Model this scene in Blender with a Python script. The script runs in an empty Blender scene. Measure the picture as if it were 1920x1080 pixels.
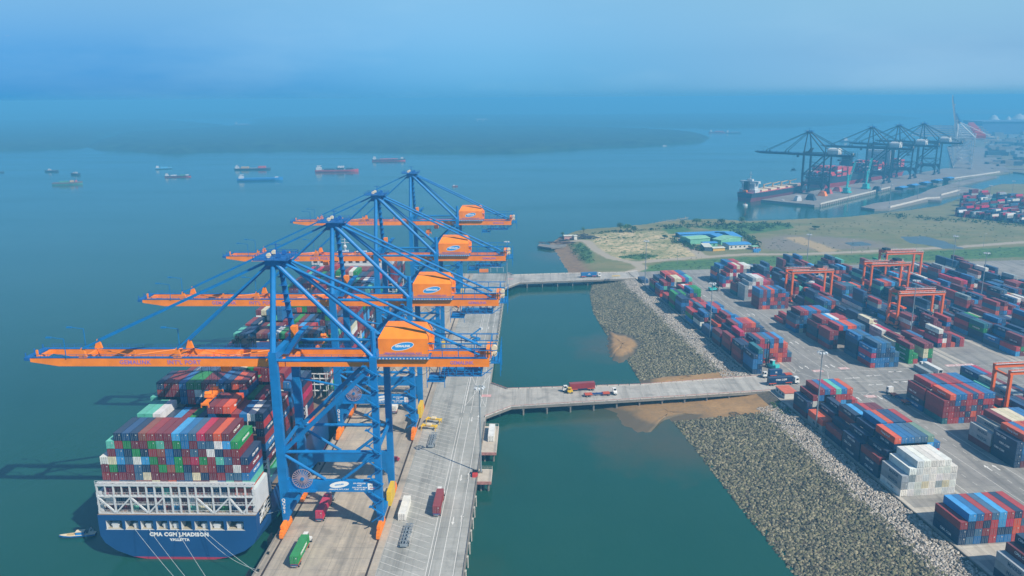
# Container port on a wide river, seen from the air on a hazy day.
CLOUD = (5.2, 7.4, 8.6); SKY_STRENGTH = .095; SUN_E = 5.0; EXPOSURE = 0.32
HAZE_COL = (.165, .62, 1.0); HAZE_D = .00045
# how the moist air tints the sky: (sine of elevation, tint) at left, middle and right
SKY_L = ((.013, (.048, .24, .603)), (.05, (.128, .37, .667)), (.118, (.494, .754, .842)), (.3, (.95, 1.25, 1.25)), (.85, (1.3, 1.5, 1.65)))
SKY_C = ((.003, (.1, .35, .76)), (.013, (.132, .399, .787)), (.05, (.281, .576, .844)), (.118, (.665, .966, 1.024)), (.3, (1.1, 1.4, 1.3)), (.85, (1.3, 1.5, 1.65)))
SKY_R = ((.003, (.14, .42, .85)), (.013, (.303, .547, .947)), (.05, (.435, .656, .901)), (.118, (.891, 1.126, 1.076)), (.3, (1.3, 1.5, 1.35)), (.85, (1.3, 1.5, 1.65)))
import bpy, math, random
import numpy as np
from mathutils import Vector, Matrix
R = math.radians
SC = bpy.context.scene
COL = SC.collection
rng = random.Random(7)

# ------------------------------------------------------------------ camera model (one real camera, 139 m above the water)
F, H, HY = 1475.0, 139.0, 184.0
YAW, ROLL = R(1.43), R(-.38)
TH = math.atan((540 - HY) / F)
cT, sT, cY, sY, cR, sR = math.cos(TH), math.sin(TH), math.cos(YAW), math.sin(YAW), math.cos(ROLL), math.sin(ROLL)

def at(px, py, z=0.0):
    """point of the level plane z that the survey pixel (1920x1080) looks at"""
    u0, v0 = px - 960, py - 540
    u, v = u0 * cR + v0 * sR, -u0 * sR + v0 * cR
    fy = F * cT - v * sT
    fz = -(F * sT + v * cT)
    t = (z - H) / fz
    return ((u * cY - fy * sY) * t, (u * sY + fy * cY) * t)

def proj(x, y, z):
    fx, fy, dz = x * cY + y * sY, -x * sY + y * cY, z - H
    zc = fy * cT - dz * sT
    if zc < 1: return None
    v, u = -F * (dz * cT + fy * sT) / zc, F * fx / zc
    return (960 + u * cR - v * sR, 540 + u * sR + v * cR)

# container yard frame: u runs away from the camera along the boxes, v across them
YA, OX, OY = R(7.75), 110.5, 360.0
def yard(u, v): return (OX - u * math.sin(YA) + v * math.cos(YA), OY + u * math.cos(YA) + v * math.sin(YA))
def to_uv(x, y):
    dx, dy = x - OX, y - OY
    return (-dx * math.sin(YA) + dy * math.cos(YA), dx * math.cos(YA) + dy * math.sin(YA))
QZ = 4.5       # quay and yard level

# ------------------------------------------------------------------ colours and materials
def lin(c): return c / 12.92 if c <= .04045 else ((c + .055) / 1.055) ** 2.4
def hexc(h): return tuple(lin(int(h[i:i + 2], 16) / 255) for i in (0, 2, 4)) + (1.0,)

def nodes(name):
    m = bpy.data.materials.new(name); m.use_nodes = True
    nt = m.node_tree
    b = nt.nodes['Principled BSDF']
    return m, nt, b

def N(nt, typ, **kw):
    n = nt.nodes.new(typ)
    for k, v in kw.items():
        if k in n.inputs.keys() if hasattr(n.inputs, 'keys') else False: n.inputs[k].default_value = v
        else: setattr(n, k, v)
    return n

def noise(nt, scale, detail=4, rough=.55, coord='Object', vec=None):
    n = nt.nodes.new('ShaderNodeTexNoise')
    n.inputs['Scale'].default_value = scale; n.inputs['Detail'].default_value = detail; n.inputs['Roughness'].default_value = rough
    if vec is None:
        tc = nt.nodes.new('ShaderNodeTexCoord'); vec = tc.outputs[coord]
    nt.links.new(vec, n.inputs['Vector'])
    return n

def ramp(nt, src, p0, p1, c0=(0, 0, 0, 1), c1=(1, 1, 1, 1)):
    r = nt.nodes.new('ShaderNodeValToRGB')
    r.color_ramp.elements[0].position = p0; r.color_ramp.elements[1].position = p1
    r.color_ramp.elements[0].color = c0; r.color_ramp.elements[1].color = c1
    nt.links.new(src, r.inputs[0]); return r

def mix(nt, fac, a, b, mode='MIX'):
    m = nt.nodes.new('ShaderNodeMix'); m.data_type = 'RGBA'; m.blend_type = mode
    for s, i in ((fac, 0), (a, 6), (b, 7)):
        if isinstance(s, (int, float)): m.inputs[i].default_value = s
        elif isinstance(s, tuple): m.inputs[i].default_value = s
        else: nt.links.new(s, m.inputs[i])
    return m.outputs[2]

def mul(c, k): return (c[0] * k, c[1] * k, c[2] * k, 1)

MATS = {}
def paint(name, col, rough=.5, metal=0.0, var=.18, scale=.6, rust=0.0):
    """painted metal or plastic with weathering"""
    if name in MATS: return MATS[name]
    if isinstance(col, str): col = hexc(col)
    m, nt, b = nodes(name)
    n = noise(nt, scale, 5)
    c = mix(nt, ramp(nt, n.outputs[0], .3, .7).outputs[0], mul(col, 1 - var), mul(col, 1 + var))
    if rust:
        n2 = noise(nt, scale * 3.1, 6, .7)
        c = mix(nt, ramp(nt, n2.outputs[0], .62, .74, (0, 0, 0, 1), (rust,) * 3 + (1,)).outputs[0], c, hexc('5a3a2a'))
    nt.links.new(c, b.inputs['Base Color'])
    b.inputs['Roughness'].default_value = rough; b.inputs['Metallic'].default_value = metal
    MATS[name] = m
    return m

def container_paint(name, src):
    """weathered container enamel; the colour comes from the object (single boxes) or the mesh attribute (the mass)"""
    m, nt, b = nodes(name)
    if src == 'object':
        oi = nt.nodes.new('ShaderNodeObjectInfo'); c = oi.outputs['Color']
    else:
        a = nt.nodes.new('ShaderNodeAttribute'); a.attribute_name = 'paint'; c = a.outputs['Color']
    tc = nt.nodes.new('ShaderNodeTexCoord')
    geo = nt.nodes.new('ShaderNodeNewGeometry')
    n = noise(nt, .45, 5, .6, vec=geo.outputs['Position'])
    k = mix(nt, ramp(nt, n.outputs[0], .3, .72).outputs[0], (.8, .8, .8, 1), (1.1, 1.1, 1.1, 1))
    c = mix(nt, 1.0, c, k, 'MULTIPLY')
    n2 = noise(nt, 2.6, 6, .7, vec=geo.outputs['Position'])
    c = mix(nt, ramp(nt, n2.outputs[0], .6, .78, (0, 0, 0, 1), (.24, .24, .24, 1)).outputs[0], c, hexc('6b5a4c'))
    # dust settles on the roofs
    sx = nt.nodes.new('ShaderNodeSeparateXYZ'); nt.links.new(geo.outputs['Normal'], sx.inputs[0])
    up = ramp(nt, sx.outputs[2], .8, .95, (0, 0, 0, 1), (.09, .09, .09, 1))
    c = mix(nt, up.outputs[0], c, hexc('a9b0ae'))
    nt.links.new(c, b.inputs['Base Color'])
    b.inputs['Roughness'].default_value = .48
    return m

# ------------------------------------------------------------------ mesh builder
class MB:
    def __init__(s): s.v = []; s.f = []; s.m = []; s.c = []; s.col = None
    def face(s, idx, m=0):
        s.f.append(idx); s.m.append(m)
        if s.col is not None: s.c.append(s.col)
    def quad(s, a, b, c, d, m=0):
        i = len(s.v); s.v += [a, b, c, d]; s.face((i, i + 1, i + 2, i + 3), m)
    def poly(s, pts, m=0):
        i = len(s.v); s.v += pts; s.face(tuple(range(i, i + len(pts))), m)
    def hexa(s, p, m=0, skip=()):
        """8 points: bottom 0-3 (ccw from above), top 4-7"""
        i = len(s.v); s.v += [tuple(q) for q in p]
        for k, q in enumerate(((3, 2, 1, 0), (4, 5, 6, 7), (0, 1, 5, 4), (1, 2, 6, 5), (2, 3, 7, 6), (3, 0, 4, 7))):
            if k not in skip: s.face(tuple(i + j for j in q), m)
    def box(s, x0, x1, y0, y1, z0, z1, m=0, skip=()):
        s.hexa([(x0, y0, z0), (x1, y0, z0), (x1, y1, z0), (x0, y1, z0), (x0, y0, z1), (x1, y0, z1), (x1, y1, z1), (x0, y1, z1)], m, skip)
    def bar(s, p, q, w, h=None, m=0, up=(0, 0, 1), w1=None, h1=None):
        """square-section beam from p to q"""
        h = h or w; w1 = w1 or w; h1 = h1 or h
        p, q = Vector(p), Vector(q); d = (q - p).normalized(); u = Vector(up)
        if abs(d.dot(u)) > .98: u = Vector((0, 1, 0))
        a = d.cross(u).normalized(); b = a.cross(d).normalized()
        def ring(c, w, h): return [c - a * w / 2 - b * h / 2, c + a * w / 2 - b * h / 2, c + a * w / 2 + b * h / 2, c - a * w / 2 + b * h / 2]
        r0, r1 = ring(p, w, h), ring(q, w1, h1)
        i = len(s.v); s.v += [tuple(t) for t in r0 + r1]
        for k in range(4): s.face((i + k, i + (k + 1) % 4, i + 4 + (k + 1) % 4, i + 4 + k), m)
        s.face((i + 3, i + 2, i + 1, i), m); s.face((i + 4, i + 5, i + 6, i + 7), m)
    def tube(s, p, q, r, r1=None, n=8, m=0, cap=True):
        r1 = r if r1 is None else r1
        p, q = Vector(p), Vector(q); d = (q - p).normalized(); u = Vector((0, 0, 1))
        if abs(d.dot(u)) > .98: u = Vector((0, 1, 0))
        a = d.cross(u).normalized(); b = d.cross(a).normalized()
        i = len(s.v)
        for c, rr in ((p, r), (q, r1)):
            for k in range(n):
                t = 2 * math.pi * k / n
                s.v.append(tuple(c + a * math.cos(t) * rr + b * math.sin(t) * rr))
        for k in range(n): s.face((i + k, i + n + k, i + n + (k + 1) % n, i + (k + 1) % n), m)
        if cap: s.face(tuple(i + k for k in range(n)), m); s.face(tuple(i + 2 * n - 1 - k for k in range(n)), m)
    def prism(s, poly, z0, z1, m=0, top=None):
        """vertical prism over a ccw outline"""
        n = len(poly); i = len(s.v)
        s.v += [(x, y, z0) for x, y in poly] + [(x, y, z1) for x, y in poly]
        for k in range(n): s.face((i + k, i + (k + 1) % n, i + n + (k + 1) % n, i + n + k), m)
        s.face(tuple(i + n + k for k in range(n)), m if top is None else top)
        s.face(tuple(i + n - 1 - k for k in range(n)), m)
    def ring(s, c, r, t, axis='y', n=24, m=0, w=None):
        """flat hoop"""
        w = w or t
        pts = [(math.cos(2 * math.pi * k / n), math.sin(2 * math.pi * k / n)) for k in range(n)]
        for k in range(n):
            (a, b), (c2, d) = pts[k], pts[(k + 1) % n]
            if axis == 'y': s.bar((c[0] + a * r, c[1], c[2] + b * r), (c[0] + c2 * r, c[1], c[2] + d * r), w, t, m, (0, 1, 0))
            else: s.bar((c[0] + a * r, c[1] + b * r, c[2]), (c[0] + c2 * r, c[1] + d * r, c[2]), w, t, m)
    def blob(s, c, r, m=0, n=7, k=5, jit=.15, rr=rng):
        i = len(s.v)
        for a in range(1, k):
            th = math.pi * a / k
            for b in range(n):
                ph = 2 * math.pi * b / n; q = 1 + rr.uniform(-jit, jit)
                s.v.append((c[0] + r[0] * q * math.sin(th) * math.cos(ph), c[1] + r[1] * q * math.sin(th) * math.sin(ph), c[2] + r[2] * q * math.cos(th)))
        t = len(s.v); s.v += [(c[0], c[1], c[2] + r[2]), (c[0], c[1], c[2] - r[2])]
        for a in range(k - 2):
            for b in range(n):
                p, q = i + a * n + b, i + a * n + (b + 1) % n
                s.face((p, p + n, q + n, q), m)
        for b in range(n):
            s.face((t, i + b, i + (b + 1) % n), m)
            s.face((t + 1, i + (k - 2) * n + (b + 1) % n, i + (k - 2) * n + b), m)
    def mesh(s, name, mats, smooth=False):
        me = bpy.data.meshes.new(name)
        me.from_pydata(s.v, [], s.f)
        for m in (mats if isinstance(mats, (list, tuple)) else [mats]): me.materials.append(m)
        me.polygons.foreach_set('material_index', s.m)
        if smooth: me.polygons.foreach_set('use_smooth', [True] * len(s.f))
        if s.c:
            a = me.color_attributes.new('paint', 'FLOAT_COLOR', 'CORNER')
            d = []
            for f, c in zip(s.f, s.c): d += list(c) * len(f)
            a.data.foreach_set('color', d)
        me.update(); return me
    def build(s, name, mats, parent=None, smooth=False, loc=(0, 0, 0), rotz=0.0):
        o = bpy.data.objects.new(name, s.mesh(name, mats, smooth)); COL.objects.link(o)
        o.location = loc; o.rotation_euler[2] = rotz
        if parent: o.parent = parent
        return o

def tag(o, label=None, cat=None, group=None, kind=None):
    if label: o['label'] = label
    if cat: o['category'] = cat
    if group: o['group'] = group
    if kind: o['kind'] = kind
    return o

def thing(name, label, cat, loc=(0, 0, 0), rotz=0.0, group=None):
    o = bpy.data.objects.new(name, None); COL.objects.link(o)
    o.location = loc; o.rotation_euler = (0, 0, rotz); o.empty_display_size = 1
    return tag(o, label, cat, group)

def struct(mb, name, mats, smooth=False, label=None):
    o = mb.build(name, mats, smooth=smooth); o['kind'] = 'structure'
    o['label'] = label or name.replace('_', ' '); o['category'] = name.split('_')[-1]
    return o

def dup(o, loc=None, rotz=None, label=None, parent=None, skip=()):
    c = o.copy(); COL.objects.link(c); c.parent = parent
    if loc is not None: c.location = loc
    if rotz is not None: c.rotation_euler = (0, 0, rotz)
    if label: c['label'] = label
    for ch in o.children:
        if ch.name.split('.')[0] not in skip: dup(ch, parent=c)
    return c

_TXT = {}
def text_mesh(s, size, mat, bold=.02, extrude=.02, space=1.0):
    key = (s, size, mat.name, space)
    if key in _TXT: return _TXT[key]
    cu = bpy.data.curves.new('lettering', 'FONT'); cu.body = s; cu.size = size; cu.extrude = extrude; cu.offset = bold * size
    cu.align_x = 'CENTER'; cu.align_y = 'CENTER'; cu.resolution_u = 2; cu.space_character = space
    o = bpy.data.objects.new('lettering', cu); COL.objects.link(o)
    dg = bpy.context.evaluated_depsgraph_get()
    me = bpy.data.meshes.new_from_object(o.evaluated_get(dg))
    bpy.data.objects.remove(o); bpy.data.curves.remove(cu)
    me.materials.clear(); me.materials.append(mat)
    _TXT[key] = me
    return me
def lettering(s, size, mat, parent, loc, rot=(R(90), 0, 0), name='lettering', **kw):
    o = bpy.data.objects.new(name, text_mesh(s, size, mat, **kw)); COL.objects.link(o)
    o.parent = parent; o.location = loc; o.rotation_euler = rot
    return o
SOUTH, WEST, EAST = (R(90), 0, 0), (R(90), 0, R(-90)), (R(90), 0, R(90))

# ------------------------------------------------------------------ world, sun, camera
w = bpy.data.worlds.new('World'); SC.world = w; w.use_nodes = True
nt = w.node_tree; bg = nt.nodes['Background']
SUN = Vector((26.0, -21.3, 33.6)).normalized()
sky = nt.nodes.new('ShaderNodeTexSky'); sky.sky_type = 'NISHITA'; sky.sun_disc = False
sky.sun_elevation = math.asin(SUN.z); sky.sun_rotation = math.atan2(SUN.x, SUN.y)
sky.air_density = .7; sky.dust_density = 0.0; sky.ozone_density = 1.6; sky.altitude = 0
tc = nt.nodes.new('ShaderNodeTexCoord')
sp = nt.nodes.new('ShaderNodeSeparateXYZ'); nt.links.new(tc.outputs['Generated'], sp.inputs[0])
mp = nt.nodes.new('ShaderNodeMapping'); mp.inputs['Scale'].default_value = (1, 1, 4.5)
nt.links.new(tc.outputs['Generated'], mp.inputs[0])
n1 = nt.nodes.new('ShaderNodeTexNoise'); n1.inputs['Scale'].default_value = 2.6; n1.inputs['Detail'].default_value = 7; n1.inputs['Roughness'].default_value = .55
nt.links.new(mp.outputs[0], n1.inputs['Vector'])
cl = ramp(nt, n1.outputs[0], .5, .8, (0, 0, 0, 1), (.16, .16, .16, 1))
# moist air: the low sky is bluer, and paler towards the sunny right
def tint_ramp(st):
    r_ = ramp(nt, sp.outputs[2], st[0][0], st[-1][0], st[0][1] + (1,), st[-1][1] + (1,))
    for p_, c_ in st[1:-1]: r_.color_ramp.elements.new(p_).color = c_ + (1,)
    return r_.outputs[0]
def side_fac(a_, b_):
    q_ = nt.nodes.new('ShaderNodeMapRange'); q_.inputs['From Min'].default_value = a_; q_.inputs['From Max'].default_value = b_; q_.interpolation_type = 'SMOOTHSTEP'; nt.links.new(sp.outputs[0], q_.inputs['Value']); return q_.outputs[0]
tl = mix(nt, side_fac(-.5, 0), tint_ramp(SKY_L), tint_ramp(SKY_C)); tl = mix(nt, side_fac(0, .5), tl, tint_ramp(SKY_R))
tint = mix(nt, 1.0, sky.outputs[0], tl, 'MULTIPLY')
cc = mix(nt, cl.outputs[0], tint, (CLOUD[0], CLOUD[1], CLOUD[2], 1))
def direction(px, py):
    u_, v_ = px - 960, py - 540; f_ = F * cT - v_ * sT
    return Vector((u_ * cY - f_ * sY, u_ * sY + f_ * cY, -(F * sT + v_ * cT))).normalized()
for (px, py, sx_, sz_, k_) in ((8, 62, .045, .016, .34), (285, 118, .03, .018, .22), (385, 123, .04, .014, .14)):      # a few wisps of cloud
    d0 = direction(px, py); sb_ = nt.nodes.new('ShaderNodeVectorMath'); sb_.operation = 'SUBTRACT'; nt.links.new(tc.outputs['Generated'], sb_.inputs[0]); sb_.inputs[1].default_value = d0
    sc_ = nt.nodes.new('ShaderNodeVectorMath'); sc_.operation = 'MULTIPLY'; nt.links.new(sb_.outputs[0], sc_.inputs[0]); sc_.inputs[1].default_value = (1 / sx_, 1 / sx_, 1 / sz_)
    le_ = nt.nodes.new('ShaderNodeVectorMath'); le_.operation = 'LENGTH'; nt.links.new(sc_.outputs[0], le_.inputs[0])
    wn_ = nt.nodes.new('ShaderNodeTexNoise'); wn_.inputs['Scale'].default_value = 1.6; wn_.inputs['Detail'].default_value = 6; nt.links.new(sc_.outputs[0], wn_.inputs['Vector'])
    ad_ = nt.nodes.new('ShaderNodeMath'); ad_.operation = 'MULTIPLY_ADD'; nt.links.new(wn_.outputs[0], ad_.inputs[0]); ad_.inputs[1].default_value = 2.2; nt.links.new(le_.outputs['Value'], ad_.inputs[2])
    cc = mix(nt, ramp(nt, ad_.outputs[0], .9, 2.3, (k_, k_, k_, 1), (0, 0, 0, 1)).outputs[0], cc, (6.2, 7.0, 7.6, 1))
nt.links.new(cc, bg.inputs['Color']); bg.inputs['Strength'].default_value = SKY_STRENGTH

sl = bpy.data.lights.new('sun', 'SUN'); sl.energy = SUN_E; sl.angle = R(.6); sl.color = (1.0, .92, .79)
so = bpy.data.objects.new('sun', sl); COL.objects.link(so); so.rotation_euler = SUN.to_track_quat('Z', 'Y').to_euler()

cd = bpy.data.cameras.new('camera'); co = bpy.data.objects.new('camera', cd); COL.objects.link(co)
cd.sensor_width = 36; cd.lens = 36 * F / 1920; cd.clip_start = 1; cd.clip_end = 120000
fwd = Vector((-sY * cT, cY * cT, -sT)); rt = Vector((cY, sY, 0)); dn = fwd.cross(rt)
ri = rt * cR - dn * sR; di = rt * sR + dn * cR     # image right and down after the small roll
co.matrix_world = Matrix(((ri.x, -di.x, -fwd.x, 0), (ri.y, -di.y, -fwd.y, 0), (ri.z, -di.z, -fwd.z, H), (0, 0, 0, 1)))
SC.camera = co
SC.view_settings.view_transform = 'Standard'; SC.view_settings.look = 'None'; SC.view_settings.gamma = 1; SC.view_settings.exposure = EXPOSURE
SC.render.engine = 'CYCLES'; SC.cycles.use_denoising = True; SC.cycles.max_bounces = 6
SC.cycles.transparent_max_bounces = 8; SC.cycles.volume_bounces = 0

# air
hz = MB(); hz.box(-34000, 34000, -3000, 34000, -4.5, 142)
m = bpy.data.materials.new('hazy_air'); m.use_nodes = True; t_ = m.node_tree; t_.nodes.clear()
o_ = t_.nodes.new('ShaderNodeOutputMaterial'); pv = t_.nodes.new('ShaderNodeVolumePrincipled')
pv.inputs['Color'].default_value = HAZE_COL + (1,); pv.inputs['Density'].default_value = HAZE_D; pv.inputs['Anisotropy'].default_value = 0.02
t_.links.new(pv.outputs[0], o_.inputs['Volume'])
tag(hz.build('haze', m), 'blue humid haze filling the air over the river', 'haze', kind='stuff')
# ================================================================== SETTING
def concrete(name, c0, c1, sc=.05, rough=.85, stain=True):
    m, nt, b = nodes(name)
    n = noise(nt, sc, 8, .65); n2 = noise(nt, sc * 9, 5, .6)
    c = mix(nt, ramp(nt, n.outputs[0], .32, .68).outputs[0], c0, c1)
    c = mix(nt, ramp(nt, n2.outputs[0], .35, .65, (0, 0, 0, 1), (.3, .3, .3, 1)).outputs[0], c, mul(c0, .7))
    if stain:   # tyre-dark streaks along the lanes
        tc = nt.nodes.new('ShaderNodeTexCoord'); mp = nt.nodes.new('ShaderNodeMapping'); mp.inputs['Scale'].default_value = (.35, .012, 1)
        if stain == 'yard': mp.inputs['Rotation'].default_value = (0, 0, -YA)
        nt.links.new(tc.outputs['Object'], mp.inputs[0])
        n3 = noise(nt, 1.0, 5, .6, vec=mp.outputs[0])
        c = mix(nt, ramp(nt, n3.outputs[0], .48, .68, (0, 0, 0, 1), (.62, .62, .62, 1)).outputs[0], c, mul(c0, .5))
    if stain:   # slab joints
        tj = nt.nodes.new('ShaderNodeTexCoord'); mj = nt.nodes.new('ShaderNodeMapping'); nt.links.new(tj.outputs['Object'], mj.inputs[0])
        if stain == 'yard': mj.inputs['Rotation'].default_value = (0, 0, -YA)
        bt = nt.nodes.new('ShaderNodeTexBrick'); bt.offset = 0; bt.inputs['Scale'].default_value = 1; bt.inputs['Brick Width'].default_value = 7.5; bt.inputs['Row Height'].default_value = 6; bt.inputs['Mortar Size'].default_value = .07
        bt.inputs['Color1'].default_value = (1, 1, 1, 1); bt.inputs['Color2'].default_value = (.88, .88, .88, 1); bt.inputs['Mortar'].default_value = (.55, .55, .55, 1)
        nt.links.new(mj.outputs[0], bt.inputs['Vector']); c = mix(nt, .8, c, bt.outputs[0], 'MULTIPLY')
        ns = noise(nt, .13, 4, .5); c = mix(nt, ramp(nt, ns.outputs[0], .58, .7, (0, 0, 0, 1), (.5, .5, .5, 1)).outputs[0], c, mul(c0, .45))
    nt.links.new(c, b.inputs['Base Color']); b.inputs['Roughness'].default_value = rough
    return m

# water ---------------------------------------------------------------
m, nt, b = nodes('river_water')
n = noise(nt, .004, 6, .6); n2 = noise(nt, .035, 4, .6)
c = mix(nt, ramp(nt, n.outputs[0], .35, .68).outputs[0], (.008, .060, .043, 1), (.013, .078, .058, 1))
c = mix(nt, ramp(nt, n2.outputs[0], .4, .7, (0, 0, 0, 1), (.25, .25, .25, 1)).outputs[0], c, (.018, .078, .054, 1))
geo = nt.nodes.new('ShaderNodeNewGeometry')      # brown silt drifting off the sandbanks
for (cx, cy, r0, r1) in ((*at(1165, 650), 8, 34), (*at(1195, 775), 12, 46), (*at(1240, 840), 4, 30), (*at(1060, 480), 8, 40)):
    vd = nt.nodes.new('ShaderNodeVectorMath'); vd.operation = 'DISTANCE'; nt.links.new(geo.outputs[0], vd.inputs[0]); vd.inputs[1].default_value = (cx, cy, 0)
    nn = noise(nt, .05, 5, .6); ma = nt.nodes.new('ShaderNodeMath'); ma.operation = 'MULTIPLY_ADD'; nt.links.new(nn.outputs[0], ma.inputs[0]); ma.inputs[1].default_value = 40; nt.links.new(vd.outputs['Value'], ma.inputs[2])
    mr_ = nt.nodes.new('ShaderNodeMapRange'); mr_.inputs['From Min'].default_value = r1 + 20; mr_.inputs['From Max'].default_value = r0 + 20; mr_.inputs['To Max'].default_value = .75; nt.links.new(ma.outputs[0], mr_.inputs['Value'])
    c = mix(nt, mr_.outputs[0], c, (.075, .074, .046, 1))
nt.links.new(c, b.inputs['Base Color'])
mpr = nt.nodes.new('ShaderNodeMapping'); mpr.inputs['Scale'].default_value = (.0022, .009, 1); mpr.inputs['Rotation'].default_value = (0, 0, .5); nt.links.new(geo.outputs[0], mpr.inputs[0])
nr = noise(nt, 1.0, 6, .65, vec=mpr.outputs[0]); nt.links.new(ramp(nt, nr.outputs[0], .35, .68, (.05, .05, .05, 1), (.2, .2, .2, 1)).outputs[0], b.inputs['Roughness']); b.inputs['IOR'].default_value = 1.33
tcw = nt.nodes.new('ShaderNodeTexCoord'); mpw = nt.nodes.new('ShaderNodeMapping'); mpw.inputs['Scale'].default_value = (1, .45, 1); mpw.inputs['Rotation'].default_value = (0, 0, .35)
nt.links.new(tcw.outputs['Object'], mpw.inputs[0])
w1 = noise(nt, .38, 5, .65, vec=mpw.outputs[0]); w2 = noise(nt, .06, 3, .5, vec=mpw.outputs[0])
ad = nt.nodes.new('ShaderNodeMath'); ad.operation = 'ADD'; nt.links.new(w1.outputs[0], ad.inputs[0]); nt.links.new(w2.outputs[0], ad.inputs[1])
bu = nt.nodes.new('ShaderNodeBump'); bu.inputs['Strength'].default_value = .2; bu.inputs['Distance'].default_value = .5
nt.links.new(ad.outputs[0], bu.inputs['Height']); nt.links.new(bu.outputs[0], b.inputs['Normal'])
wt = MB(); wt.quad((-33000, -2500, 0), (33000, -2500, 0), (33000, 33000, 0), (-33000, 33000, 0))
struct(wt, 'water', m, label='calm green-blue river water with fine ripples')

# quay ----------------------------------------------------------------
QL, QR, QY0, QY1 = -81.2, -19.6, 120.0, 606.0
M_quay = concrete('quay_concrete', hexc('a0978a'), hexc('c3b49d'), .09)
M_quay2 = concrete('apron_concrete', hexc('98978f'), hexc('b2b1aa'), .05)
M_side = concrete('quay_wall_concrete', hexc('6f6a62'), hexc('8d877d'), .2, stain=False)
q = MB()
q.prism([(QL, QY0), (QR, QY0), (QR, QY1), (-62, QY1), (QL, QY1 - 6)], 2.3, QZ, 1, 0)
q.box(QL, QL + .5, QY0, 330, QZ, QZ + .18, 1)                       # kerbs
q.box(QR - .35, QR, QY0, 313, QZ, QZ + .35, 1); q.box(QR - .35, QR, 396, 545, QZ, QZ + .35, 1)
for y in range(124, 606, 8):
    for x in (-80, -70, -60, -50, -40, -30, -21.5): q.tube((x, y, -3), (x, y, 2.3), .5, n=6, m=1, cap=False)
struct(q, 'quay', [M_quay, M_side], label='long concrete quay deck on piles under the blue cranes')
ap = MB(); ap.quad((-45.4, QY0, QZ + .006), (QR - .36, QY0, QZ + .006), (QR - .36, QY1 - 1, QZ + .006), (-45.4, QY1 - 1, QZ + .006))
struct(ap, 'apron', M_quay2, label='grey parking apron strip along the quay')

M_rail = paint('rail_steel', '4a3c34', .6, .3)
for x, lb in ((-78.5, 'steel crane rail along the water side of the quay'), (-48.0, 'steel crane rail along the land side of the quay')):
    r = MB(); r.box(x - .32, x + .32, QY0, QY1 - 8, QZ + .01, QZ + .03); r.box(x - .07, x + .07, QY0, QY1 - 8, QZ + .03, QZ + .16)
    tag(r.build('crane_rail', M_rail), lb, 'rail', 'crane rails on the quay')

# painted markings
M_white = paint('road_paint_white', 'd6d4cc', .7, 0, .14, .5)
M_pink = paint('road_paint_pink', 'c99a94', .7, 0, .2, .5)
M_yel = paint('road_paint_yellow', 'b79a4a', .7, 0, .2, .5)
mk = MB(); Z = QZ + .014
def stripe(p, q, w, m=0, z=Z):
    p, q = Vector((p[0], p[1], 0)), Vector((q[0], q[1], 0)); d = (q - p).normalized(); s = Vector((-d.y, d.x, 0)) * w / 2
    mk.quad(*[(t.x, t.y, z) for t in (p - s, q - s, q + s, p + s)], m)
def arrow(x, y, L=5, up=True, w=.35, rot=0.0):
    def T(a, b2):
        a, b2 = a, (b2 if up else -b2); c_, s_ = math.cos(rot), math.sin(rot)
        return (x + a * c_ - b2 * s_, y + a * s_ + b2 * c_, Z)
    o = (1 if up else -1)
    def pl(pts):
        pts = [T(*p) for p in pts]; mk.poly(pts if up else pts[::-1])
    pl([(-w / 2, -L / 2), (w / 2, -L / 2), (w / 2, L * .12), (-w / 2, L * .12)]); pl([(-w * 1.6, L * .12), (w * 1.6, L * .12), (0, L / 2)])
for px0, px1 in ((797, 797), (803.5, 803.5), (824, 824), (849, 849)):
    x = at(px0, 1080, QZ)[0]
    for a_, b_ in ((125, 318), (323, 384), (388, 560)): stripe((x, a_), (x, b_), .18)
y = 130.0
while y < 560:
    if not (330 < y < 372): stripe((-45.2, y + 7.5), (-31.6, y), .12)
    y += 3.55
for yy in (232, 262, 316, 352, 410, 455): arrow(-25.6, yy, 5, False); arrow(-22.9, yy + 2, 5, True)
for x0, y0, x1, y1 in ((-30, 330, -20.5, 330), (-30, 372, -20.5, 372), (-30, 330, -30, 372), (-20.5, 330, -20.5, 372), (-30, 330, -20.5, 372), (-20.5, 330, -30, 372)): stripe((x0, y0), (x1, y1), .18)
ys = lambda u0, v0, u1, v1, w=.16, m=0: stripe(yard(u0, v0), yard(u1, v1), w, m)
ys(-190, 40.6, -18, 40.6); ys(12, 40.3, 236, 40.3); ys(-190, 26.5, -18, 26.5); ys(14, 26.5, 236, 26.5); ys(-190, 53, -18, 53); ys(14, 53.2, 236, 53.2)
for u in range(-185, -18, 6): ys(u, 33.5, u + 2.5, 33.5); ys(u, 46.8, u + 2.5, 46.8)
for u in range(14, 236, 6): ys(u, 33.5, u + 2.5, 33.5); ys(u, 46.8, u + 2.5, 46.8)
for v0, v1 in ((1, 26), (40, 80), (80, 150)): ys(-17, v0, -17, v1); ys(11.5, v0, 11.5, v1)
ys(-17, 26, 11.5, 40); ys(11.5, 26, -17, 40); ys(-3, 2, -3, 24); ys(-3, 42, -3, 82)
for k in range(10):
    a0, a1 = math.pi / 2 * k / 10, math.pi / 2 * (k + 1) / 10
    for cu, cv, su, sv in ((-25, 18, 1, 1), (19.5, 48, -1, -1), (-25, 48.6, 1, -1), (19.5, 18, -1, 1)):
        ys(cu + su * 8 * math.sin(a0), cv + sv * 8 * math.cos(a0), cu + su * 8 * math.sin(a1), cv + sv * 8 * math.cos(a1))
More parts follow.
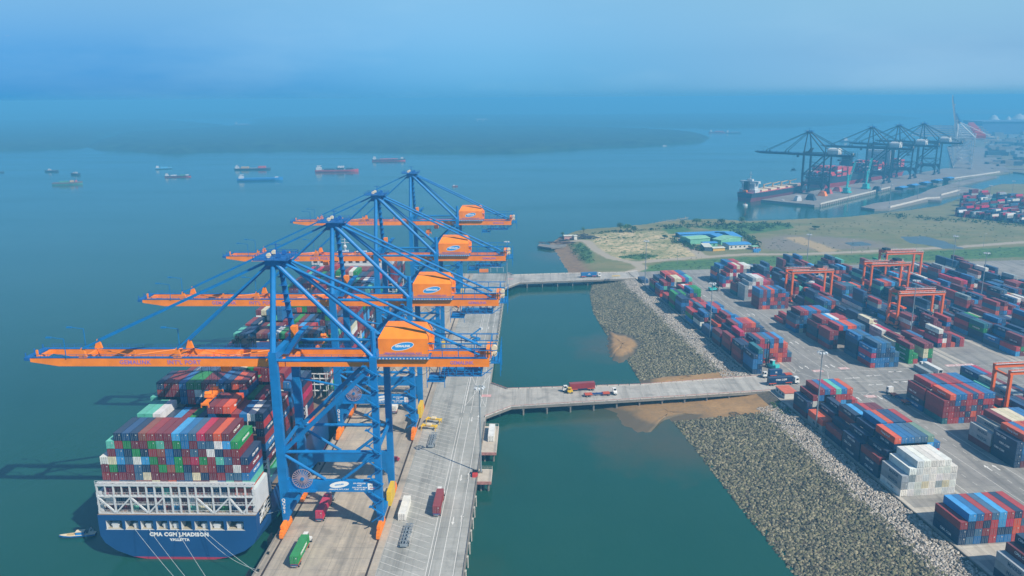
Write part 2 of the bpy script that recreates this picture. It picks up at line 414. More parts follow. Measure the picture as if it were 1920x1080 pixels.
for u, v in ((-24, 33), (-24, 46.5), (20, 30), (20, 44), (-8, 52), (4, 58), (-6, 66), (60, 44), (60, 30), (120, 44), (170, 30), (-60, 33), (-95, 46.5), (-130, 33), (8, 72), (2, 46)):
    for dv in (0, 3.2): arrow(*yard(u, v + dv), 4.6, rng.random() < .5, .5, YA + (math.pi / 2 if -17 < u < 11 else 0))
for u, v in ((-22, 29), (14, 36), (-22, 43), (13, 107), (13, 112), (13, 117), (16, 51), (-3, 36)):      # worn pink speed boxes
    for k, m_ in ((0, 1), (1, 0)):
        e = k * .55; a_, b_ = (2.6 - e, 1.5 - e)
        pts = [yard(u - b_, v - a_), yard(u - b_, v + a_), yard(u + b_, v + a_), yard(u + b_, v - a_)]
        mk.poly([(x, y_, Z + .004 * k) for x, y_ in pts][::-1], m_)
    pts = [yard(u - .6, v - 1.5), yard(u - .6, v + 1.5), yard(u + .6, v + 1.5), yard(u + .6, v - 1.5)]
    mk.poly([(x, y_, Z + .009) for x, y_ in pts][::-1], 1)
for p in ((912, 742), (957, 523)):
    x, y_ = at(*p, QZ)
    mk.box(x - 2.2, x + 2.2, y_ - 1.5, y_ + 1.5, Z + .001, Z + .003, 1)
struct(mk, 'road_markings', [M_white, M_pink, M_yel], label='worn white lane lines and arrows on the port paving')

# container yard ---------------------------------------------------------
M_yard = concrete('yard_asphalt', hexc('8a8680'), hexc('a19d94'), .045, stain='yard')
M_pad = concrete('yard_concrete_strip', hexc('b0a89a'), hexc('c4bdae'), .08, stain='yard')
yp = MB()
YO = [yard(-225, 0), yard(-225, 420), yard(252, 420), yard(254, 48), yard(252, -4), yard(205, -1.2), yard(150, 0)]
yp.prism(YO[::-1] if False else YO, 1.0, QZ - .004, 1, 0)
struct(yp, 'yard_pavement', [M_yard, M_side], label='grey asphalt paving of the container yard')
pd = MB()
def pad(u0, u1, v0, v1, z=QZ):
    pts = [yard(u0, v0), yard(u0, v1), yard(u1, v1), yard(u1, v0)]
    pd.poly([(x, y_, z) for x, y_ in pts])
for v in (0.4, 22.4):
    pad(-200, -24, v, v + 1.6 if v < 1 else v + 1.2); pad(12, 236, v, v + 1.6 if v < 1 else v + 1.2)
RTGV = [84.6, 116.2, 147.4, 180.0, 212.0, 244.0]
for v in RTGV:
    pad(14, 246, v - 1.3, v + 1.3); pad(14, 246, v + 26.2, v + 28.8)
pad(-120, -8, 83.3, 85.9); pad(-120, -8, 110.8, 113.4); pad(-120, -8, 115, 117.5)
for u in (-150.5, -127, -98.6): pad(u + .3, u + 8, 2.1, 22.3)
struct(pd, 'yard_strips', M_pad, label='pale concrete runway strips let into the yard paving')
kb = MB()
for a, b_ in ((-224, -24), (11, 251)):
    p, q = yard(a, 0), yard(b_, 0); kb.bar((*p, QZ + .1), (*q, QZ + .1), .3, .5)
struct(kb, 'kerb', M_side, label='long concrete kerb at the edge of the container yard')

# rock slope ----------------------------------------------------------------
WE = [(-225, -50), (-144.8, -50.4), (-100.9, -51), (-61, -50.7), (-31, -50.8), (25.6, -51.5), (56.6, -49.8), (109.5, -49.9), (152.6, -47.5), (200, -40), (235.8, -30.6), (250, -24)]
def wedge(u):
    for (a, b_), (c_, d_) in zip(WE, WE[1:]):
        if a <= u <= c_: return b_ + (d_ - b_) * (u - a) / (c_ - a)
    return WE[0][1] if u < 0 else WE[-1][1]
def slope_z(u, v):
    e = wedge(u)
    if v > -1.2: return QZ - .25
    if v > -11: return QZ - .25 - 1.9 * (-1.2 - v) / 9.8
    return 2.35 * (1 - ((-11 - v) / (-11 - e)) ** .8) if v > e else -(e - v) * .12
sl_ = MB(); us = list(range(-225, 252, 5)); K = 22
for u in us:
    e = wedge(u) - 9
    for k in range(K):
        v = e + (0.05 - e) * k / (K - 1); x, y_ = yard(u, v); sl_.v.append((x, y_, slope_z(u, v) + rng.uniform(-.12, .12)))
for i in range(len(us) - 1):
    for k in range(K - 1):
        a = i * K + k; sl_.face((a, a + 1, a + K + 1, a + K))
m, nt, b = nodes('slope_rubble')
n = noise(nt, .9, 6, .7); c = mix(nt, ramp(nt, n.outputs[0], .35, .65).outputs[0], hexc('3f3a32'), hexc('6a6252')); nt.links.new(c, b.inputs['Base Color']); b.inputs['Roughness'].default_value = .95
struct(sl_, 'embankment', m, label='rubble embankment sloping from the yard kerb into the basin')

def rocks(name, label, pts, smin, smax, cols, seed):
    """thousands of angular boulders, one mass"""
    r = np.random.default_rng(seed); n = len(pts)
    base = np.array([(-1, -1, -.6), (1, -1, -.6), (1, 1, -.6), (-1, 1, -.6), (-.75, -.75, .7), (.75, -.75, .7), (.75, .75, .7), (-.75, .75, .7)], float) * .5
    fc = np.array([(4, 5, 6, 7), (0, 1, 5, 4), (1, 2, 6, 5), (2, 3, 7, 6), (3, 0, 4, 7)])
    V = base[None] * (1 + r.uniform(-.38, .38, (n, 8, 3)))
    V *= (r.uniform(smin, smax, n)[:, None, None] * r.uniform(.65, 1.35, (n, 1, 3)))
    an = r.uniform(0, 6.283, n); tl = r.uniform(-.6, .6, n)
    ca, sa, ct, st = np.cos(an), np.sin(an), np.cos(tl), np.sin(tl)
    x, y_, z = V[..., 0], V[..., 1], V[..., 2]
    y2, z2 = y_ * ct[:, None] - z * st[:, None], y_ * st[:, None] + z * ct[:, None]
    V = np.stack([x * ca[:, None] - y2 * sa[:, None], x * sa[:, None] + y2 * ca[:, None], z2], -1) + np.array(pts)[:, None, :]
    me = bpy.data.meshes.new(name)
    me.vertices.add(n * 8); me.vertices.foreach_set('co', V.reshape(-1))
    fa = (fc[None] + (np.arange(n) * 8)[:, None, None]).reshape(-1)
    me.loops.add(n * 20); me.loops.foreach_set('vertex_index', fa.astype(np.int32))
    me.polygons.add(n * 5); me.polygons.foreach_set('loop_start', np.arange(0, n * 20, 4, dtype=np.int32)); me.polygons.foreach_set('loop_total', np.full(n * 5, 4, np.int32))
    me.update(calc_edges=True)
    ca_ = me.color_attributes.new('paint', 'FLOAT_COLOR', 'POINT')
    pal = np.array(cols); pick = pal[r.integers(0, len(pal), n)] * r.uniform(.78, 1.2, (n, 1))
    cc = np.ones((n, 8, 4)); cc[..., :3] = pick[:, None, :]; ca_.data.foreach_set('color', cc.reshape(-1))
    m, nt, b = nodes(name + '_stone'); a = nt.nodes.new('ShaderNodeAttribute'); a.attribute_name = 'paint'; nt.links.new(a.outputs[0], b.inputs['Base Color']); b.inputs['Roughness'].default_value = .9
    me.materials.append(m)
    o = bpy.data.objects.new(name, me); COL.objects.link(o); return tag(o, label, 'rocks', kind='stuff')
rr = random.Random(3)
# sand bars leave bare ground between the stones
def in_poly(x, y_, P):
    c = False; j = len(P) - 1
    for i in range(len(P)):
        if (P[i][1] > y_) != (P[j][1] > y_) and x < (P[j][0] - P[i][0]) * (y_ - P[i][1]) / (P[j][1] - P[i][1]) + P[i][0]: c = not c
        j = i
    return c
def wp(*p): return [at(a, b_, .4) for a, b_ in p]
SAND = [('sandbank', wp((1140, 618), (1158, 624), (1185, 630), (1203, 645), (1190, 664), (1172, 676), (1150, 676), (1140, 655)), 'brown sandbank bulging from the dark rocks of the upper basin'),
        ('sand_strip', wp((1200, 713), (1240, 708), (1300, 706), (1330, 700), (1336, 690), (1362, 700), (1372, 712), (1300, 724), (1200, 728)), 'strip of brown sand along the far side of the near bridge'),
        ('sand_spit', wp((1118, 752), (1150, 775), (1172, 795), (1192, 813), (1222, 806), (1242, 788), (1262, 782), (1290, 778), (1340, 781), (1390, 776), (1404, 752), (1330, 738), (1200, 742)), 'tongue of brown sand under the near side of the bridge')]
pts = []; pale = []
for _ in range(44000):
    u = rr.uniform(-215, 246); e = wedge(u); v = rr.uniform(e - 1.5, -10.2 + rr.uniform(-1, .8)); x, y_ = yard(u, v)
    if any(in_poly(x, y_, S[1]) for S in SAND[:1]): continue
    if -28.5 < u < 24 and not (v < -13 - rr.uniform(0, 8) and (u > 26 or u < -32)): continue
    if proj(x, y_, 0) and (proj(x, y_, 0)[0] > 1990): continue
    pts.append((x, y_, slope_z(u, v) + .1))
rocks('dark_riprap', 'mass of dark mossy boulders on the lower slope of the embankment', pts, 0.5, 1.05, [hexc(h)[:3] for h in ('5f5d49', '6d6a54', '47463a', '7b765f', '656449', '888167', '38372d')], 5)
for _ in range(22000):
    u = rr.uniform(-215, 250); v = rr.uniform(-11.8 - rr.uniform(0, 1), -.7); x, y_ = yard(u, v)
    if -24 < u < 9: continue
    if proj(x, y_, 0) and (proj(x, y_, 0)[0] > 1990): continue
    pale.append((x, y_, slope_z(u, v) + .1))
rocks('pale_riprap', 'band of pale limestone rubble below the yard kerb', pale, .38, .8, [hexc(h)[:3] for h in ('a49c8f', 'b2aa9d', '938b7f', 'bcb4a6', '9b9084', 'a8a298', '7d7468')], 6)

m, nt, b = nodes('wet_sand')
n = noise(nt, .12, 7, .65); n2 = noise(nt, .7, 5, .6)
c = mix(nt, ramp(nt, n.outputs[0], .3, .7).outputs[0], hexc('8a6c44'), hexc('b08a58')); c = mix(nt, ramp(nt, n2.outputs[0], .45, .7, (0, 0, 0, 1), (.4, .4, .4, 1)).outputs[0], c, hexc('6d5a44'))
gz = nt.nodes.new('ShaderNodeNewGeometry'); sz = nt.nodes.new('ShaderNodeSeparateXYZ'); nt.links.new(gz.outputs[0], sz.inputs[0])      # wet and dark at the water's edge
wn_ = nt.nodes.new('ShaderNodeMath'); wn_.operation = 'MULTIPLY_ADD'; nt.links.new(n.outputs[0], wn_.inputs[0]); wn_.inputs[1].default_value = -1.2; nt.links.new(sz.outputs[2], wn_.inputs[2])
c = mix(nt, ramp(nt, wn_.outputs[0], -.45, .35).outputs[0] if False else ramp(nt, wn_.outputs[0], 0.0, .6).outputs[0], hexc('5f5440'), c)
nt.links.new(c, b.inputs['Base Color']); b.inputs['Roughness'].default_value = .75
def mound(name, P, label, h):
    g = MB(); cx = sum(p[0] for p in P) / len(P); cy = sum(p[1] for p in P) / len(P); n = 64
    # resample the outline
    D = []; tot = 0
    for i in range(len(P)):
        a, b_ = P[i], P[(i + 1) % len(P)]; l = math.hypot(b_[0] - a[0], b_[1] - a[1]); D.append((tot, l, a, b_)); tot += l
    ring = []
    for k in range(n):
        s = tot * k / n
        for t0, l, a, b_ in D:
            if t0 <= s < t0 + l: f = (s - t0) / l; g_ = 1 + .05 * math.sin(k * .9 + cx) + .045 * math.sin(k * 2.1 + cy) + rr.uniform(-.025, .025); x0_, y0_ = a[0] + (b_[0] - a[0]) * f, a[1] + (b_[1] - a[1]) * f; ring.append((cx + (x0_ - cx) * g_, cy + (y0_ - cy) * g_)); break
    J = 7
    for j in range(J):
        f = j / (J - 1)
        for x, y_ in ring:
            q = 1.12 - f * 1.1; X, Y = cx + (x - cx) * q, cy + (y_ - cy) * q
            g.v.append((X + rr.uniform(-.3, .3), Y + rr.uniform(-.3, .3), -.45 + h * math.sin(min(1, f * 1.5) * math.pi / 2) + rr.uniform(-.04, .04)))
    for j in range(J - 1):
        for k in range(n): g.face((j * n + k, j * n + (k + 1) % n, (j + 1) * n + (k + 1) % n, (j + 1) * n + k))
    g.face(tuple((J - 1) * n + k for k in range(n)))
    struct(g, name, m, smooth=True, label=label)
mound(*SAND[0], h=1.9); mound(*SAND[1], h=2.0); mound(*SAND[2], h=1.5)
# the sloping shore under the near bridge is sand too
g = MB(); uu = [-30 + 2.5 * k for k in range(23)]; vv = [-55 + 2.7 * k for k in range(19)]
for u in uu:
    for v in vv: g.v.append((*yard(u, v), slope_z(u, v) + .22 + rr.uniform(-.06, .06)))
for i in range(22):
    for k in range(18): a = i * 19 + k; g.face((a, a + 1, a + 20, a + 19))
struct(g, 'sand_shore', m, smooth=True, label='brown sand shore running under the near bridge')

# bridges ------------------------------------------------------------------
M_br = concrete('bridge_concrete', hexc('a5a097'), hexc('bcb8ae'), .09)
M_kr = paint('kerb_red', 'a8756c', .8, 0, .3, 1.2); M_kw = paint('kerb_white', 'b9b3aa', .8, 0, .2, 1.0)
def bridge(name, label, top, bot, red):
    t = thing('access_bridge', label, 'bridge', (0, 0, 0))
    P = [at(*p, QZ) for p in bot] + [at(*p, QZ) for p in top]
    d = MB(); d.prism(P, 3.3, QZ + .012, 1, 0); d.build('deck', [M_br, M_side], t)
    for side in (bot, top):
        k = MB(); S = [at(*p, QZ) for p in side]
        for a, b_ in zip(S, S[1:]):
            L = math.hypot(b_[0] - a[0], b_[1] - a[1]); n_ = max(1, int(L / 5.2))
            for i in range(n_):
                f0, f1 = i / n_, (i + .94) / n_
                p = (a[0] + (b_[0] - a[0]) * f0, a[1] + (b_[1] - a[1]) * f0); q_ = (a[0] + (b_[0] - a[0]) * f1, a[1] + (b_[1] - a[1]) * f1)
                k.bar((*p, QZ + .32), (*q_, QZ + .32), .3, .6, 1); k.bar((*p, QZ + .66), (*q_, QZ + .66), .34, .08, 0)
        k.build('kerb', [M_kr if red else M_kw, M_kw], t)
    pr = MB(); S = [at(*p, QZ) for p in bot]; a, b_ = S[1], S[-1]; L = math.hypot(b_[0] - a[0], b_[1] - a[1]); n_ = int(L / 10.5)
    T_ = [at(*p, QZ) for p in top][::-1]; c_, e_ = T_[-2], T_[0]
    wv = Vector((T_[1][0] - a[0], T_[1][1] - a[1], 0)).normalized()
    for i in range(-1, n_ + 1):
        f = (i + .5) / n_; x, y_ = a[0] + (b_[0] - a[0]) * f, a[1] + (b_[1] - a[1]) * f
        p0 = Vector((x, y_, 0)) + wv * .2; p1 = Vector((x, y_, 0)) + wv * 13
        q_ = MB()
        q_.bar((p0.x, p0.y, 2.9), (p1.x, p1.y, 2.9), 1.0, .8, 0)
        for g_ in (.6, 6, 12): s_ = Vector((x, y_, 0)) + wv * g_; q_.tube((s_.x, s_.y, -3), (s_.x, s_.y, 2.5), .42, n=8)
        q_.build('pier', M_side, t)
    return t
bridge('near', 'wide near concrete bridge with red kerb from the quay to the yard', [(1440, 705), (1374, 709), (1200, 722), (951, 730), (920, 719)], [(909, 782), (959, 763), (1180, 750), (1430, 734), (1470, 731)], True)
bridge('far', 'far concrete bridge with a blue truck joining quay end to yard', [(1195, 508), (1170, 511), (1060, 513), (962, 516), (950, 511)], [(946, 541), (974, 530), (1060, 527), (1167, 523), (1200, 521)], False)

# side platforms on the basin edge of the quay
M_plt = concrete('platform_concrete', hexc('b0a493'), hexc('c7bcaa'), .3, stain=False)
def platform(label, x0, x1, y0, y1):
    t = thing('quay_platform', label, 'platform', ((x0 + x1) / 2, (y0 + y1) / 2, QZ)); X, Y = (x1 - x0) / 2, (y1 - y0) / 2
    d = MB(); d.box(-X, X, -Y, Y, -.9, -.05); d.build('deck', M_plt, t)
    e = MB(); e.box(-X, X, -Y - .1, -Y + .15, -.95, .15); e.build('front_kerb', M_kr, t)
    r_ = MB()
    for k in range(int(2 * Y / 2) + 1): r_.bar((X - .1, -Y + .2 + k * 2 * .97, -.05), (X - .1, -Y + .2 + k * 2 * .97, 1.1), .07)
    for z in (.55, 1.1): r_.bar((X - .1, -Y, z), (X - .1, Y, z), .06); r_.bar((-X, Y - .1, z), (X, Y - .1, z), .06)
    r_.build('railing', M_kw, t)
    for yy in (-Y + 2, Y - 2):
        for xx in (X - 1.2, -X + 1.2): s_ = MB(); s_.tube((xx, yy, -7.4), (xx, yy, -.9), .4); s_.build('pile', M_side, t)
platform('side platform carrying a white container on the basin side of the quay', -19.55, -13.6, 283, 309)
platform('small side platform at the foot of the near light mast', -19.55, -14.4, 259, 269.5)
# stubby pile heads along the basin edge
h = MB(); h.box(-.1, .55, -.35, .35, -.25, .25); h.tube((.3, 0, -6), (.3, 0, -.25), .22, n=6)
hm = h.mesh('pile_head', M_kw)
y = 146.0
while y < 560:
    if not (257 < y < 311 or 313 < y < 398):
        o = bpy.data.objects.new('pile_head', hm); COL.objects.link(o); o.location = (QR, y, QZ - .75)
        tag(o, 'small pale pile head jutting from the basin edge of the quay', 'pile head', 'pile heads along the basin edge of the quay')
    y += 7.4
# ================================================================== LAND BEYOND THE YARD
def np_in(X, Y, P):
    c = np.zeros(X.shape, bool); j = len(P) - 1
    for i in range(len(P)):
        (xi, yi), (xj, yj) = P[i], P[j]
        if yi != yj:
            k = ((yi > Y) != (yj > Y)) & (X < (xj - xi) * (Y - yi) / (yj - yi) + xi); c ^= k
        j = i
    return c
def np_dist(X, Y, P, closed=True):
    d = np.full(X.shape, 1e9); n = len(P)
    for i in range(n if closed else n - 1):
        (ax, ay), (bx, by) = P[i], P[(i + 1) % n]; dx, dy = bx - ax, by - ay; l = dx * dx + dy * dy + 1e-9
        t = np.clip(((X - ax) * dx + (Y - ay) * dy) / l, 0, 1); d = np.minimum(d, np.hypot(X - ax - t * dx, Y - ay - t * dy))
    return d
def G_(z, *p): return [at(a, b_, z) for a, b_ in p]
SHORE = [at(1180, 533, 0), at(1076, 529, 0)] + G_(0, (1066, 512), (1054, 492), (1044, 474), (1036, 463), (1030, 457), (1046, 447), (1070, 438), (1092, 434), (1130, 431), (1200, 425), (1262, 417), (1330, 414), (1400, 418), (1481, 415), (1573, 411), (1640, 404), (1700, 397), (1752, 389), (1800, 372), (1850, 352), (1925, 338), (2060, 336)) + [yard(560, 900), yard(230, 900), yard(205, 60), yard(210, -4)]
sand_p = G_(3.5, (1100, 442), (1160, 434), (1240, 434), (1275, 438), (1282, 462), (1330, 480), (1318, 486), (1240, 488), (1160, 487), (1128, 472), (1110, 455))
road_l = [G_(3.5, (1075, 451), (1100, 452), (1116, 468), (1145, 484), (1190, 493), (1240, 488), (1310, 483), (1400, 477), (1500, 477), (1600, 473), (1700, 468), (1800, 463), (1950, 452)), G_(3.5, (1190, 493), (1205, 503), (1178, 512)), G_(3.5, (1318, 482), (1290, 462), (1276, 448))]
mud_p = G_(3.5, (1415, 448), (1470, 440), (1540, 442), (1640, 450), (1690, 466), (1600, 470), (1480, 473), (1420, 468))
pale_p = G_(3.5, (1470, 446), (1500, 444), (1575, 470), (1545, 475))
pond_p = G_(3.5, (1686, 443), (1735, 442), (1770, 451), (1812, 466), (1770, 466), (1740, 459), (1706, 455))
pond2_p = G_(3.5, (1582, 454), (1620, 452), (1640, 460), (1600, 461))
lush_p = [G_(3.5, (1064, 457), (1092, 456), (1112, 473), (1112, 492), (1094, 492), (1074, 478)), G_(3.5, (1200, 505), (1240, 492), (1400, 482), (1600, 478), (1930, 462), (1930, 482), (1480, 498), (1200, 514)), G_(3.5, (1400, 418), (1480, 419), (1490, 428), (1400, 440), (1300, 426)), G_(3.5, (1150, 482), (1210, 476), (1240, 480), (1200, 488)), G_(3.5, (1240, 428), (1280, 424), (1300, 432), (1256, 440))]
sx0, sx1, sy0, sy1, st = -20, 900, 555, 1260, 4.2
nx, ny = int((sx1 - sx0) / st), int((sy1 - sy0) / st)
X, Y = np.meshgrid(sx0 + st * np.arange(nx), sy0 + st * np.arange(ny))
rn = np.random.default_rng(2)
X = X + rn.uniform(-.9, .9, X.shape); Y = Y + rn.uniform(-.9, .9, Y.shape)
ins = np_in(X, Y, SHORE); ds = np_dist(X, Y, SHORE) * np.where(ins, 1, -1)
beach_w = np.where((X < 95) & (Y < 800), 26.0, 7.0)
Zt = np.clip(ds / beach_w, -1, 1) * 3.6 + rn.uniform(-.15, .15, X.shape); Zt = np.where(ds > beach_w, 3.6 + rn.uniform(-.2, .25, X.shape), Zt); Zt = np.maximum(Zt, -2.2)
def soft(P, w=8): return np.clip(.5 + np_dist(X, Y, P) * np.where(np_in(X, Y, P), 1, -1) / w, 0, 1)
A = np.zeros(X.shape + (4,)); B = np.zeros(X.shape + (4,)); A[..., 3] = 1
A[..., 0] = soft(sand_p, 16); A[..., 1] = np.max([np.clip(1.2 - np_dist(X, Y, r, False) / 6.5, 0, 1) for r in road_l], 0); A[..., 2] = soft(mud_p, 40) * .85
B[..., 0] = np.max([soft(p, 14) for p in lush_p], 0); B[..., 1] = np.clip(1.15 - ds / beach_w, 0, 1); B[..., 2] = soft(pale_p, 16); B[..., 3] = 1
yp2 = soft(pond_p, 3) + soft(pond2_p, 3); Zt = Zt - np.clip(yp2, 0, 1) * .9
# keep the ground below the paving of the yard
duv = (-(X - OX) * math.sin(YA) + (Y - OY) * math.cos(YA)); dvv = ((X - OX) * math.cos(YA) + (Y - OY) * math.sin(YA))
Zt = np.where((duv < 258) & (dvv > -8), np.minimum(Zt, 3.4), Zt)
me = bpy.data.meshes.new('ground'); V = np.stack([X, Y, Zt], -1).reshape(-1, 3)
idx = np.arange(nx * ny).reshape(ny, nx); fa = np.stack([idx[:-1, :-1], idx[:-1, 1:], idx[1:, 1:], idx[1:, :-1]], -1).reshape(-1, 4)
keep = (V[fa, 2].max(1) > -2.0); fa = fa[keep]
def raw_mesh(name, V, fa):
    me = bpy.data.meshes.new(name); me.vertices.add(len(V)); me.vertices.foreach_set('co', V.reshape(-1)); n = fa.shape[1]
    me.loops.add(fa.size); me.loops.foreach_set('vertex_index', fa.reshape(-1).astype(np.int32)); me.polygons.add(len(fa))
    me.polygons.foreach_set('loop_start', np.arange(0, fa.size, n, dtype=np.int32)); me.polygons.foreach_set('loop_total', np.full(len(fa), n, np.int32))
    me.update(calc_edges=True); return me
me = raw_mesh('ground', V, fa); me.polygons.foreach_set('use_smooth', [True] * len(fa))
for nm, arr in (('cover_a', A), ('cover_b', B)):
    a = me.color_attributes.new(nm, 'FLOAT_COLOR', 'POINT'); a.data.foreach_set('color', arr.reshape(-1))
m, nt, b = nodes('open_ground')
geo = nt.nodes.new('ShaderNodeNewGeometry')
nb = noise(nt, .03, 7, .65, vec=geo.outputs[0]); nf = noise(nt, .22, 6, .7, vec=geo.outputs[0])
mpg = nt.nodes.new('ShaderNodeMapping'); mpg.inputs['Scale'].default_value = (.012, .075, 1); nt.links.new(geo.outputs[0], mpg.inputs[0]); ns = noise(nt, 1.0, 6, .65, vec=mpg.outputs[0])
def att(nm):
    a = nt.nodes.new('ShaderNodeAttribute'); a.attribute_name = nm; s = nt.nodes.new('ShaderNodeSeparateColor'); nt.links.new(a.outputs['Color'], s.inputs[0]); return s.outputs
aA, aB = att('cover_a'), att('cover_b')
def masked(src, k=.55, n_=nf):
    x = nt.nodes.new('ShaderNodeMath'); x.operation = 'MULTIPLY_ADD'; nt.links.new(n_.outputs[0], x.inputs[0]); x.inputs[1].default_value = k * 2; x.inputs[2].default_value = -k
    y = nt.nodes.new('ShaderNodeMath'); y.operation = 'ADD'; nt.links.new(src, y.inputs[0]); nt.links.new(x.outputs[0], y.inputs[1])
    return ramp(nt, y.outputs[0], .35, .65).outputs[0]
c = mix(nt, ramp(nt, nb.outputs[0], .35, .65).outputs[0], hexc('6d6c44'), hexc('857c54'))
c = mix(nt, ramp(nt, ns.outputs[0], .45, .7, (0, 0, 0, 1), (.7, .7, .7, 1)).outputs[0], c, hexc('5a6a3a'))
c = mix(nt, ramp(nt, nf.outputs[0], .55, .75, (0, 0, 0, 1), (.5, .5, .5, 1)).outputs[0], c, hexc('97895e'))
c = mix(nt, masked(aA[2]), c, hexc('7d7466')); c = mix(nt, masked(aB[2]), c, hexc('a8926c'))
sandc = mix(nt, ramp(nt, nb.outputs[0], .42, .60).outputs[0], hexc('c6b088'), hexc('8f8a5c')); sandc = mix(nt, ramp(nt, nf.outputs[0], .48, .6).outputs[0], sandc, hexc('667040'))
c = mix(nt, masked(aA[0], .4), c, sandc)
lushc = mix(nt, ramp(nt, nf.outputs[0], .35, .65).outputs[0], hexc('33542a'), hexc('58793a'))
c = mix(nt, masked(aB[0], .5), c, lushc)
c = mix(nt, masked(aB[1], .3), c, mix(nt, ramp(nt, nf.outputs[0], .4, .65).outputs[0], hexc('8f7354'), hexc('75604a')))
c = mix(nt, masked(aA[1], .3), c, hexc('a39782'))
nt.links.new(c, b.inputs['Base Color']); b.inputs['Roughness'].default_value = .95
me.materials.append(m)
o = bpy.data.objects.new('ground', me); COL.objects.link(o); tag(o, 'sandy and grassy open ground beyond the container yard', 'ground', kind='structure')
m, nt, b = nodes('pond_water'); b.inputs['Base Color'].default_value = (.09, .12, .12, 1); b.inputs['Roughness'].default_value = .35
for P, l in ((pond_p, 'blue pond lying in the brown grass field'), (pond2_p, 'small shallow pool on the mud field')):
    g = MB(); g.poly([(x, y, 3.15) for x, y in P]); struct(g, 'pond', m, label=l)

# far shores and mangrove islands -------------------------------------------------
m, nt, b = nodes('mangrove_canopy'); geo = nt.nodes.new('ShaderNodeNewGeometry')
n = noise(nt, .02, 6, .7, vec=geo.outputs[0]); c = mix(nt, ramp(nt, n.outputs[0], .35, .65).outputs[0], hexc('0f241f'), hexc('2f4c38')); nt.links.new(c, b.inputs['Base Color']); b.inputs['Roughness'].default_value = 1
M_mang = m
def canopy(name, P, step, h, label, seed):
    r = np.random.default_rng(seed); P = np.array(P)
    x0, y0 = P.min(0) - step; x1, y1 = P.max(0) + step
    nx, ny = int((x1 - x0) / step) + 2, int((y1 - y0) / step) + 2
    X, Y = np.meshgrid(x0 + step * np.arange(nx), y0 + step * np.arange(ny)); X = X + r.uniform(-.35, .35, X.shape) * step; Y = Y + r.uniform(-.35, .35, X.shape) * step
    Pl = [tuple(p) for p in P]; d = np_dist(X, Y, Pl) * np.where(np_in(X, Y, Pl), 1, -1) + r.uniform(-.6, .6, X.shape) * step
    Z = np.where(d > 0, h * np.clip(.55 + d / (step * 4), 0, 1) * r.uniform(.75, 1.1, X.shape), -2.0)
    idx = np.arange(nx * ny).reshape(ny, nx); fa = np.stack([idx[:-1, :-1], idx[:-1, 1:], idx[1:, 1:], idx[1:, :-1]], -1).reshape(-1, 4)
    V = np.stack([X, Y, Z], -1).reshape(-1, 3); fa = fa[V[fa, 2].max(1) > 0]
    used = np.unique(fa); mp_ = np.zeros(len(V), int); mp_[used] = np.arange(len(used))
    me = raw_mesh(name, V[used], mp_[fa]); me.materials.append(M_mang)
    o = bpy.data.objects.new(name, me); COL.objects.link(o); return tag(o, label, 'mangrove', kind='stuff')
canopy('mangrove_forest', G_(0, (178, 276), (200, 281), (250, 282), (300, 288), (345, 288), (380, 283), (430, 282), (500, 281), (560, 280), (640, 281), (760, 285), (860, 285), (960, 286), (1060, 280), (1150, 274), (1200, 273), (1250, 269), (1308, 266), (1322, 260), (1308, 252), (1250, 247), (1150, 243), (1000, 239), (900, 240), (700, 241), (560, 239), (440, 239), (330, 246), (230, 252), (190, 266)), 19, 13, 'broad mangrove island across the middle of the river', 1)
canopy('mangrove_forest', G_(0, (-260, 292), (-60, 283), (60, 281), (150, 277), (172, 268), (185, 256), (220, 250), (280, 244), (420, 236), (300, 226), (-120, 228), (-700, 240), (-900, 270)), 26, 13, 'mangrove shore at the left edge of the river', 2)
canopy('mangrove_forest', G_(0, (480, 238), (560, 236), (700, 237), (880, 236), (990, 234), (1100, 236), (1200, 238), (1330, 240), (1480, 238), (1620, 230), (1712, 222), (1640, 217), (1480, 215), (1300, 215), (1100, 217), (900, 217), (700, 218), (490, 222)), 60, 14, 'farther mangrove bank fading into the haze', 3)
canopy('mangrove_forest', G_(0, (-1500, 218), (-300, 220), (300, 222), (470, 221), (480, 214), (300, 208), (-1500, 206)), 150, 15, 'mangrove coast at the hazy left horizon', 4)

# land of the far port
M_land = concrete('far_land', hexc('6f6f58'), hexc('868068'), .02, stain=False)
g = MB(); g.prism([at(*p, 2) for p in ((1846, 330), (1900, 322), (1960, 330), (2300, 330), (2300, 232), (1990, 228), (1830, 233), (1770, 246), (1800, 262), (1868, 290), (1890, 306))], -2, 2)
struct(g, 'far_ground', M_land, label='flat land of the far port behind its cranes')
g = MB(); g.prism([at(*p, 2) for p in ((1480, 212), (1712, 212), (2300, 217), (2600, 208), (2300, 203), (1700, 205), (1480, 207))], -2, 2)
struct(g, 'far_coast', M_land, label='low coast at the right horizon')

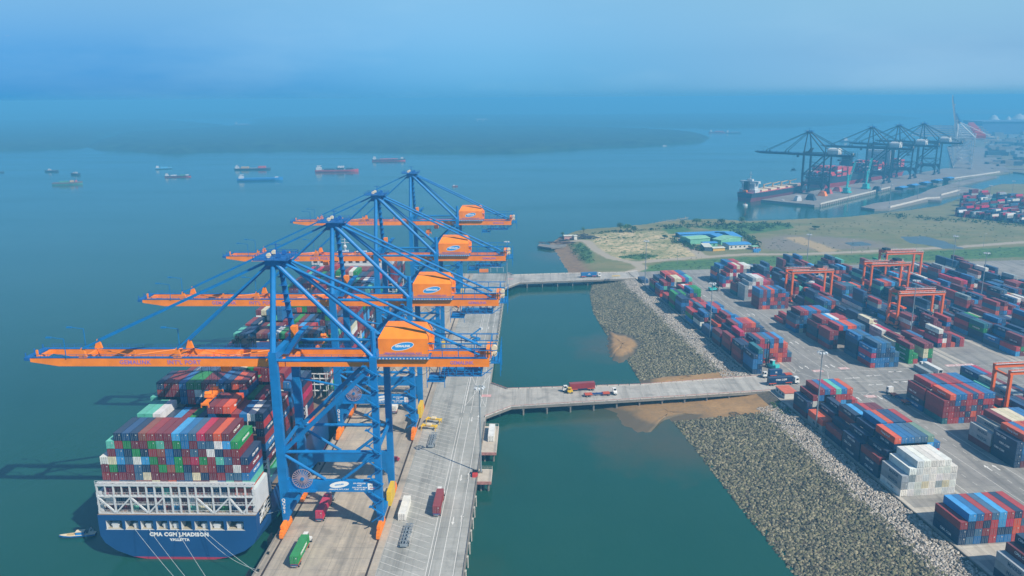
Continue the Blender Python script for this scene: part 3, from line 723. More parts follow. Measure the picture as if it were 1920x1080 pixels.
# trees and shrubs -------------------------------------------------------------------
leaf = []
for nm, a_, b_ in (('foliage_dark', '22401c', '3f5f2c'), ('foliage_mid', '2f5226', '567636')):
    m, nt, b = nodes(nm); geo = nt.nodes.new('ShaderNodeNewGeometry'); n = noise(nt, .9, 5, .7, vec=geo.outputs[0])
    nt.links.new(mix(nt, ramp(nt, n.outputs[0], .35, .65).outputs[0], hexc(a_), hexc(b_)), b.inputs['Base Color']); b.inputs['Roughness'].default_value = .9; leaf.append(m)
M_bark = paint('bark', '5b4a3a', .9, 0, .2, 2)
def crown(mb, c, r, n, s, rr):
    for _ in range(n):
        th, ph, q = math.acos(rr.uniform(-.7, 1)), rr.uniform(0, 6.283), rr.uniform(.45, 1.0) ** .5
        p = Vector((c[0] + r[0] * q * math.sin(th) * math.cos(ph), c[1] + r[1] * q * math.sin(th) * math.sin(ph), c[2] + r[2] * q * math.cos(th)))
        a = Vector((rr.uniform(-1, 1), rr.uniform(-1, 1), rr.uniform(-.6, .6))).normalized() * s * rr.uniform(.6, 1.3); b2 = a.cross(Vector((rr.uniform(-1, 1), rr.uniform(-1, 1), rr.uniform(-1, 1)))).normalized() * s * rr.uniform(.4, .9)
        mb.quad(tuple(p - a), tuple(p + b2), tuple(p + a), tuple(p - b2 * .6))
def tree(px, py, h, w, label, k=0):
    x, y = at(px, py, 3.6); rr = random.Random(int(px * 7 + py)); t = thing('shade_tree', label, 'tree', (x, y, 3.5), rr.uniform(0, 6), 'trees and bushes on the far shore of the field')
    tr = MB(); tr.tube((0, 0, 0), (rr.uniform(-.3, .3), 0, h * .55), .3, .16, 6)
    for _ in range(4): a = rr.uniform(0, 6.28); tr.tube((0, 0, h * .35), (math.cos(a) * w * .3, math.sin(a) * w * .3, h * .7), .13, .05, 5)
    tr.build('trunk', M_bark, t); cr = MB()
    for _ in range(5): crown(cr, (rr.uniform(-.3, .3) * w, rr.uniform(-.3, .3) * w, h * rr.uniform(.5, .78)), (w * .33, w * .33, h * .24), 70, w * .07, rr)
    cr.build('crown', leaf[k], t)
TR = [(1163, 434, 10, 7, 'small round tree standing left of the big shore tree'), (1176, 436, 9, 11, 'wide dark tree on the shore beside a smaller one'), (1188, 436, 7, 8, 'low bushy tree at the right of the shore pair'), (1094, 436, 6, 4, 'lone little tree right of the scrap heap'), (1279, 424, 7, 6, 'tree at the left end of the shore thicket'), (1306, 422, 8, 9, 'dark tree in the shore thicket above the blue roofs'), (1352, 421, 7, 9, 'bushy tree in the shore thicket right of the blue roofs'), (1390, 421, 9, 8, 'tallest tree of the shore thicket near the cargo ship'), (1528, 430, 4, 8, 'single low bush in the brown field'), (1055, 444, 5, 4, 'small tree by the little jetty'), (1390, 432, 6, 9, 'bush inland of the shore thicket'), (1425, 432, 5, 12, 'wide bush at the right end of the shore thicket'), (1246, 448, 4, 6, 'lone shrub in the sand near the blue roofs')]
for i, a in enumerate(TR): tree(*a, k=i % 2)
sh = MB(); rr = random.Random(11)
def thicket(poly, n, rmin=1.2, rmax=3.0):
    xs, ys_ = [p[0] for p in poly], [p[1] for p in poly]; c_ = 0
    while c_ < n:
        x, y = rr.uniform(min(xs), max(xs)), rr.uniform(min(ys_), max(ys_))
        if not in_poly(x, y, poly): continue
        c_ += 1; r = rr.uniform(rmin, rmax); crown(sh, (x, y, 3.4 + r * .35), (r, r, r * .75), 16, r * .38, rr)
thicket(G_(3.6, (1258, 446), (1272, 448), (1300, 462), (1322, 466), (1316, 472), (1290, 466), (1262, 455)), 60, 1.5, 3.2)
thicket(G_(3.6, (1372, 436), (1392, 437), (1424, 455), (1428, 470), (1414, 470), (1396, 448)), 75, 1.5, 3.4)
thicket(G_(3.6, (1230, 424), (1330, 418), (1480, 419), (1486, 426), (1400, 432), (1300, 428), (1240, 430)), 190, 1.2, 3)
thicket(G_(3.6, (1110, 436), (1240, 428), (1240, 431), (1110, 440)), 70, .8, 2)
thicket(lush_p[0], 90, .7, 1.8); thicket(lush_p[1], 160, .5, 1.3); thicket(lush_p[3], 70, .6, 1.7); thicket(G_(3.6, (1112, 446), (1200, 444), (1200, 447), (1112, 449)), 40, .6, 1.3)
thicket(G_(3.6, (1420, 425), (1640, 412), (1900, 425), (1900, 455), (1660, 440), (1480, 440)), 170, .5, 1.3); thicket(sand_p, 110, .4, 1.1); thicket(G_(3.6, (1440, 446), (1680, 462), (1640, 472), (1440, 474)), 70, .4, 1.0)
thicket(G_(3.6, (1660, 400), (1800, 410), (1925, 420), (1925, 426), (1780, 416), (1660, 408)), 120, 1.2, 2.8)
tag(sh.build('shrub_thicket', leaf[0]), 'dark green scrub and hedges scattered over the open ground', 'shrubs', kind='stuff')
gw = MB()
for _ in range(16):
    u, v = rr.uniform(-36, -22), rr.uniform(-6, -1.5); r = rr.uniform(.5, 1.2); crown(gw, (*yard(u, v), slope_z(u, v) + .4), (r, r, .5), 30, .3, rr)
tag(gw.build('weeds', leaf[1]), 'green weeds growing on the pale rubble by the near bridge', 'weeds', kind='stuff')

# blue-roofed buildings -----------------------------------------------------------------
M_rb = paint('roof_sheet_blue', '4d93cc', .45, .1, .1, .3); M_rg = paint('roof_sheet_green', '8fc3a0', .5, .1, .1, .3); M_rw = paint('roof_sheet_white', 'cfd0c0', .5, 0, .1, .3)
M_wg = paint('wall_green', '6fae92', .7, 0, .12, .3); M_ww = paint('wall_white', 'cfcbc0', .7, 0, .1, .3); M_wd = paint('wall_dark', '3f5563', .7, 0, .2, .3); M_wy = paint('wall_yellow', 'd3a548', .7, 0, .12, .3); M_win = paint('window_dark', '20303a', .2)
M_wp = paint('wall_pinkish', 'b58b84', .7, 0, .2, .5)
def shed(label, pl, pr, depth, h, roof, wall, win=0, rise=.07, flat=False):
    """long shed with a pitched sheet roof: base line from pixel pl to pr, depth in metres behind it"""
    a, b_ = Vector((*at(*pl, 3.6), 0)), Vector((*at(*pr, 3.6), 0)); L = (b_ - a).length; ang = math.atan2(b_.y - a.y, b_.x - a.x)
    t = thing('industrial_shed', label, 'building', (a.x, a.y, 3.5), ang, 'sheet-roofed buildings beyond the yard')
    wl = MB(); h *= .85; wl.box(0, L, 0, depth, 0, h); wl.build('wall', wall, t)
    rf = MB(); e = .5; rh = depth * rise
    if flat: rf.hexa([(-e, -e, h + .01), (L + e, -e, h + .01), (L + e, depth + e, h + rh), (-e, depth + e, h + rh), (-e, -e, h + .2), (L + e, -e, h + .2), (L + e, depth + e, h + rh + .2), (-e, depth + e, h + rh + .2)])
    else:
        M_ = depth / 2
        for y0, z0, y1, z1 in ((-e, h + .01, M_, h + rh), (M_, h + rh, depth + e, h + .01)):
            rf.hexa([(-e, y0, z0), (L + e, y0, z0), (L + e, y1, z1), (-e, y1, z1), (-e, y0, z0 + .18), (L + e, y0, z0 + .18), (L + e, y1, z1 + .18), (-e, y1, z1 + .18)])
        rf.poly([(0, 0, h), (0, depth, h), (0, M_, h + rh)]); rf.poly([(L, 0, h), (L, M_, h + rh), (L, depth, h)])
    rf.build('roof', roof, t)
    for i in range(win):
        w_ = MB(); x = L * (i + .5) / win; w_.box(x - .8, x + .8, -.06, .02, h * .4, h * .75); w_.build('window', M_win, t)
    return t
shed('long low blue-roofed shed at the back of the building group', (1274, 446), (1352, 443), 11, 4, M_rb, M_wd)
shed('short blue-roofed shed behind the pale green hall', (1284, 452), (1322, 450), 10, 4.5, M_rb, M_wd)
shed('pale green hall with a green wall at the left of the group', (1294, 459), (1331, 456), 17, 6, M_rg, M_wg)
shed('pale green roofed hall in the middle of the building group', (1336, 456), (1352, 459), 30, 5, M_rg, M_wg)
shed('blue-roofed hall right of the pale green ones', (1354, 456), (1369, 454), 32, 5, M_rb, M_wd)
shed('narrow pale roofed shed at the back right of the group', (1360, 444), (1372, 443), 14, 4, M_rg, M_wd)
shed('blue-roofed hall at the right end of the back row', (1376, 454), (1391, 453), 34, 5.5, M_rb, M_wd)
shed('small blue-roofed office in front of the green hall', (1320, 464), (1345, 463), 8, 4.5, M_rb, M_wg, 2)
shed('white-roofed open shed at the front left of the group', (1321, 471), (1335, 471), 16, 4.5, M_rw, M_wd, flat=True, rise=.04)
shed('low yellow-walled building between white shed and white office', (1337, 471), (1359, 470), 6, 3.2, M_rw, M_wy, 0)
shed('long white office with a two-step blue roof and small windows', (1367, 468), (1408, 466), 14, 4.8, M_rb, M_ww, 5)
shed('small green-roofed kiosk right of the white office', (1412, 469), (1421, 468), 5, 3.6, M_rg, M_wp, 1)
shed('white hut with a red-lettered front on the peninsula tip', (1058, 449), (1075, 448.5), 6, 4, M_rw, M_wp, 0)
shed('narrow white hut beside the red-fronted one on the tip', (1076.5, 449.5), (1082, 449.3), 5, 4.5, M_rw, M_ww, 0)
# hut by the near bridge
x, y = yard(-20, 2.6); t = thing('site_hut', 'low white hut with an orange-red flat roof beside the near bridge', 'hut', (x, y, QZ), YA)
b_ = MB(); b_.box(0, 6.2, 0, 9.5, 0, 2.6); b_.build('wall', M_ww, t); r_ = MB(); r_.box(-.2, 6.4, -.2, 9.7, 2.6, 2.85); r_.build('roof', paint('roof_orange', 'c8694c', .6), t)
for k in range(3): w_ = MB(); w_.box(-.06, .02, 1.2 + k * 2.8, 2.6 + k * 2.8, 1.0, 2.0); w_.build('window', M_win, t)
# plain office box between the far rows
x, y = yard(28, 163.5); t = thing('yard_office', 'white two-window office cabin among the stacks at right', 'cabin', (x, y, QZ), YA)
b_ = MB(); b_.box(0, 6, 0, 12, 0, 5.2); b_.build('wall', M_ww, t); r_ = MB(); r_.box(-.15, 6.15, -.15, 12.15, 5.2, 5.4); r_.build('roof', M_rw, t)
for z in (1.0, 3.3):
    for xx in (1.2, 3.8): w_ = MB(); w_.box(xx, xx + 1.2, -.06, .02, z, z + 1.2); w_.build('window', M_win, t)
# jetty at the tip, heap of scrap
P = [at(*p, 2.2) for p in ((1008, 461), (1034, 465), (1062, 462), (1062, 458), (1030, 459), (1012, 457))]
t = thing('jetty', 'short concrete jetty on piles at the tip of the peninsula', 'jetty', (0, 0, 0)); d = MB(); d.prism(P, 1.2, 2.3); d.build('deck', M_side, t)
d = MB()
for k in range(9): a = at(1009 + k * 3.2, 461.4 + k * .5, 1.5); d.tube((*a, -2), (*a, 1.2), .5, n=6)
d.build('pile', M_side, t)
hp = MB(); x, y = at(1086, 446, 3.6)
for _ in range(150): a, b2 = rr.uniform(-17, 17), rr.uniform(-9, 9); z = 4.2 * max(0, 1 - abs(a) / 19) * max(0.1, 1 - abs(b2) / 10); hp.bar((a, b2, z), (a + rr.uniform(-5, 5), b2 + rr.uniform(-3, 3), z + rr.uniform(-1, .8)), rr.uniform(.3, 1.2), rr.uniform(.2, .8))
tag(hp.build('scrap_heap', paint('scrap_steel', '3f4348', .7, .2, .4, .5), loc=(x, y, 3.6)), 'dark heap of scrap steel at the tip of the peninsula', 'heap')
hp = MB()
for _ in range(60): a = rr.uniform(-17, 17); hp.bar((a, rr.uniform(-2, 2), rr.uniform(0, 1.4)), (a + rr.uniform(-6, 6), rr.uniform(-2, 2), rr.uniform(0, 1.6)), rr.uniform(.3, .8), .4)
tag(hp.build('pipe_stack', paint('rusty_steel', '5a4742', .8, .1, .4, .6), loc=(*at(1042, 456.5, 2.2), 2.4)), 'rusty pile of pipes lying on the jetty', 'pile')
for i in range(7):
    px = 1414 + (i % 4) * 3.2; py = 471 + (i // 4) * 2.2; c_ = MB(); c_.tube((0, 0, 0), (0, 0, 2.2), 1.1, n=12); c_.tube((0, 0, 2.2), (0, 0, 2.45), 1.1, .4, n=12)
    tag(c_.build('plastic_tank', M_rb, loc=(*at(px, py, 3.6), 3.5)), 'blue drum-shaped tank in the yard right of the white office', 'tank', 'blue tanks by the white office')
# ================================================================== SHIPPING CONTAINERS
PAL = {'maroon': '731d28', 'dark red': '8c2829', 'red': 'b2302b', 'crimson': 'c01848', 'orange': 'd95522', 'rust brown': '8d4a35', 'navy': '0e2f54', 'dark blue': '164470', 'blue': '216aa3', 'sky blue': '409cd6',
       'steel blue': '3c617f', 'teal': '1f6a72', 'green': '1f8a3f', 'mint': '5fbba4', 'white': 'e2e0d8', 'cream': 'ddd3b0', 'grey': '9aa2a3', 'grey green': '6f8f7c'}
PALC = {k: hexc(v) for k, v in PAL.items()}
CW, CL, CH = 2.44, 12.19, 2.6
CONT = []
def ordw(i): return ['first', 'second', 'third', 'fourth', 'fifth', 'sixth', 'seventh', 'eighth', 'ninth', 'tenth', 'eleventh', 'twelfth', 'thirteenth', 'fourteenth', 'fifteenth', 'sixteenth', 'seventeenth', 'eighteenth', 'nineteenth', 'twentieth'][i]
def stack(name, origin, rotz, heights, z0, pitch=2.52, colors=None, weights=None, seed=0, front=None, length=CL, solid_front=False, side=None, hide=0):
    """one bay: columns side by side, boxes on top of each other. heights per column, colors[(col,tier from bottom)] overrides"""
    rr = random.Random(seed * 131 + 17); ca, sa = math.cos(rotz), math.sin(rotz)
    names, wts = zip(*(weights or YARD_W).items())
    n = len(heights)
    for c, h in enumerate(heights):
        for k in range(h):
            col = (colors or {}).get((c, k)) or rr.choices(names, wts)[0]
            lx = (c + .5) * pitch; ly = length / 2
            x, y = origin[0] + lx * ca - ly * sa, origin[1] + lx * sa + ly * ca
            if proj(x, y, z0 + k * CH) is None: continue
            fh = front[c] if front and c < len(front) else 0
            CONT.append(dict(x=x, y=y, z=z0 + k * CH, r=rotz, col=col, L=length, S=(k >= fh), T=(k == h - 1), W=(c == 0 or heights[c - 1] <= k), E=(c == n - 1 or heights[c + 1] <= k),
                             stack=name, c=c, k=k, top=h - 1 - k, n=n, hid=k < hide, side=side))
YARD_W = {'navy': 24, 'dark blue': 12, 'blue': 6, 'steel blue': 7, 'maroon': 15, 'dark red': 12, 'red': 6, 'orange': 4, 'sky blue': 4, 'white': 4, 'grey': 3, 'green': 4, 'teal': 3, 'mint': 2, 'crimson': 2, 'rust brown': 2, 'cream': 2}
SHIP_W = {'maroon': 26, 'dark red': 12, 'navy': 13, 'dark blue': 8, 'steel blue': 10, 'blue': 6, 'sky blue': 4, 'green': 8, 'white': 4, 'cream': 3, 'mint': 4, 'crimson': 3, 'orange': 2, 'rust brown': 4, 'red': 4}
WHITE_W = {'white': 6, 'cream': .5, 'grey': .4}
BLUE_W = {'navy': 4, 'dark blue': 4, 'blue': 5, 'steel blue': 4}
RED_W = {'maroon': 5, 'dark red': 5, 'red': 4, 'navy': 3, 'blue': 2, 'orange': 1.5, 'steel blue': 1.5}
def tops(h, cols): return {(c, h[c] - 1): k for c, k in enumerate(cols) if k}
def yst(name, u, v, h, front=None, w=None, cols=None, seed=0, extra=None, length=CL):
    cl = {}
    if cols: cl.update(tops(h, cols))
    if extra: cl.update(extra)
    stack(name, yard(u, v), YA, h, QZ + .02, colors=cl, weights=w, seed=seed, front=front, length=length)
nv, bl, sb, mr, rd, dr, og, sk, gr, mt, wh, cr, gy, gg = 'navy', 'blue', 'steel blue', 'maroon', 'red', 'dark red', 'orange', 'sky blue', 'green', 'mint', 'white', 'crimson', 'grey', 'grey green'
db = 'dark blue'
# --- kerbside rows (column A)
yst('corner stack at the bottom right edge', -169.5, 1.4, [3, 4, 5, 5, 5, 5, 4, 4], cols=[gy, mr, nv, nv, db, nv, bl, mr], seed=1, extra={(0, 1): gy, (0, 0): nv, (1, 2): mr})
yst('single-bay stack before the white one', -141.9, 1.3, [3, 4, 4, 4, 4, 4, 4, 4, 4], cols=[dr, sk, bl, rd, sb, sk, rd, nv, rd], seed=2, extra={(0, 0): nv, (0, 1): nv, (1, 2): nv, (2, 2): dr, (3, 2): nv, (4, 2): rd, (5, 2): sk, (6, 2): cr, (7, 2): og, (8, 2): sb, (1, 1): nv, (2, 1): sb, (3, 1): dr, (4, 1): rd, (5, 1): nv, (6, 1): nv, (7, 1): og, (8, 1): rd, (1, 0): sb, (2, 0): bl, (3, 0): nv, (4, 0): rd, (5, 0): bl, (6, 0): bl, (7, 0): rd, (8, 0): rd})
yst('all-white stack by the kerb', -111.4, 1.5, [3, 4, 5, 5, 5, 5, 5, 4], w=WHITE_W, cols=[gy] + [wh] * 7, seed=3)
yst('bay directly behind the white stack', -97.8, 1.4, [3, 4, 6, 6, 6, 6, 6, 6, 5], front=[3, 4, 5, 5, 5, 5, 5, 4], cols=[dr, nv, og, bl, bl, sb, sb, gg, sb], seed=4, extra={(0, 0): nv, (0, 1): nv, (8, 4): bl})
yst('second bay behind the white stack', -84.6, 1.4, [3, 4, 5, 6, 6, 6, 6, 6, 3], front=[3, 4, 6, 6, 6, 6, 6, 6, 5], cols=[nv, nv, nv, bl, og, db, db, rd, bl], seed=5, w=RED_W, extra={(0, 0): nv, (0, 1): nv, (1, 2): nv, (1, 1): nv})
yst('third bay behind the white stack', -71.3, 1.6, [2, 3, 5, 5, 5, 5, 5, 5, 2], front=[3, 4, 5, 6, 6, 6, 6, 6, 3], cols=[dr, nv, nv, sk, nv, rd, mr, mr, og], seed=6, w=RED_W, extra={(0, 0): nv})
yst('low orange-topped stack behind the mast', -57.1, 1.2, [2, 2, 3, 4], front=[2, 3, 5, 5], cols=[og, og, nv, nv], seed=7, extra={(0, 0): 'grey', (0, 1): og}, length=12.19)
yst('kerb stack closest to the near bridge', -43.0, 1.4, [3, 4, 5, 5, 5, 5, 5, 5, 3, 2], front=[2, 2, 3, 4], cols=[nv, dr, dr, bl, cr, mt, bl, og, rd, rd], seed=8, extra={(0, 0): mr, (0, 1): nv, (2, 3): bl, (3, 3): sk, (5, 3): rd, (6, 3): rd, (7, 3): rd, (2, 2): rd, (3, 2): nv})
yst('dark blue kerb stack past the bridge', 13.4, 1.3, [4, 5], cols=[nv, 'teal'], w=BLUE_W, seed=9)
yst('second kerb bay past the near bridge', 29.0, 1.4, [4, 4, 4, 5, 5, 5, 5, 5, 5, 4, 2], front=[0] * 11, cols=[nv, nv, dr, nv, rd, sb, bl, dr, sk, sb, sb], seed=10, w=RED_W, extra={(3, 3): rd, (4, 3): cr, (5, 3): rd, (6, 3): bl, (7, 3): og, (9, 3): og, (9, 2): rd})
yst('third kerb bay past the near bridge', 43.2, 1.4, [4, 3, 5, 3, 3, 3, 3, 3, 3], front=[4, 4, 4, 5, 5, 5, 5, 5, 5, 4, 2], cols=[dr, dr, cr, nv], seed=11)
yst('fourth kerb bay past the near bridge', 58.0, 1.4, [3, 3, 4, 5, 5, 5, 5, 5, 5, 4, 3], front=[4, 3, 5, 3, 3, 3, 3, 3, 3], cols=[mr, mr, nv, dr, bl, rd, rd, og, sb, db, nv], seed=12, w=RED_W)
yst('blue-cornered kerb stack behind the mast', 75, 1.4, [2, 2, 3, 4, 5, 5, 4, 4], front=[3, 3, 4, 5, 5, 5, 5, 5], cols=[db, bl, og, dr, dr, bl, sk, bl], seed=13)
yst('kerb stack with a yellowish corner', 90, 1.4, [3, 4, 4, 5, 5, 4, 4, 3], front=[2, 2, 3, 4, 5, 5, 4, 4], cols=[nv, bl, sb, bl, rd, rd, sk, bl], seed=14, extra={(7, 1): 'cream'})
yst('kerb stack with a red row', 104.5, 1.4, [3, 3, 4, 4, 4, 4, 4, 4], front=[3, 4, 4, 5, 5, 4, 4, 3], cols=[rd, rd, sb, rd, rd, bl, rd, bl], seed=15)
yst('tall navy kerb stack in the middle', 125, 1.4, [4, 4, 3, 3, 3, 2], cols=[nv, nv, rd, nv, rd, nv], w=BLUE_W, seed=16)
yst('kerb stack with green tops', 138.5, 1.4, [4, 4, 4, 4, 5, 5, 5, 2], front=[4, 4, 3, 3, 3, 2], cols=[gr, nv, gr, nv, bl, gr, gr, rd], seed=17, extra={(6, 3): gr, (0, 2): gr, (0, 0): gr})
yst('low kerb stack before the far group', 153, 1.4, [2, 2, 3, 3, 4, 4, 4], front=[4, 4, 4, 4, 5, 5, 5, 2], cols=[rd, rd, bl, dr, rd, wh, og], seed=18)
yst('far kerb stack with cream and mint', 170.5, 1.4, [3, 4, 4, 5, 5, 5, 5, 5, 5], front=[2, 2, 3, 3, 4, 4, 4], cols=[bl, dr, mr, dr, 'cream', 'cream', cr, bl, mt], seed=19, extra={(8, 3): rd, (3, 3): bl, (4, 3): mt})
yst('farthest kerb stack with red roofs', 185, 1.4, [3, 4, 4, 5, 5, 5, 5, 5, 5], front=[3, 4, 4, 5, 5, 5, 5, 5, 5], cols=[mr, nv, nv, rd, og, rd, og, bl, bl], seed=20)
yst('lone blue box before the far mast', 213, 0.6, [1, 1], cols=[nv, db], seed=21)
# --- second row (column B)
yst('right-edge stack with grey-sided boxes', -96.4, 55.6, [4, 5, 5, 5, 5, 5, 5, 4], cols=[nv, og, bl, og, rd, bl, nv, mr], seed=22, extra={(0, 3): nv, (0, 2): nv, (0, 1): nv, (0, 0): nv})
yst('grey-sided bay at the right edge', -83.4, 55.6, [3, 4, 5, 5, 5, 5, 5, 5], front=[4, 5, 5, 5, 5, 5, 5, 4], cols=[gy, gy, dr, 'cream', 'cream', 'cream', bl, bl], seed=23, extra={(0, 0): mr, (0, 1): gy})
yst('front bay of the red-roofed pair', -55.6, 55.0, [4, 5, 5, 5, 5, 5, 5, 5, 5], cols=[dr, og, bl, bl, rd, db, rd, bl, bl], seed=24, w=RED_W, extra={(0, 0): 'teal', (0, 1): dr, (0, 2): dr, (1, 0): rd, (2, 0): rd})
yst('rear bay of the red-roofed pair', -42.4, 55.0, [4, 5, 5, 5, 5, 5, 5, 5, 5], front=[4, 5, 5, 5, 5, 5, 5, 5, 5], cols=[dr, rd, bl, db, rd, dr, rd, bl, bl], seed=25, w=RED_W, extra={(0, 1): nv, (0, 2): mr})
yst('all-blue stack past the white trailer', 14.6, 64.2, [4, 5, 5, 5, 4, 3], cols=[bl, sb, bl, sb, bl, sb], w=BLUE_W, seed=26, extra={(0, 0): rd, (0, 2): cr})
yst('rear bay of the all-blue stack', 28.2, 64.2, [5, 5, 5, 4, 4], front=[4, 5, 5, 5, 4, 3], cols=[bl, sb, bl, bl, bl], w=BLUE_W, seed=27)
yst('orange-roofed stack behind the blue one', 46, 58.4, [4, 4, 5, 5, 5, 5, 5, 5], front=[0, 0, 5, 5, 5, 4, 4, 0], cols=[dr, dr, rd, bl, og, og, bl, sb], seed=28, w=RED_W)
yst('sky-blue striped stack further back', 60, 58.4, [4, 5, 5, 5, 5, 5, 5, 4], front=[4, 4, 5, 5, 5, 5, 5, 5], cols=[mr, dr, dr, sk, wh, rd, rd, bl], seed=29, w=RED_W)
yst('red and blue roofed stack mid aisle', 78, 54.6, [4, 5, 5, 5, 5, 5, 5, 5, 4], cols=[nv, dr, rd, bl, bl, rd, bl, bl, bl], seed=30, extra={(0, 1): rd, (0, 2): sb})
yst('low box pair on the aisle', 96, 55.5, [1, 2], cols=[rd, rd], seed=31)
yst('chequered blue and red stack', 130.5, 55.2, [5, 5, 5, 5, 5, 5, 5, 4], cols=[bl, dr, bl, og, bl, nv, bl, bl], seed=32, w=RED_W)
yst('white-fronted stack on the aisle', 153.5, 55.0, [4, 5, 6, 6, 6, 5, 5, 5], cols=[gy, gy, gy, wh, wh, cr, rd, mr], seed=33, w={'white': 5, 'grey': 3, 'red': 4, 'maroon': 3, 'crimson': 2}, extra={(0, 0): gy, (0, 1): gy, (0, 2): gy})
yst('crimson-roofed bay behind the white one', 167, 55.0, [3, 4, 5, 5, 5, 5, 5, 5], front=[4, 5, 6, 6, 6, 5, 5, 5], cols=[mr, mr, nv, nv, wh, wh, cr, rd], seed=34)
yst('striped red and white far stack', 193.5, 55.0, [3, 4, 5, 6, 6, 6, 6, 6], cols=[bl, rd, dr, cr, 'cream', rd, wh, wh], w={'white': 4, 'grey': 2, 'red': 3, 'crimson': 2, 'blue': 3, 'navy': 3}, seed=35)
yst('blue-topped far stack by the field', 207, 55.0, [4, 5, 5, 6, 6, 6, 6, 5], front=[3, 4, 5, 6, 6, 6, 6, 6], cols=[nv, bl, bl, bl, sb, rd, rd, dr], seed=36)
# --- stacks under the yard gantries
BN = ['beside the cross road', 'in second bay', 'in third bay', 'in fourth bay', 'in fifth bay', 'in sixth bay', 'in seventh bay', 'in eighth bay', 'in ninth bay', 'in tenth bay', 'in eleventh bay', 'in twelfth bay', 'in thirteenth bay', 'in fourteenth bay', 'in fifteenth bay', 'in sixteenth bay', 'in seventeenth bay', 'in eighteenth bay']
LN = ['first gantry lane', 'second gantry lane', 'third gantry lane', 'fourth gantry lane', 'fifth gantry lane', 'sixth gantry lane']
rr = random.Random(77)
spec = {(0, 0): ([4, 2, 0, 4, 4], {(0, 3): dr, (0, 2): gr, (0, 1): gr, (0, 0): gr, (1, 1): gr, (1, 0): rd, (3, 3): dr, (3, 2): 'cream', (3, 1): 'cream', (4, 3): mr, (4, 2): gr, (4, 1): gr, (4, 0): mr}),
        (0, 1): ([3, 4, 0, 3, 4, 4], {(0, 2): 'cream', (1, 3): dr, (3, 2): dr, (4, 3): mr}), (0, 2): ([4, 4, 3, 2, 0, 0], {(0, 3): wh, (1, 3): cr, (2, 2): sk}), (0, 3): ([5, 4, 2, 0, 0, 0], {(0, 4): 'cream', (1, 3): 'cream'})}
for li, v in enumerate(RTGV):
    u0s = 18.0 if li == 0 else (41.0 if li == 1 else (22.0 if li == 2 else 30.0))
    prev = None; j = 0; u = u0s
    while u < 234:
        base = rr.choice([1, 2, 3, 3, 4, 4, 4])
        hs = [max(0, min(5, base + rr.choice([-2, -1, -1, 0, 0, 0, 1]))) for _ in range(6)]; cl = {}
        if (li, j) in spec: hs, cl = spec[(li, j)]; hs = list(hs) + [0] * (6 - len(hs))
        if proj(*yard(u, v + 8), QZ) and proj(*yard(u, v + 8), QZ)[0] < 2050:
            stack(LN[li] + ' ' + BN[min(j, 17)], yard(u, v + 2.2), YA, hs, QZ + .02, pitch=2.62, colors=cl, seed=100 + li * 40 + j, front=prev)
        prev = hs; u += 12.75; j += 1
for j, (u, hs, cl) in enumerate(((-20.6, [1, 0, 1, 3, 3, 3], {(0, 0): 'teal', (3, 2): db, (4, 2): bl}), (-33.6, [1, 1, 2, 3, 3, 2], {(0, 0): wh, (3, 2): gy, (3, 1): mr, (4, 2): mr}), (-46.6, [2, 1, 3, 3, 3, 3], {(2, 2): gy, (3, 2): gy}), (-59.6, [3, 3, 3, 2, 3, 3], None), (-72.6, [2, 3, 3, 3, 2, 3], None))):
    stack('near gantry lane ' + ['beside the cross road', 'in second bay', 'in third bay', 'in fourth bay', 'in fifth bay'][j], yard(u, 88.2 + 0), YA, hs, QZ + .02, pitch=2.62, colors=cl, seed=300 + j)
# far terminal stacks across the channel
FY = R(-68)
for j in range(5):
    for i in range(8):
        px, py = 1790 + i * 27 + j * 4, 406 + i * 3.2 - j * 9.5
        hs = [3 if j == 0 else rr.choice([2, 3, 4, 4])] * 1
        x, y = at(px, py, 3)
        stack('far terminal across the grass', (x, y), FY + R(0), [rr.choice([2, 3, 4]) for _ in range(5)], 3.0, seed=400 + j * 10 + i, weights={'crimson': 4, 'maroon': 5, 'dark red': 3, 'navy': 2, 'teal': 2, 'grey': 3, 'white': 3, 'steel blue': 3})

# ------------------------------------------------------------------ the big ship's deck cargo
SX, SY = -109.0, 216.0
NC = 18; SP = 2.55; SX0 = SX - NC * SP / 2; SZ = 15.1
def ship(name, y, h, seed, cols=None, front=None, extra=None, hide=0, z=SZ):
    cl = {}
    if cols: cl.update(tops(h, cols))
    if extra: cl.update(extra)
    stack(name, (SX0, SY + y), 0.0, h, z, pitch=SP, colors=cl, weights=SHIP_W, seed=seed, front=front, hide=hide, side='ship')
S5 = 'mint,dark red,green,maroon,maroon,green,mint,maroon,green,blue,maroon,steel blue,steel blue,white,sky blue,green'.split(',')
S4 = 'maroon,blue,navy,green,navy,dark red,rust brown,blue,navy,maroon,steel blue,maroon,white,navy,maroon,dark red'.split(',')
S3 = 'white,cream,sky blue,steel blue,white,sky blue,green,maroon,blue,green,dark red,crimson,green,dark red,mint,steel blue,maroon,navy'.split(',')
S2 = 'maroon,green,navy,maroon,steel blue,navy,maroon,green,rust brown,green,navy,maroon,rust brown,dark red,navy,maroon,white,maroon'.split(',')
S1 = 'dark red,maroon,maroon,maroon,steel blue,cream,maroon,maroon,maroon,maroon,steel blue,cream,navy,maroon,dark red,steel blue,steel blue,blue'.split(',')
S6 = 'navy,dark blue,navy,rust brown,dark red,maroon,maroon,sky blue,blue,steel blue,crimson,maroon,orange,maroon'.split(',')
ex = {}
for i, c in enumerate(S1): ex[(i, 4)] = c
for i, c in enumerate(S2): ex[(i, 5)] = c
for i, c in enumerate(S3): ex[(i, 6)] = c
for i, c in enumerate(S4): ex[(i + 1, 7)] = c
for i, c in enumerate(S5): ex[(i + 1, 8)] = c
for i, c in enumerate(S6): ex[(i + 2, 9)] = c
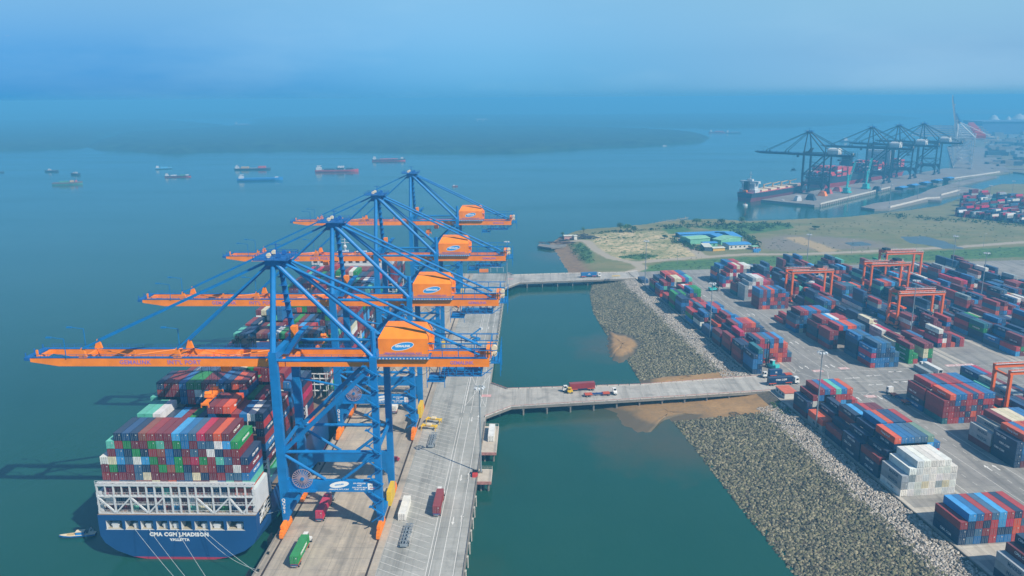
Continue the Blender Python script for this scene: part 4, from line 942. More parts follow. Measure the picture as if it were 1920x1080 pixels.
ex[(17, 3)] = mt; ex[(17, 2)] = og
h1 = [7, 9] + [10] * 14 + [9, 7]
ship('stern stack on the big ship', 2.6, h1, 500, extra=ex, hide=4)
h2 = [8, 9, 10, 10, 10, 9, 9, 9, 9, 9, 8, 11, 11, 11, 10, 10, 10, 10]
ship('second stack on the big ship', 17.6, h2, 501, front=h1, cols=[nv, nv, mt, mt, 'cream', nv, sk, mr, gr, sb, bl, mr, dr, og, dr, bl, wh, nv], extra={(17, 8): rd, (17, 7): nv, (17, 6): dr, (17, 5): bl, (16, 8): 'cream', (4, 9): wh})
h3 = [8, 10, 12, 12, 12, 12, 12, 12, 12, 12, 12, 12, 12, 12, 10, 10, 9, 9]
ship('third stack on the big ship', 32.2, h3, 502, front=h2, cols=[mr, mt, nv, dr, dr, bl, gr, gr, mr, mr, bl, db, og, mr, gr, mr, mr, mr])
h4 = [8, 9, 9, 10, 11, 11, 11, 10, 10, 11, 11, 12, 12, 12, 12, 12, 11, 10]
ship('fourth stack on the big ship', 47.0, h4, 503, front=h3, cols=[nv, gr, mr, og, wh, wh, wh, mr, mr, nv, sk, 'cream', gr, mr, mr, dr, dr, bl])
RB = [(61.9, 504), (100, 505), (114.9, 506), (129.8, 507), (144.7, 508), (159.6, 509), (174.5, 510), (189.4, 511), (204.3, 512), (219.2, 513), (233.8, 514), (266, 515), (281, 516), (296, 517), (311, 518), (326, 519)]
prev = h4
for j, (y, s) in enumerate(RB):
    b_ = [9, 8, 9, 9, 10, 10, 9, 10, 10, 10, 10, 9, 9, 8, 7, 5][j]
    h = []; cur = b_
    for c in range(NC):
        if rr.random() < .28: cur = max(6, min(11, b_ + rr.choice([-2, -1, 0, 0, 1])))
        h.append(cur)
    if y > 300: k = int((y - 300) / 9); h = [0] * k + h[k:NC - k] + [0] * k
    if j == 0: h[3:8] = [9, 0, 0, 0, 0]
    if j == 1: h[2:9] = [8, 8, 8, 8, 8, 8, 8]
    ship('deck stack ' + ordw(j + 4) + ' from the stern', y, h, s, front=prev); prev = h

# ------------------------------------------------------------------ choose the 300 that show largest; the rest is one mass
def area(P):
    return abs(sum(P[i][0] * P[(i + 1) % 4][1] - P[(i + 1) % 4][0] * P[i][1] for i in range(4))) / 2
def shows(c):
    ca, sa = math.cos(c['r']), math.sin(c['r']); W_, L_, z0, z1 = CW / 2, c['L'] / 2, c['z'], c['z'] + CH
    def w_(a, b_, z): return (c['x'] + a * ca - b_ * sa, c['y'] + a * sa + b_ * ca, z)
    FA = {'T': [(-W_, -L_, z1), (W_, -L_, z1), (W_, L_, z1), (-W_, L_, z1)], 'S': [(-W_, -L_, z0), (W_, -L_, z0), (W_, -L_, z1), (-W_, -L_, z1)], 'W': [(-W_, L_, z0), (-W_, -L_, z0), (-W_, -L_, z1), (-W_, L_, z1)], 'E': [(W_, -L_, z0), (W_, L_, z0), (W_, L_, z1), (W_, -L_, z1)]}
    tot = 0
    for k, P in FA.items():
        if not c[k]: continue
        n = {'T': (0, 0, 1), 'S': (sa, -ca, 0), 'W': (-ca, -sa, 0), 'E': (ca, sa, 0)}[k]; q0 = w_(*P[0])
        if (0 - q0[0]) * n[0] + (0 - q0[1]) * n[1] + (H - q0[2]) * n[2] <= 0: continue
        Q = [proj(*w_(*p)) for p in P]
        cx, cy = sum(q[0] for q in Q) / 4, sum(q[1] for q in Q) / 4
        if not (-15 < cx < 1935 and -15 < cy < 1095): continue
        tot += area(Q)
    if c['hid']: tot *= .15
    return tot
for c in CONT: c['a'] = shows(c)
CONT.sort(key=lambda c: -c['a'])
SINGLE, MASS = CONT[:300], [c for c in CONT[300:] if c['T'] or c['S'] or c['W'] or c['E']]

M_cobj = container_paint('container_enamel', 'object'); M_catt = container_paint('container_enamel_mass', 'attr')
M_rod = paint('galvanised_rod', '8d9496', .4, .5); M_gap = paint('seal_and_gap_shade', '24262a', .8)
def body_mesh(L):
    g = MB(); a, l, h = CW / 2, L / 2, CH - .03; e = .05
    g.box(-a + e, a - e, -l + .03, l - e, .12, h - e)
    for x in (-1, 1):
        for y in (-1, 1): g.box(min(x * a, x * (a - .16)), max(x * a, x * (a - .16)), min(y * l, y * (l - .18)), max(y * l, y * (l - .18)), 0, h)
        g.box(min(x * a, x * (a - .1)), max(x * a, x * (a - .1)), -l + .18, l - .18, .02, .17); g.box(min(x * a, x * (a - .08)), max(x * a, x * (a - .08)), -l + .18, l - .18, h - .13, h - .02)
        n = 16     # pressed side panels
        for k in range(n): y = -l + .5 + (2 * l - 1) * (k + .25) / n; g.box(min(x * (a - e), x * (a - .012)), max(x * (a - e), x * (a - .012)), y, y + (2 * l - 1) / n * .5, .17, h - .13)
    g.box(-a + .16, a - .16, l - .1, l, .02, h - .02)
    return g.mesh('container', M_cobj)
def door_mesh(L):
    g = MB(); a, l, h = CW / 2, L / 2, CH - .03
    g.box(-a + .17, -.03, -l, -l + .03, .1, h - .1, 0); g.box(.03, a - .17, -l, -l + .03, .1, h - .1, 0); g.box(-.03, .03, -l + .012, -l + .03, .1, h - .1, 2)
    for x in (-.85, -.35, .35, .85):
        g.box(x - .035, x + .035, -l - .05, -l, .12, h - .12, 1)
        g.box(x - .02, x + .2 * (1 if x < 0 else -1) if x < 0 else x + .02, -l - .06, -l - .05, 1.05, 1.13, 1) if x < 0 else g.box(x - .2, x + .02, -l - .06, -l - .05, 1.05, 1.13, 1)
    g.box(.5, .72, -l - .015, -l, 1.75, 2.05, 3)
    return g.mesh('door', [M_cobj, M_rod, M_gap, M_white])
def reefer_mesh(L):
    g = MB(); a, l, h = CW / 2, L / 2, CH - .03
    g.box(-a + .17, a - .17, -l - .01, -l + .03, .3, h - .15, 0)
    for x in (-.6, 0, .6): g.box(x - .035, x + .035, -l - .03, -l - .01, .12, h - .12, 2)
    for k in range(4): g.box(-a + .2, a - .2, -l - .02, -l - .01, .5 + k * .5, .53 + k * .5, 2)
    return g.mesh('end_wall', [M_cobj, M_rod, M_gap])
BM, DM, RM = body_mesh(CL), door_mesh(CL), reefer_mesh(CL)
M_let = paint('lettering_white', 'e8e6e0', .6, 0, .05); M_letd = paint('lettering_dark', '2c4a63', .6, 0, .05)
M_leto = paint('lettering_pale', 'd9c9a8', .6, 0, .05)
def jitter(c, r, k=.13):
    q = 1 + r.uniform(-k, k); return (min(1, c[0] * q * (1 + r.uniform(-.06, .06))), min(1, c[1] * q), min(1, c[2] * q * (1 + r.uniform(-.06, .06))), 1)
def side_text(o, col, side, r):
    x = (CW / 2 + .002) * (-1 if side == 'W' else 1); rot = WEST if side == 'W' else EAST
    if col in ('navy', 'dark blue', 'maroon', 'blue'):
        if r.random() < .72: lettering('CMA CGM', 1.15, M_let, o, (x, r.choice([0, 0, 2.2]), 1.45), rot)
    elif col == 'grey': lettering('MAERSK', 1.5, M_letd, o, (x, -1.2, 1.3), rot)
    elif col in ('green',) and r.random() < .8: lettering('EVERGREEN', 1.1, M_let, o, (x, 0, 1.4), rot)
    elif col == 'orange' and r.random() < .6: lettering('Hapag-Lloyd', 1.1, M_let, o, (x, 0, 1.4), rot)
    elif col in ('sky blue',) and r.random() < .5: lettering('MSC', 1.2, M_let, o, (x, 0, 1.4), rot)
    elif col == 'white' and r.random() < .25: lettering('C H I N A', .95, M_letd, o, (x, 0, 1.3), rot)
def lab(c):
    col = c['col']; n = c['n']; cc = c['c']
    pos = ordw(cc) + ' column' if n > 2 else ('left column' if cc == 0 else 'right column')
    tier = 'topmost' if c['top'] == 0 else ordw(c['top']) + ' from top'
    return '%s container, %s, %s, %s' % (col, tier, pos, c['stack'])
prot = None
for c in SINGLE:
    r = random.Random(hash((round(c['x'] * 10), round(c['y'] * 10), round(c['z'] * 10))) & 0xffffff)
    o = bpy.data.objects.new('shipping_container', BM); COL.objects.link(o); o.location = (c['x'], c['y'], c['z']); o.rotation_euler[2] = c['r']
    pc = jitter(PALC[c['col']], r); o.color = pc
    tag(o, lab(c), 'container', 'stacked shipping containers')
    if c['S']:
        d = bpy.data.objects.new('door' if c['col'] not in ('white', 'cream') else 'end_wall', DM if c['col'] not in ('white', 'cream') else RM); COL.objects.link(d); d.parent = o; d.color = pc
    for s in 'WE':
        if c[s]:
            n = {'W': -1, 'E': 1}[s] * math.cos(c['r'])
            if (0 - c['x']) * n > 0: side_text(o, c['col'], s, r)
g = MB(); mt_ = MB()
for c in MASS:
    r = random.Random(hash((round(c['x'] * 10), round(c['y'] * 10), round(c['z'] * 10))) & 0xffffff); g.col = jitter(PALC[c['col']], r)
    ca, sa = math.cos(c['r']), math.sin(c['r'])
    def hx(x0, x1, y0, y1, z0, z1, m=0, skip=()):
        P = [(x0, y0, z0), (x1, y0, z0), (x1, y1, z0), (x0, y1, z0), (x0, y0, z1), (x1, y0, z1), (x1, y1, z1), (x0, y1, z1)]
        g.hexa([(c['x'] + a * ca - b_ * sa, c['y'] + a * sa + b_ * ca, c['z'] + z) for a, b_, z in P], m, skip)
    W_, L_ = CW / 2 - .03, c['L'] / 2
    hx(-W_, W_, -L_, L_, .04, CH - .05)
    if c['S'] and c['a'] > 14:
        for x in (-.85, -.35, .35, .85): hx(x - .04, x + .04, -L_ - .05, -L_, .15, CH - .2, 1, (0, 1, 4))
        hx(-.03, .03, -L_ - .01, -L_ + .01, .15, CH - .15, 2, (0, 1, 4))
        (hx(.5, .72, -L_ - .02, -L_, 1.75, 2.05, 3, (4,)) if r.random() < .5 else None)
    if c['a'] > 10:     # dark slab under each box, its colour standing in for the gap's shade
        hx(-W_ + .04, W_ - .04, -L_ + .05, L_ - .05, 0, .04, 2, (0, 1))
g.col = None
me = g.mesh('shipping_container', [M_catt, M_rod, M_gap, M_white])
o = bpy.data.objects.new('shipping_container', me); COL.objects.link(o); tag(o, 'mass of smaller stacked containers behind the nearest ones in yard and ship', 'containers', 'stacked shipping containers', 'stuff')

def box_on(x, y, z, rotz, col, label, text=None, door=True, reefer=False):
    """a single container carried by something"""
    o = bpy.data.objects.new('shipping_container', BM); COL.objects.link(o); o.location = (x, y, z); o.rotation_euler[2] = rotz; o.color = PALC[col]
    tag(o, label, 'container', 'single containers on trucks and ground')
    d = bpy.data.objects.new('end_wall' if reefer else 'door', RM if reefer else DM); COL.objects.link(d); d.parent = o; d.color = PALC[col]
    if text:
        for s, x_, rot in (('W', -CW / 2 - .002, WEST), ('E', CW / 2 + .002, EAST)): lettering(text, 1.2, M_let, o, (x_, 0, 1.4), rot)
    return o
# ================================================================== THE BIG CONTAINER SHIP
M_hull = paint('hull_blue', '1c4a7c', .42, 0, .12, .08); M_boot = paint('hull_red', 'a8324a', .5, 0, .15, .2); M_deck = paint('ship_deck', '7d6a58', .8, 0, .2, .3); M_shipw = paint('ship_white', 'c6c8c8', .5, 0, .08, .3, .25)
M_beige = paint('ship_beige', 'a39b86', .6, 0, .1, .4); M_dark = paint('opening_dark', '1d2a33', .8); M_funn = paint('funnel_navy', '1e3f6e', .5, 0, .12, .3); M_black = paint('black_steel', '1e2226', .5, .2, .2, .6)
M_glass = paint('dark_glass', '16222b', .15)
S = thing('container_ship', 'huge blue-hulled container ship lying along the quay, stern to camera', 'ship', (SX, SY, 0))
BH = 24.6; ZL = [-2, .8, 3, 5.5, 8, 10.2, 13.2, SZ]; YL = [0, 3, 14, 30, 60, 100, 150, 200, 250, 290, 310, 325, 340, 350, 358, 364, 366]
def half(y, z):
    b_ = BH
    if y < 60:
        f = y / 60; low = max(0.0, min(1.0, (9 - z) / 10.2)); e = math.sqrt(max(0.0, 1 - low ** (2.1 + 5 * f))); b_ = BH * (e * (1 - f) + (1 if z > -1.5 else .97) * f) if f < 1 else BH
    if y > 285:
        t_ = (y - 285) / 81; fl = .62 + .38 * (z + 2) / 17; b_ = BH * max(0.0, 1 - (t_ / fl) ** 2.1) if t_ < fl else 0.0
    return max(.05, b_)
hb = MB()
for j, y in enumerate(YL):
    for z in ZL: hb.v.append((-half(y, z), y, z)); hb.v.append((half(y, z), y, z))
nz = len(ZL) * 2
for j in range(len(YL) - 1):
    for k in range(len(ZL) - 1):
        if j == 1 and k >= 5: continue          # side opening of the mooring deck
        a = j * nz + k * 2; m_ = 1 if k == 0 else 0
        hb.face((a, a + nz, a + nz + 2, a + 2) if False else (a + 2, a + nz + 2, a + nz, a), m_); hb.face((a + 1, a + nz + 1, a + nz + 3, a + 3), m_)
OPN = [(-22.2, -17.2), (-16.2, -12.2), (-11.4, -7.6), (-6.5, -3.1), (-2.4, .4), (1.2, 4.4), (5.4, 9.4), (10.2, 14.4), (15.4, 20.6)]
for k in range(len(ZL) - 1):
    m_ = 1 if k == 0 else 0
    if k != 5: hb.face((k * 2, k * 2 + 1, k * 2 + 3, k * 2 + 2), m_)
    else:
        xs = [-half(0, 10.2)] + [v for o_ in OPN for v in o_] + [half(0, 10.2)]
        for i in range(0, len(xs), 2): hb.quad((xs[i], 0, 10.2), (xs[i + 1], 0, 10.2), (xs[i + 1], 0, 13.2), (xs[i], 0, 13.2), 0)
for j in range(len(YL) - 1):
    y0, y1 = YL[j], YL[j + 1]; a, b_ = half(y0, SZ), half(y1, SZ); hb.quad((-a, y0, SZ - .01), (a, y0, SZ - .01), (b_, y1, SZ - .01), (-b_, y1, SZ - .01), 2)
hb.build('hull', [M_hull, M_boot, M_deck], S)
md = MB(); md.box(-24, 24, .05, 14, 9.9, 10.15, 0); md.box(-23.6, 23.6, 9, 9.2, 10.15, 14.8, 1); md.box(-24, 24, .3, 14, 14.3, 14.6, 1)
for a, b_ in OPN: md.box(a - .35, a - .02, .02, 3.5, 10.2, 13.2, 2); md.box(a - .3, b_ + .3, -.02, .25, 10.05, 10.22, 2)
md.build('mooring_deck', [M_beige, M_dark, M_shipw], S)
for i, x in enumerate((-20, -13.2, -9.4, -4, -.8, 8.2, 11.8, 19)):
    wn = MB(); wn.box(x - .9, x + .9, 1.0, 2.4, 10.16, 11.9); wn.tube((x - 1.3, 1.7, 11.1), (x + 1.3, 1.7, 11.1), .55, n=10); wn.build('winch', M_shipw, S)
lettering('CMA CGM J.MADISON', 1.75, M_let, S, (.2, -.03, 8.55), SOUTH, bold=.05, space=1.08)
lettering('VALLETTA', 1.2, M_let, S, (.2, -.03, 6.75), SOUTH, bold=.05, space=1.1)
fr = MB(); XP = [-24.2 + 48.4 * i / 19 for i in range(20)]; yy = 1.0
for i, x in enumerate(XP):
    if i % 2 == 0 or 6 < i < 12: fr.box(x - .2, x + .2, yy - .25, yy + .25, SZ, 25.1)
    fr.box(x - .14, x + .14, yy - .22, yy + .22, 20.9, 25.1)
for z, t_ in ((15.15, .16), (20.9, .2), (24.6, .24)): fr.box(-24.5, 24.5, yy - .28, yy + .28, z - t_, z + t_)
fr.box(-24.5, 24.5, yy, yy + .5, 17.95, 18.05); fr.box(-24.5, 24.5, yy, yy + .5, 21.1, 21.2); fr.box(-24.5, 24.5, yy - .2, yy + 1.4, 24.95, 25.1)
for i0 in (0, 4, 12, 16):
    i1 = min(i0 + 4, 19); xm = (XP[i0] + XP[i1]) / 2
    fr.bar((XP[i0], yy - .1, 20.6), (xm, yy - .1, 15.3), .45, .45); fr.bar((XP[i1], yy - .1, 20.6), (xm, yy - .1, 15.3), .45, .45)
fr.build('stern_frame', M_shipw, S)
rl = MB()
for z0 in (15.3, 18.05, 21.25, 25.1):
    for h_ in (.5, 1.05): rl.bar((-24.5, yy - .22, z0 + h_), (24.5, yy - .22, z0 + h_), .07)
    for i in range(39): x = -24.5 + 49 * i / 38; rl.bar((x, yy - .22, z0), (x, yy - .22, z0 + 1.05), .07)
rl.build('railing', M_shipw, S)
sh_ = MB(); sh_.box(23.2, 24.4, 2, 13.5, SZ, 22.8); sh_.build('side_house', M_shipw, S); sh_ = MB(); sh_.box(-24.4, -23.4, 2, 13.5, SZ, 22.0); sh_.build('side_house', M_shipw, S)
ld = MB()
for z in (11.2, 12.4, 13.6, SZ): ld.bar((24.3, 3, z), (24.3, 14, z), .12)
for y in (3, 5.7, 8.4, 11.1, 14): ld.bar((24.3, y, 10.2), (24.3, y, SZ), .15)
ld.bar((24.1, 4, 10.2), (24.1, 11, SZ), .5, .2); ld.build('side_ladder', M_shipw, S)
# lashing bridges between the bays
for y in (15.3, 30.4, 60.0, 98.4, 128.3, 158.1, 188, 217.8, 264.4, 294.4, 324):
    if y > 290: hw = half(y, SZ) - .5
    else: hw = 24.2
    lb = MB(); top = 25.5
    for i in range(0, 20): x = -hw + 2 * hw * i / 19; lb.box(x - .14, x + .14, y, y + .3, SZ, top); 
    for z in (18, 20.8, 23.4, top): lb.box(-hw, hw, y - .1, y + 1.2, z - .12, z)
    for sx in (-1, 1):
        lb.box(min(sx * hw, sx * (hw - 1.6)), max(sx * hw, sx * (hw - 1.6)), y - .1, y + .05, SZ, SZ + 2.6)
        for z in (15.2, 17.8, 20.4, 23): lb.bar((sx * (hw - 1.5), y - .1, z), (sx * hw, y - .1, z + 2.5), .22)
        lb.box(min(sx * hw, sx * (hw - .3)), max(sx * hw, sx * (hw - .3)), y - .2, y + 1.3, SZ, top + 1.1); lb.box(min(sx * (hw - 1.9), sx * (hw - 1.6)), max(sx * (hw - 1.9), sx * (hw - 1.6)), y - .2, y + .1, SZ, top + 1.1)
    lb.build('lashing_bridge', M_shipw, S)
fb = MB(); fb.hexa([(-13.5, 82, SZ), (2.5, 82, SZ), (2.5, 97, SZ), (-13.5, 97, SZ), (-13.5, 83, 40.2), (2.5, 83, 40.2), (2.5, 97, 40.2), (-13.5, 97, 40.2)]); fb.box(-13.0, -11.2, 82.2, 83, 40, 42.4)
fo = fb.build('funnel', M_funn, S)
for x, r_, h_ in ((-12.2, .7, 3), (-10.6, .75, 4.6), (-8.9, .75, 4.4), (-5.4, .75, 4.3), (-3.7, .7, 4.4), (-7.2, 1.7, 2.6)):
    e = MB(); e.tube((x, 88, 40.1), (x, 88, 40.2 + h_), r_, n=10); e.tube((x, 88, 40.2 + h_), (x, 86.9, 40.9 + h_), r_, r_ * .9, n=10); e.build('exhaust_pipe', M_black, fo)
br = MB(); br.box(-20, 20, 250, 261, SZ, 41); br.box(-24.8, 24.8, 250.5, 258, 41, 44.2); br.box(-12, 12, 250.5, 259, 44.2, 46.6); br.box(-9, -3, 252, 257, 46.6, 49); br.box(2, 8, 252, 258, 46.6, 48.4)
bo = br.build('deckhouse', M_shipw, S)
for i in range(11): wd = MB(); x = -23.5 + i * 4.3; wd.box(x, x + 2.4, 250.42, 250.52, 42.3, 43.5); wd.build('window', M_glass, bo)
for i in range(9):
    for z in (38.2, 35.4): wd = MB(); x = -18 + i * 4.2; wd.box(x, x + 1.4, 249.94, 250.02, z, z + 1.1); wd.build('window', M_glass, bo)
ms = MB(); ms.tube((-4.6, 254.5, 49), (-4.6, 254.5, 58), .35, .15); ms.bar((-7.5, 254.5, 54), (-1.7, 254.5, 54), .3); ms.bar((-6.5, 254.5, 56), (-2.7, 254.5, 56), .25); ms.blob((-4.6, 254.5, 51.5), (1.1, 1.1, 1.1), n=10); ms.build('radar_mast', M_shipw, S)
ms = MB(); ms.tube((0, 352, SZ), (0, 352, 40), .5, .25); ms.bar((-2.6, 352, 35), (2.6, 352, 35), .5); ms.bar((-1.8, 352, 37.6), (1.8, 352, 37.6), .4); ms.build('foremast', M_shipw, S)
bw = MB(); P = [(-half(y, SZ) , y) for y in (332, 340, 350, 358, 364)]; bw.prism([(-p[0], p[1]) for p in P] + [(p[0], p[1]) for p in P[::-1]], SZ, 19.5); bw.build('forecastle', M_hull, S)
# mooring lines
M_rope = paint('mooring_rope', 'b9c2c0', .8)
def rope(a, b_, sag, label):
    r = MB(); n_ = 14; prev = None
    for i in range(n_ + 1):
        f = i / n_; p = (a[0] + (b_[0] - a[0]) * f, a[1] + (b_[1] - a[1]) * f, a[2] + (b_[2] - a[2]) * f - sag * 4 * f * (1 - f))
        if prev: r.tube(prev, p, .05, n=5, cap=False)
        prev = p
    tag(r.build('mooring_line', M_rope), label, 'rope', 'mooring lines of the big ship')
rope((SX - 13.6, SY, 10.5), (-79.8, 176, QZ + .5), 1.2, 'mooring line from the second stern opening down to the quay')
rope((SX - 9.2, SY, 10.5), (-79.8, 178, QZ + .5), 1.0, 'mooring line from the third stern opening down to the quay')
rope((SX - .6, SY, 10.5), (-79.8, 182, QZ + .5), .9, 'mooring line from the middle stern opening to the quay')
rope((SX + 7.6, SY, 10.5), (-79.8, 201.5, QZ + .5), .5, 'tight mooring line ending at the quay fender')
rope((SX + 6.2, SY, 10.5), (-79.8, 203, QZ + .5), 2.6, 'slack mooring line hanging left of the tight one')
rope((SX + 24.4, SY + 8, 11), (-79.8, 243, QZ + .5), .4, 'mooring line from the ship side to the crane leg')
# fenders and bollards
for i, y in enumerate((202, 222, 146, 166, 184, 242)):
    f = thing('quay_fender', ['dark frame fender where the tight mooring line lands', 'dark frame fender beside the nearest orange wheels', 'dark frame fender low at the photo edge', 'dark fender on the quay face below the frame', 'dark fender just short of the landing mooring lines', 'dark fender hidden between ship side and crane leg'][i], 'fender', (QL, y, 0), 0, 'fenders along the quay face')
    p = MB(); p.box(-1.9, -1.4, -1.9, 1.9, .6, 4.7); p.build('panel', M_black, f); c_ = MB(); c_.tube((-1.4, 0, 2.8), (0, 0, 2.8), .9, 1.0, 10); c_.build('cone', M_black, f)
    c_ = MB()
    for s_ in (-1.8, 1.8): c_.bar((-1.6, s_, 4.6), (0, s_, 4.4), .12)
    c_.build('chain', M_black, f)
bm = MB(); bm.tube((0, 0, 0), (0, 0, .55), .28, .22, 10); bm.tube((0, 0, .55), (0, 0, .75), .42, .36, 10); bmesh_ = bm.mesh('bollard', M_black)
for y in (140, 155, 170, 178, 192, 203, 212, 232, 252, 272):
    o = bpy.data.objects.new('bollard', bmesh_); COL.objects.link(o); o.location = (-80.0, y, QZ); tag(o, 'small black iron bollard on the water-side edge of the quay', 'bollard', 'bollards on the water side of the quay')

# ================================================================== SHIP-TO-SHORE CRANES
M_cb = paint('crane_blue', '086fae', .5, 0, .16, .25, .22); M_co = paint('crane_orange', 'f48400', .5, 0, .14, .25, .16); M_cd = paint('crane_walkway', '1c64a6', .6, .2, .2, .5); M_vio = paint('lettering_violet', '9a6cb0', .6, 0, .08)
M_cy = paint('crane_yellow', 'dcb41c', .5, 0, .1, .3); M_wheel = paint('wheel_rust', '7a3a1c', .7, .1, .3, 1); M_lblue = paint('logo_blue', '2b8fd0', .5, 0, .05); M_cable = paint('cable_black', '24303a', .6)
M_reel = paint('reel_spokes', 'b39a9e', .5, .2, .1, .5)
def oval(mb, cx, y, cz, a, b_, tilt, m, n=28):
    mb.poly([(cx + a * math.cos(t) * math.cos(tilt) - b_ * math.sin(t) * math.sin(tilt), y, cz + a * math.cos(t) * math.sin(tilt) + b_ * math.sin(t) * math.cos(tilt)) for t in [2 * math.pi * k / n for k in range(n)]], m)
GX = 30.5; FY_, RY = -10.5, 10.5            # gauge; front and rear frames
def make_crane(sub, trol, spread_z, num, text=True):
    """local origin: on the water-side rail, mid crane. x to land, z above the quay. sub = tuple of materials blue, orange, house"""
    B_, O_, Hm = sub
    t = thing('quay_crane', 'quay crane', 'crane')
    for x in (0, GX):
        for y, s_ in ((FY_, 1), (RY, -1)):
            l = MB()
            if x == 0:
                l.hexa([(-.9, y - .75, 3.6), (.9, y - .75, 3.6), (.9, y + .75, 3.6), (-.9, y + .75, 3.6), (-1.25, y - .95, 18), (2.2, y - .95, 18), (2.2, y + .95, 18), (-1.25, y + .95, 18)])
                l.hexa([(-1.25, y - .95, 18), (1.5, y - .95, 18), (1.5, y + .95, 18), (-1.25, y + .95, 18), (-1.2, y - .9, 60), (1.2, y - .9, 60), (1.2, y + .9, 60), (-1.2, y + .9, 60)])
            else:
                l.hexa([(-.9 + x, y - .75, 3.6), (.9 + x, y - .75, 3.6), (.9 + x, y + .75, 3.6), (-.9 + x, y + .75, 3.6), (x - 2, y - .85, 17.8), (x + 1, y - .85, 17.8), (x + 1, y + .85, 17.8), (x - 2, y + .85, 17.8)])
                l.hexa([(x - 1.1, y - .8, 17.8), (x + 1.0, y - .8, 17.8), (x + 1.0, y + .8, 17.8), (x - 1.1, y + .8, 17.8), (x - 1, y - .8, 58.5), (x + 1, y - .8, 58.5), (x + 1, y + .8, 58.5), (x - 1, y + .8, 58.5)])
            leg = l.build('leg', B_, t)
            if text and x == 0 and y == FY_:
                for i, ch in enumerate('QC0%d' % num): lettering(ch, 1.5, M_let, leg, (-.1, y - .93, 10.9 - i * 1.35), SOUTH)
            bg_ = MB(); yo = y - s_ * 1.0 
            bg_.box(x - .55, x + .55, yo - 3.6, yo + 3.6, 2.9, 3.9, 0)
            for q in (-2.6, 2.6): bg_.box(x - .5, x + .5, yo + q - 2.2, yo + q + 2.2, 1.9, 2.7, 0); bg_.box(x - .3, x + .3, yo + q - .4, yo + q + .4, 2.7, 2.95, 0)
            for q in range(-4, 5):
                bg_.box(x - .55, x + .55, yo + q * 1.2 - .34, yo + q * 1.2 + .34, .55, 1.9, 0); bg_.tube((x - .25, yo + q * 1.2, .42), (x + .25, yo + q * 1.2, .42), .4, n=8, m=1)
            bg_.build('bogie', [O_, M_wheel], t)
        sb_ = MB(); sb_.box(x - .7, x + .7, FY_ + .8, RY - .8, 3.8, 5.4); sb_.build('sill_beam', B_, t)
        yb_ = MB(); yb_.box(x - .9, x + .9, FY_ + .9, RY - .9, 57.2, 59.4); yb_.build('cross_beam', B_, t); yb_ = MB(); yb_.bar((x, FY_ + .8, 28), (x, RY - .8, 28), .9); yb_.build('cross_beam', B_, t)
    for y in (FY_, RY):
        p = MB(); p.hexa([(.8, y - .8, 13.9), (GX - .8, y - .8, 13.9), (GX - .8, y + .8, 13.9), (.8, y + .8, 13.9), (.8, y - .8, 17.6), (GX - .8, y - .8, 17.6), (GX - .8, y + .8, 17.6), (.8, y + .8, 17.6)])
        for a, b_, c_ in ((1.0, 5.5, 8.5), (GX - 1, GX - 5, 9.0)): p.poly([(a, y - .7, c_), (a, y - .7, 13.92), (b_, y - .7, 13.92)]); p.poly([(a, y + .7, c_), (b_, y + .7, 13.92), (a, y + .7, 13.92)]); p.quad((a, y - .7, c_), (b_, y - .7, 13.92), (b_, y + .7, 13.92), (a, y + .7, c_))
        pb = p.build('portal_beam', B_, t)
        if text and y == FY_:
            lo = MB(); oval(lo, 18.0, y - .815, 16.4, 3.1, 1.05, .16, 0); lo.build('logo', M_let, pb)
            lettering('GEMALINK', .62, M_lblue, pb, (18, y - .84, 16.4), (R(90), R(-9), 0)); lettering("GEMALINK INT'L PORT", .62, M_let, pb, (17.8, y - .82, 14.75), SOUTH)
            for s_, z in (('SWL SPREADER', 16.85), ('65 MT', 16.15), ('SWL HOOK BEAM', 15.4), ('75 MT / 65 MT', 14.75)): lettering(s_, .58, M_let, pb, (24.4, y - .82, z), SOUTH)
            sg = MB(); sg.quad((27.0, y - .82, 14.7), (30.0, y - .82, 14.7), (30.0, y - .82, 16.9), (27.0, y - .82, 16.9)); sgo = sg.build('sign', M_let, pb)
            lettering('PORT', .7, M_cable, sgo, (28.5, y - .84, 16.0), SOUTH); sg = MB(); sg.box(27.6, 29.4, y - .84, y - .83, 15.1, 15.35); sg.build('sign_mark', M_boot, sgo)
        s_ = MB(); s_.tube((1, y, 27.2), (GX - 1, y, 27.2), .55); s_.build('strut', B_, t)
        s_ = MB(); s_.tube((1, y - .2, 57.4), (GX - 1, y - .2, 57.4), .55); s_.build('upper_strut', B_, t)
        for a, b_ in (((1.2, y, 26.0), (13.5, y, 17.8)), ((GX - 1, y, 26.0), (19, y, 17.8))): s_ = MB(); s_.tube(a, b_, .5); s_.build('brace', B_, t)
        s_ = MB(); s_.bar((1.0, y, 27.5), (GX - 1.4, y, 54.5), 1.3, 1.5, 0, (0, 1, 0)); s_.build('diagonal_brace', B_, t)
        if y == RY: s_ = MB(); s_.tube((1.0, y, 44), (GX * .5, y, 41), .4); s_.build('brace', B_, t)
    # reel
    rl = MB(); rl.ring((6.6, FY_ - 1.3, 18.6), 3.2, .14, 'y', 30, 1)
    for k in range(24): a = 2 * math.pi * k / 24; rl.bar((6.6 + .5 * math.cos(a), FY_ - 1.3, 18.6 + .5 * math.sin(a)), (6.6 + 3.2 * math.cos(a), FY_ - 1.3, 18.6 + 3.2 * math.sin(a)), .1, .2, 1)
    rl.tube((6.6, FY_ - 1.6, 18.6), (6.6, FY_ - .6, 18.6), .6, n=12, m=0); rl.build('cable_reel', [B_, M_reel], t)
    pl = MB(); pl.box(2, 11, FY_ - 2.6, FY_ - .9, 14.6, 14.8); pl.bar((2, FY_ - 2.6, 15.8), (11, FY_ - 2.6, 15.8), .08)
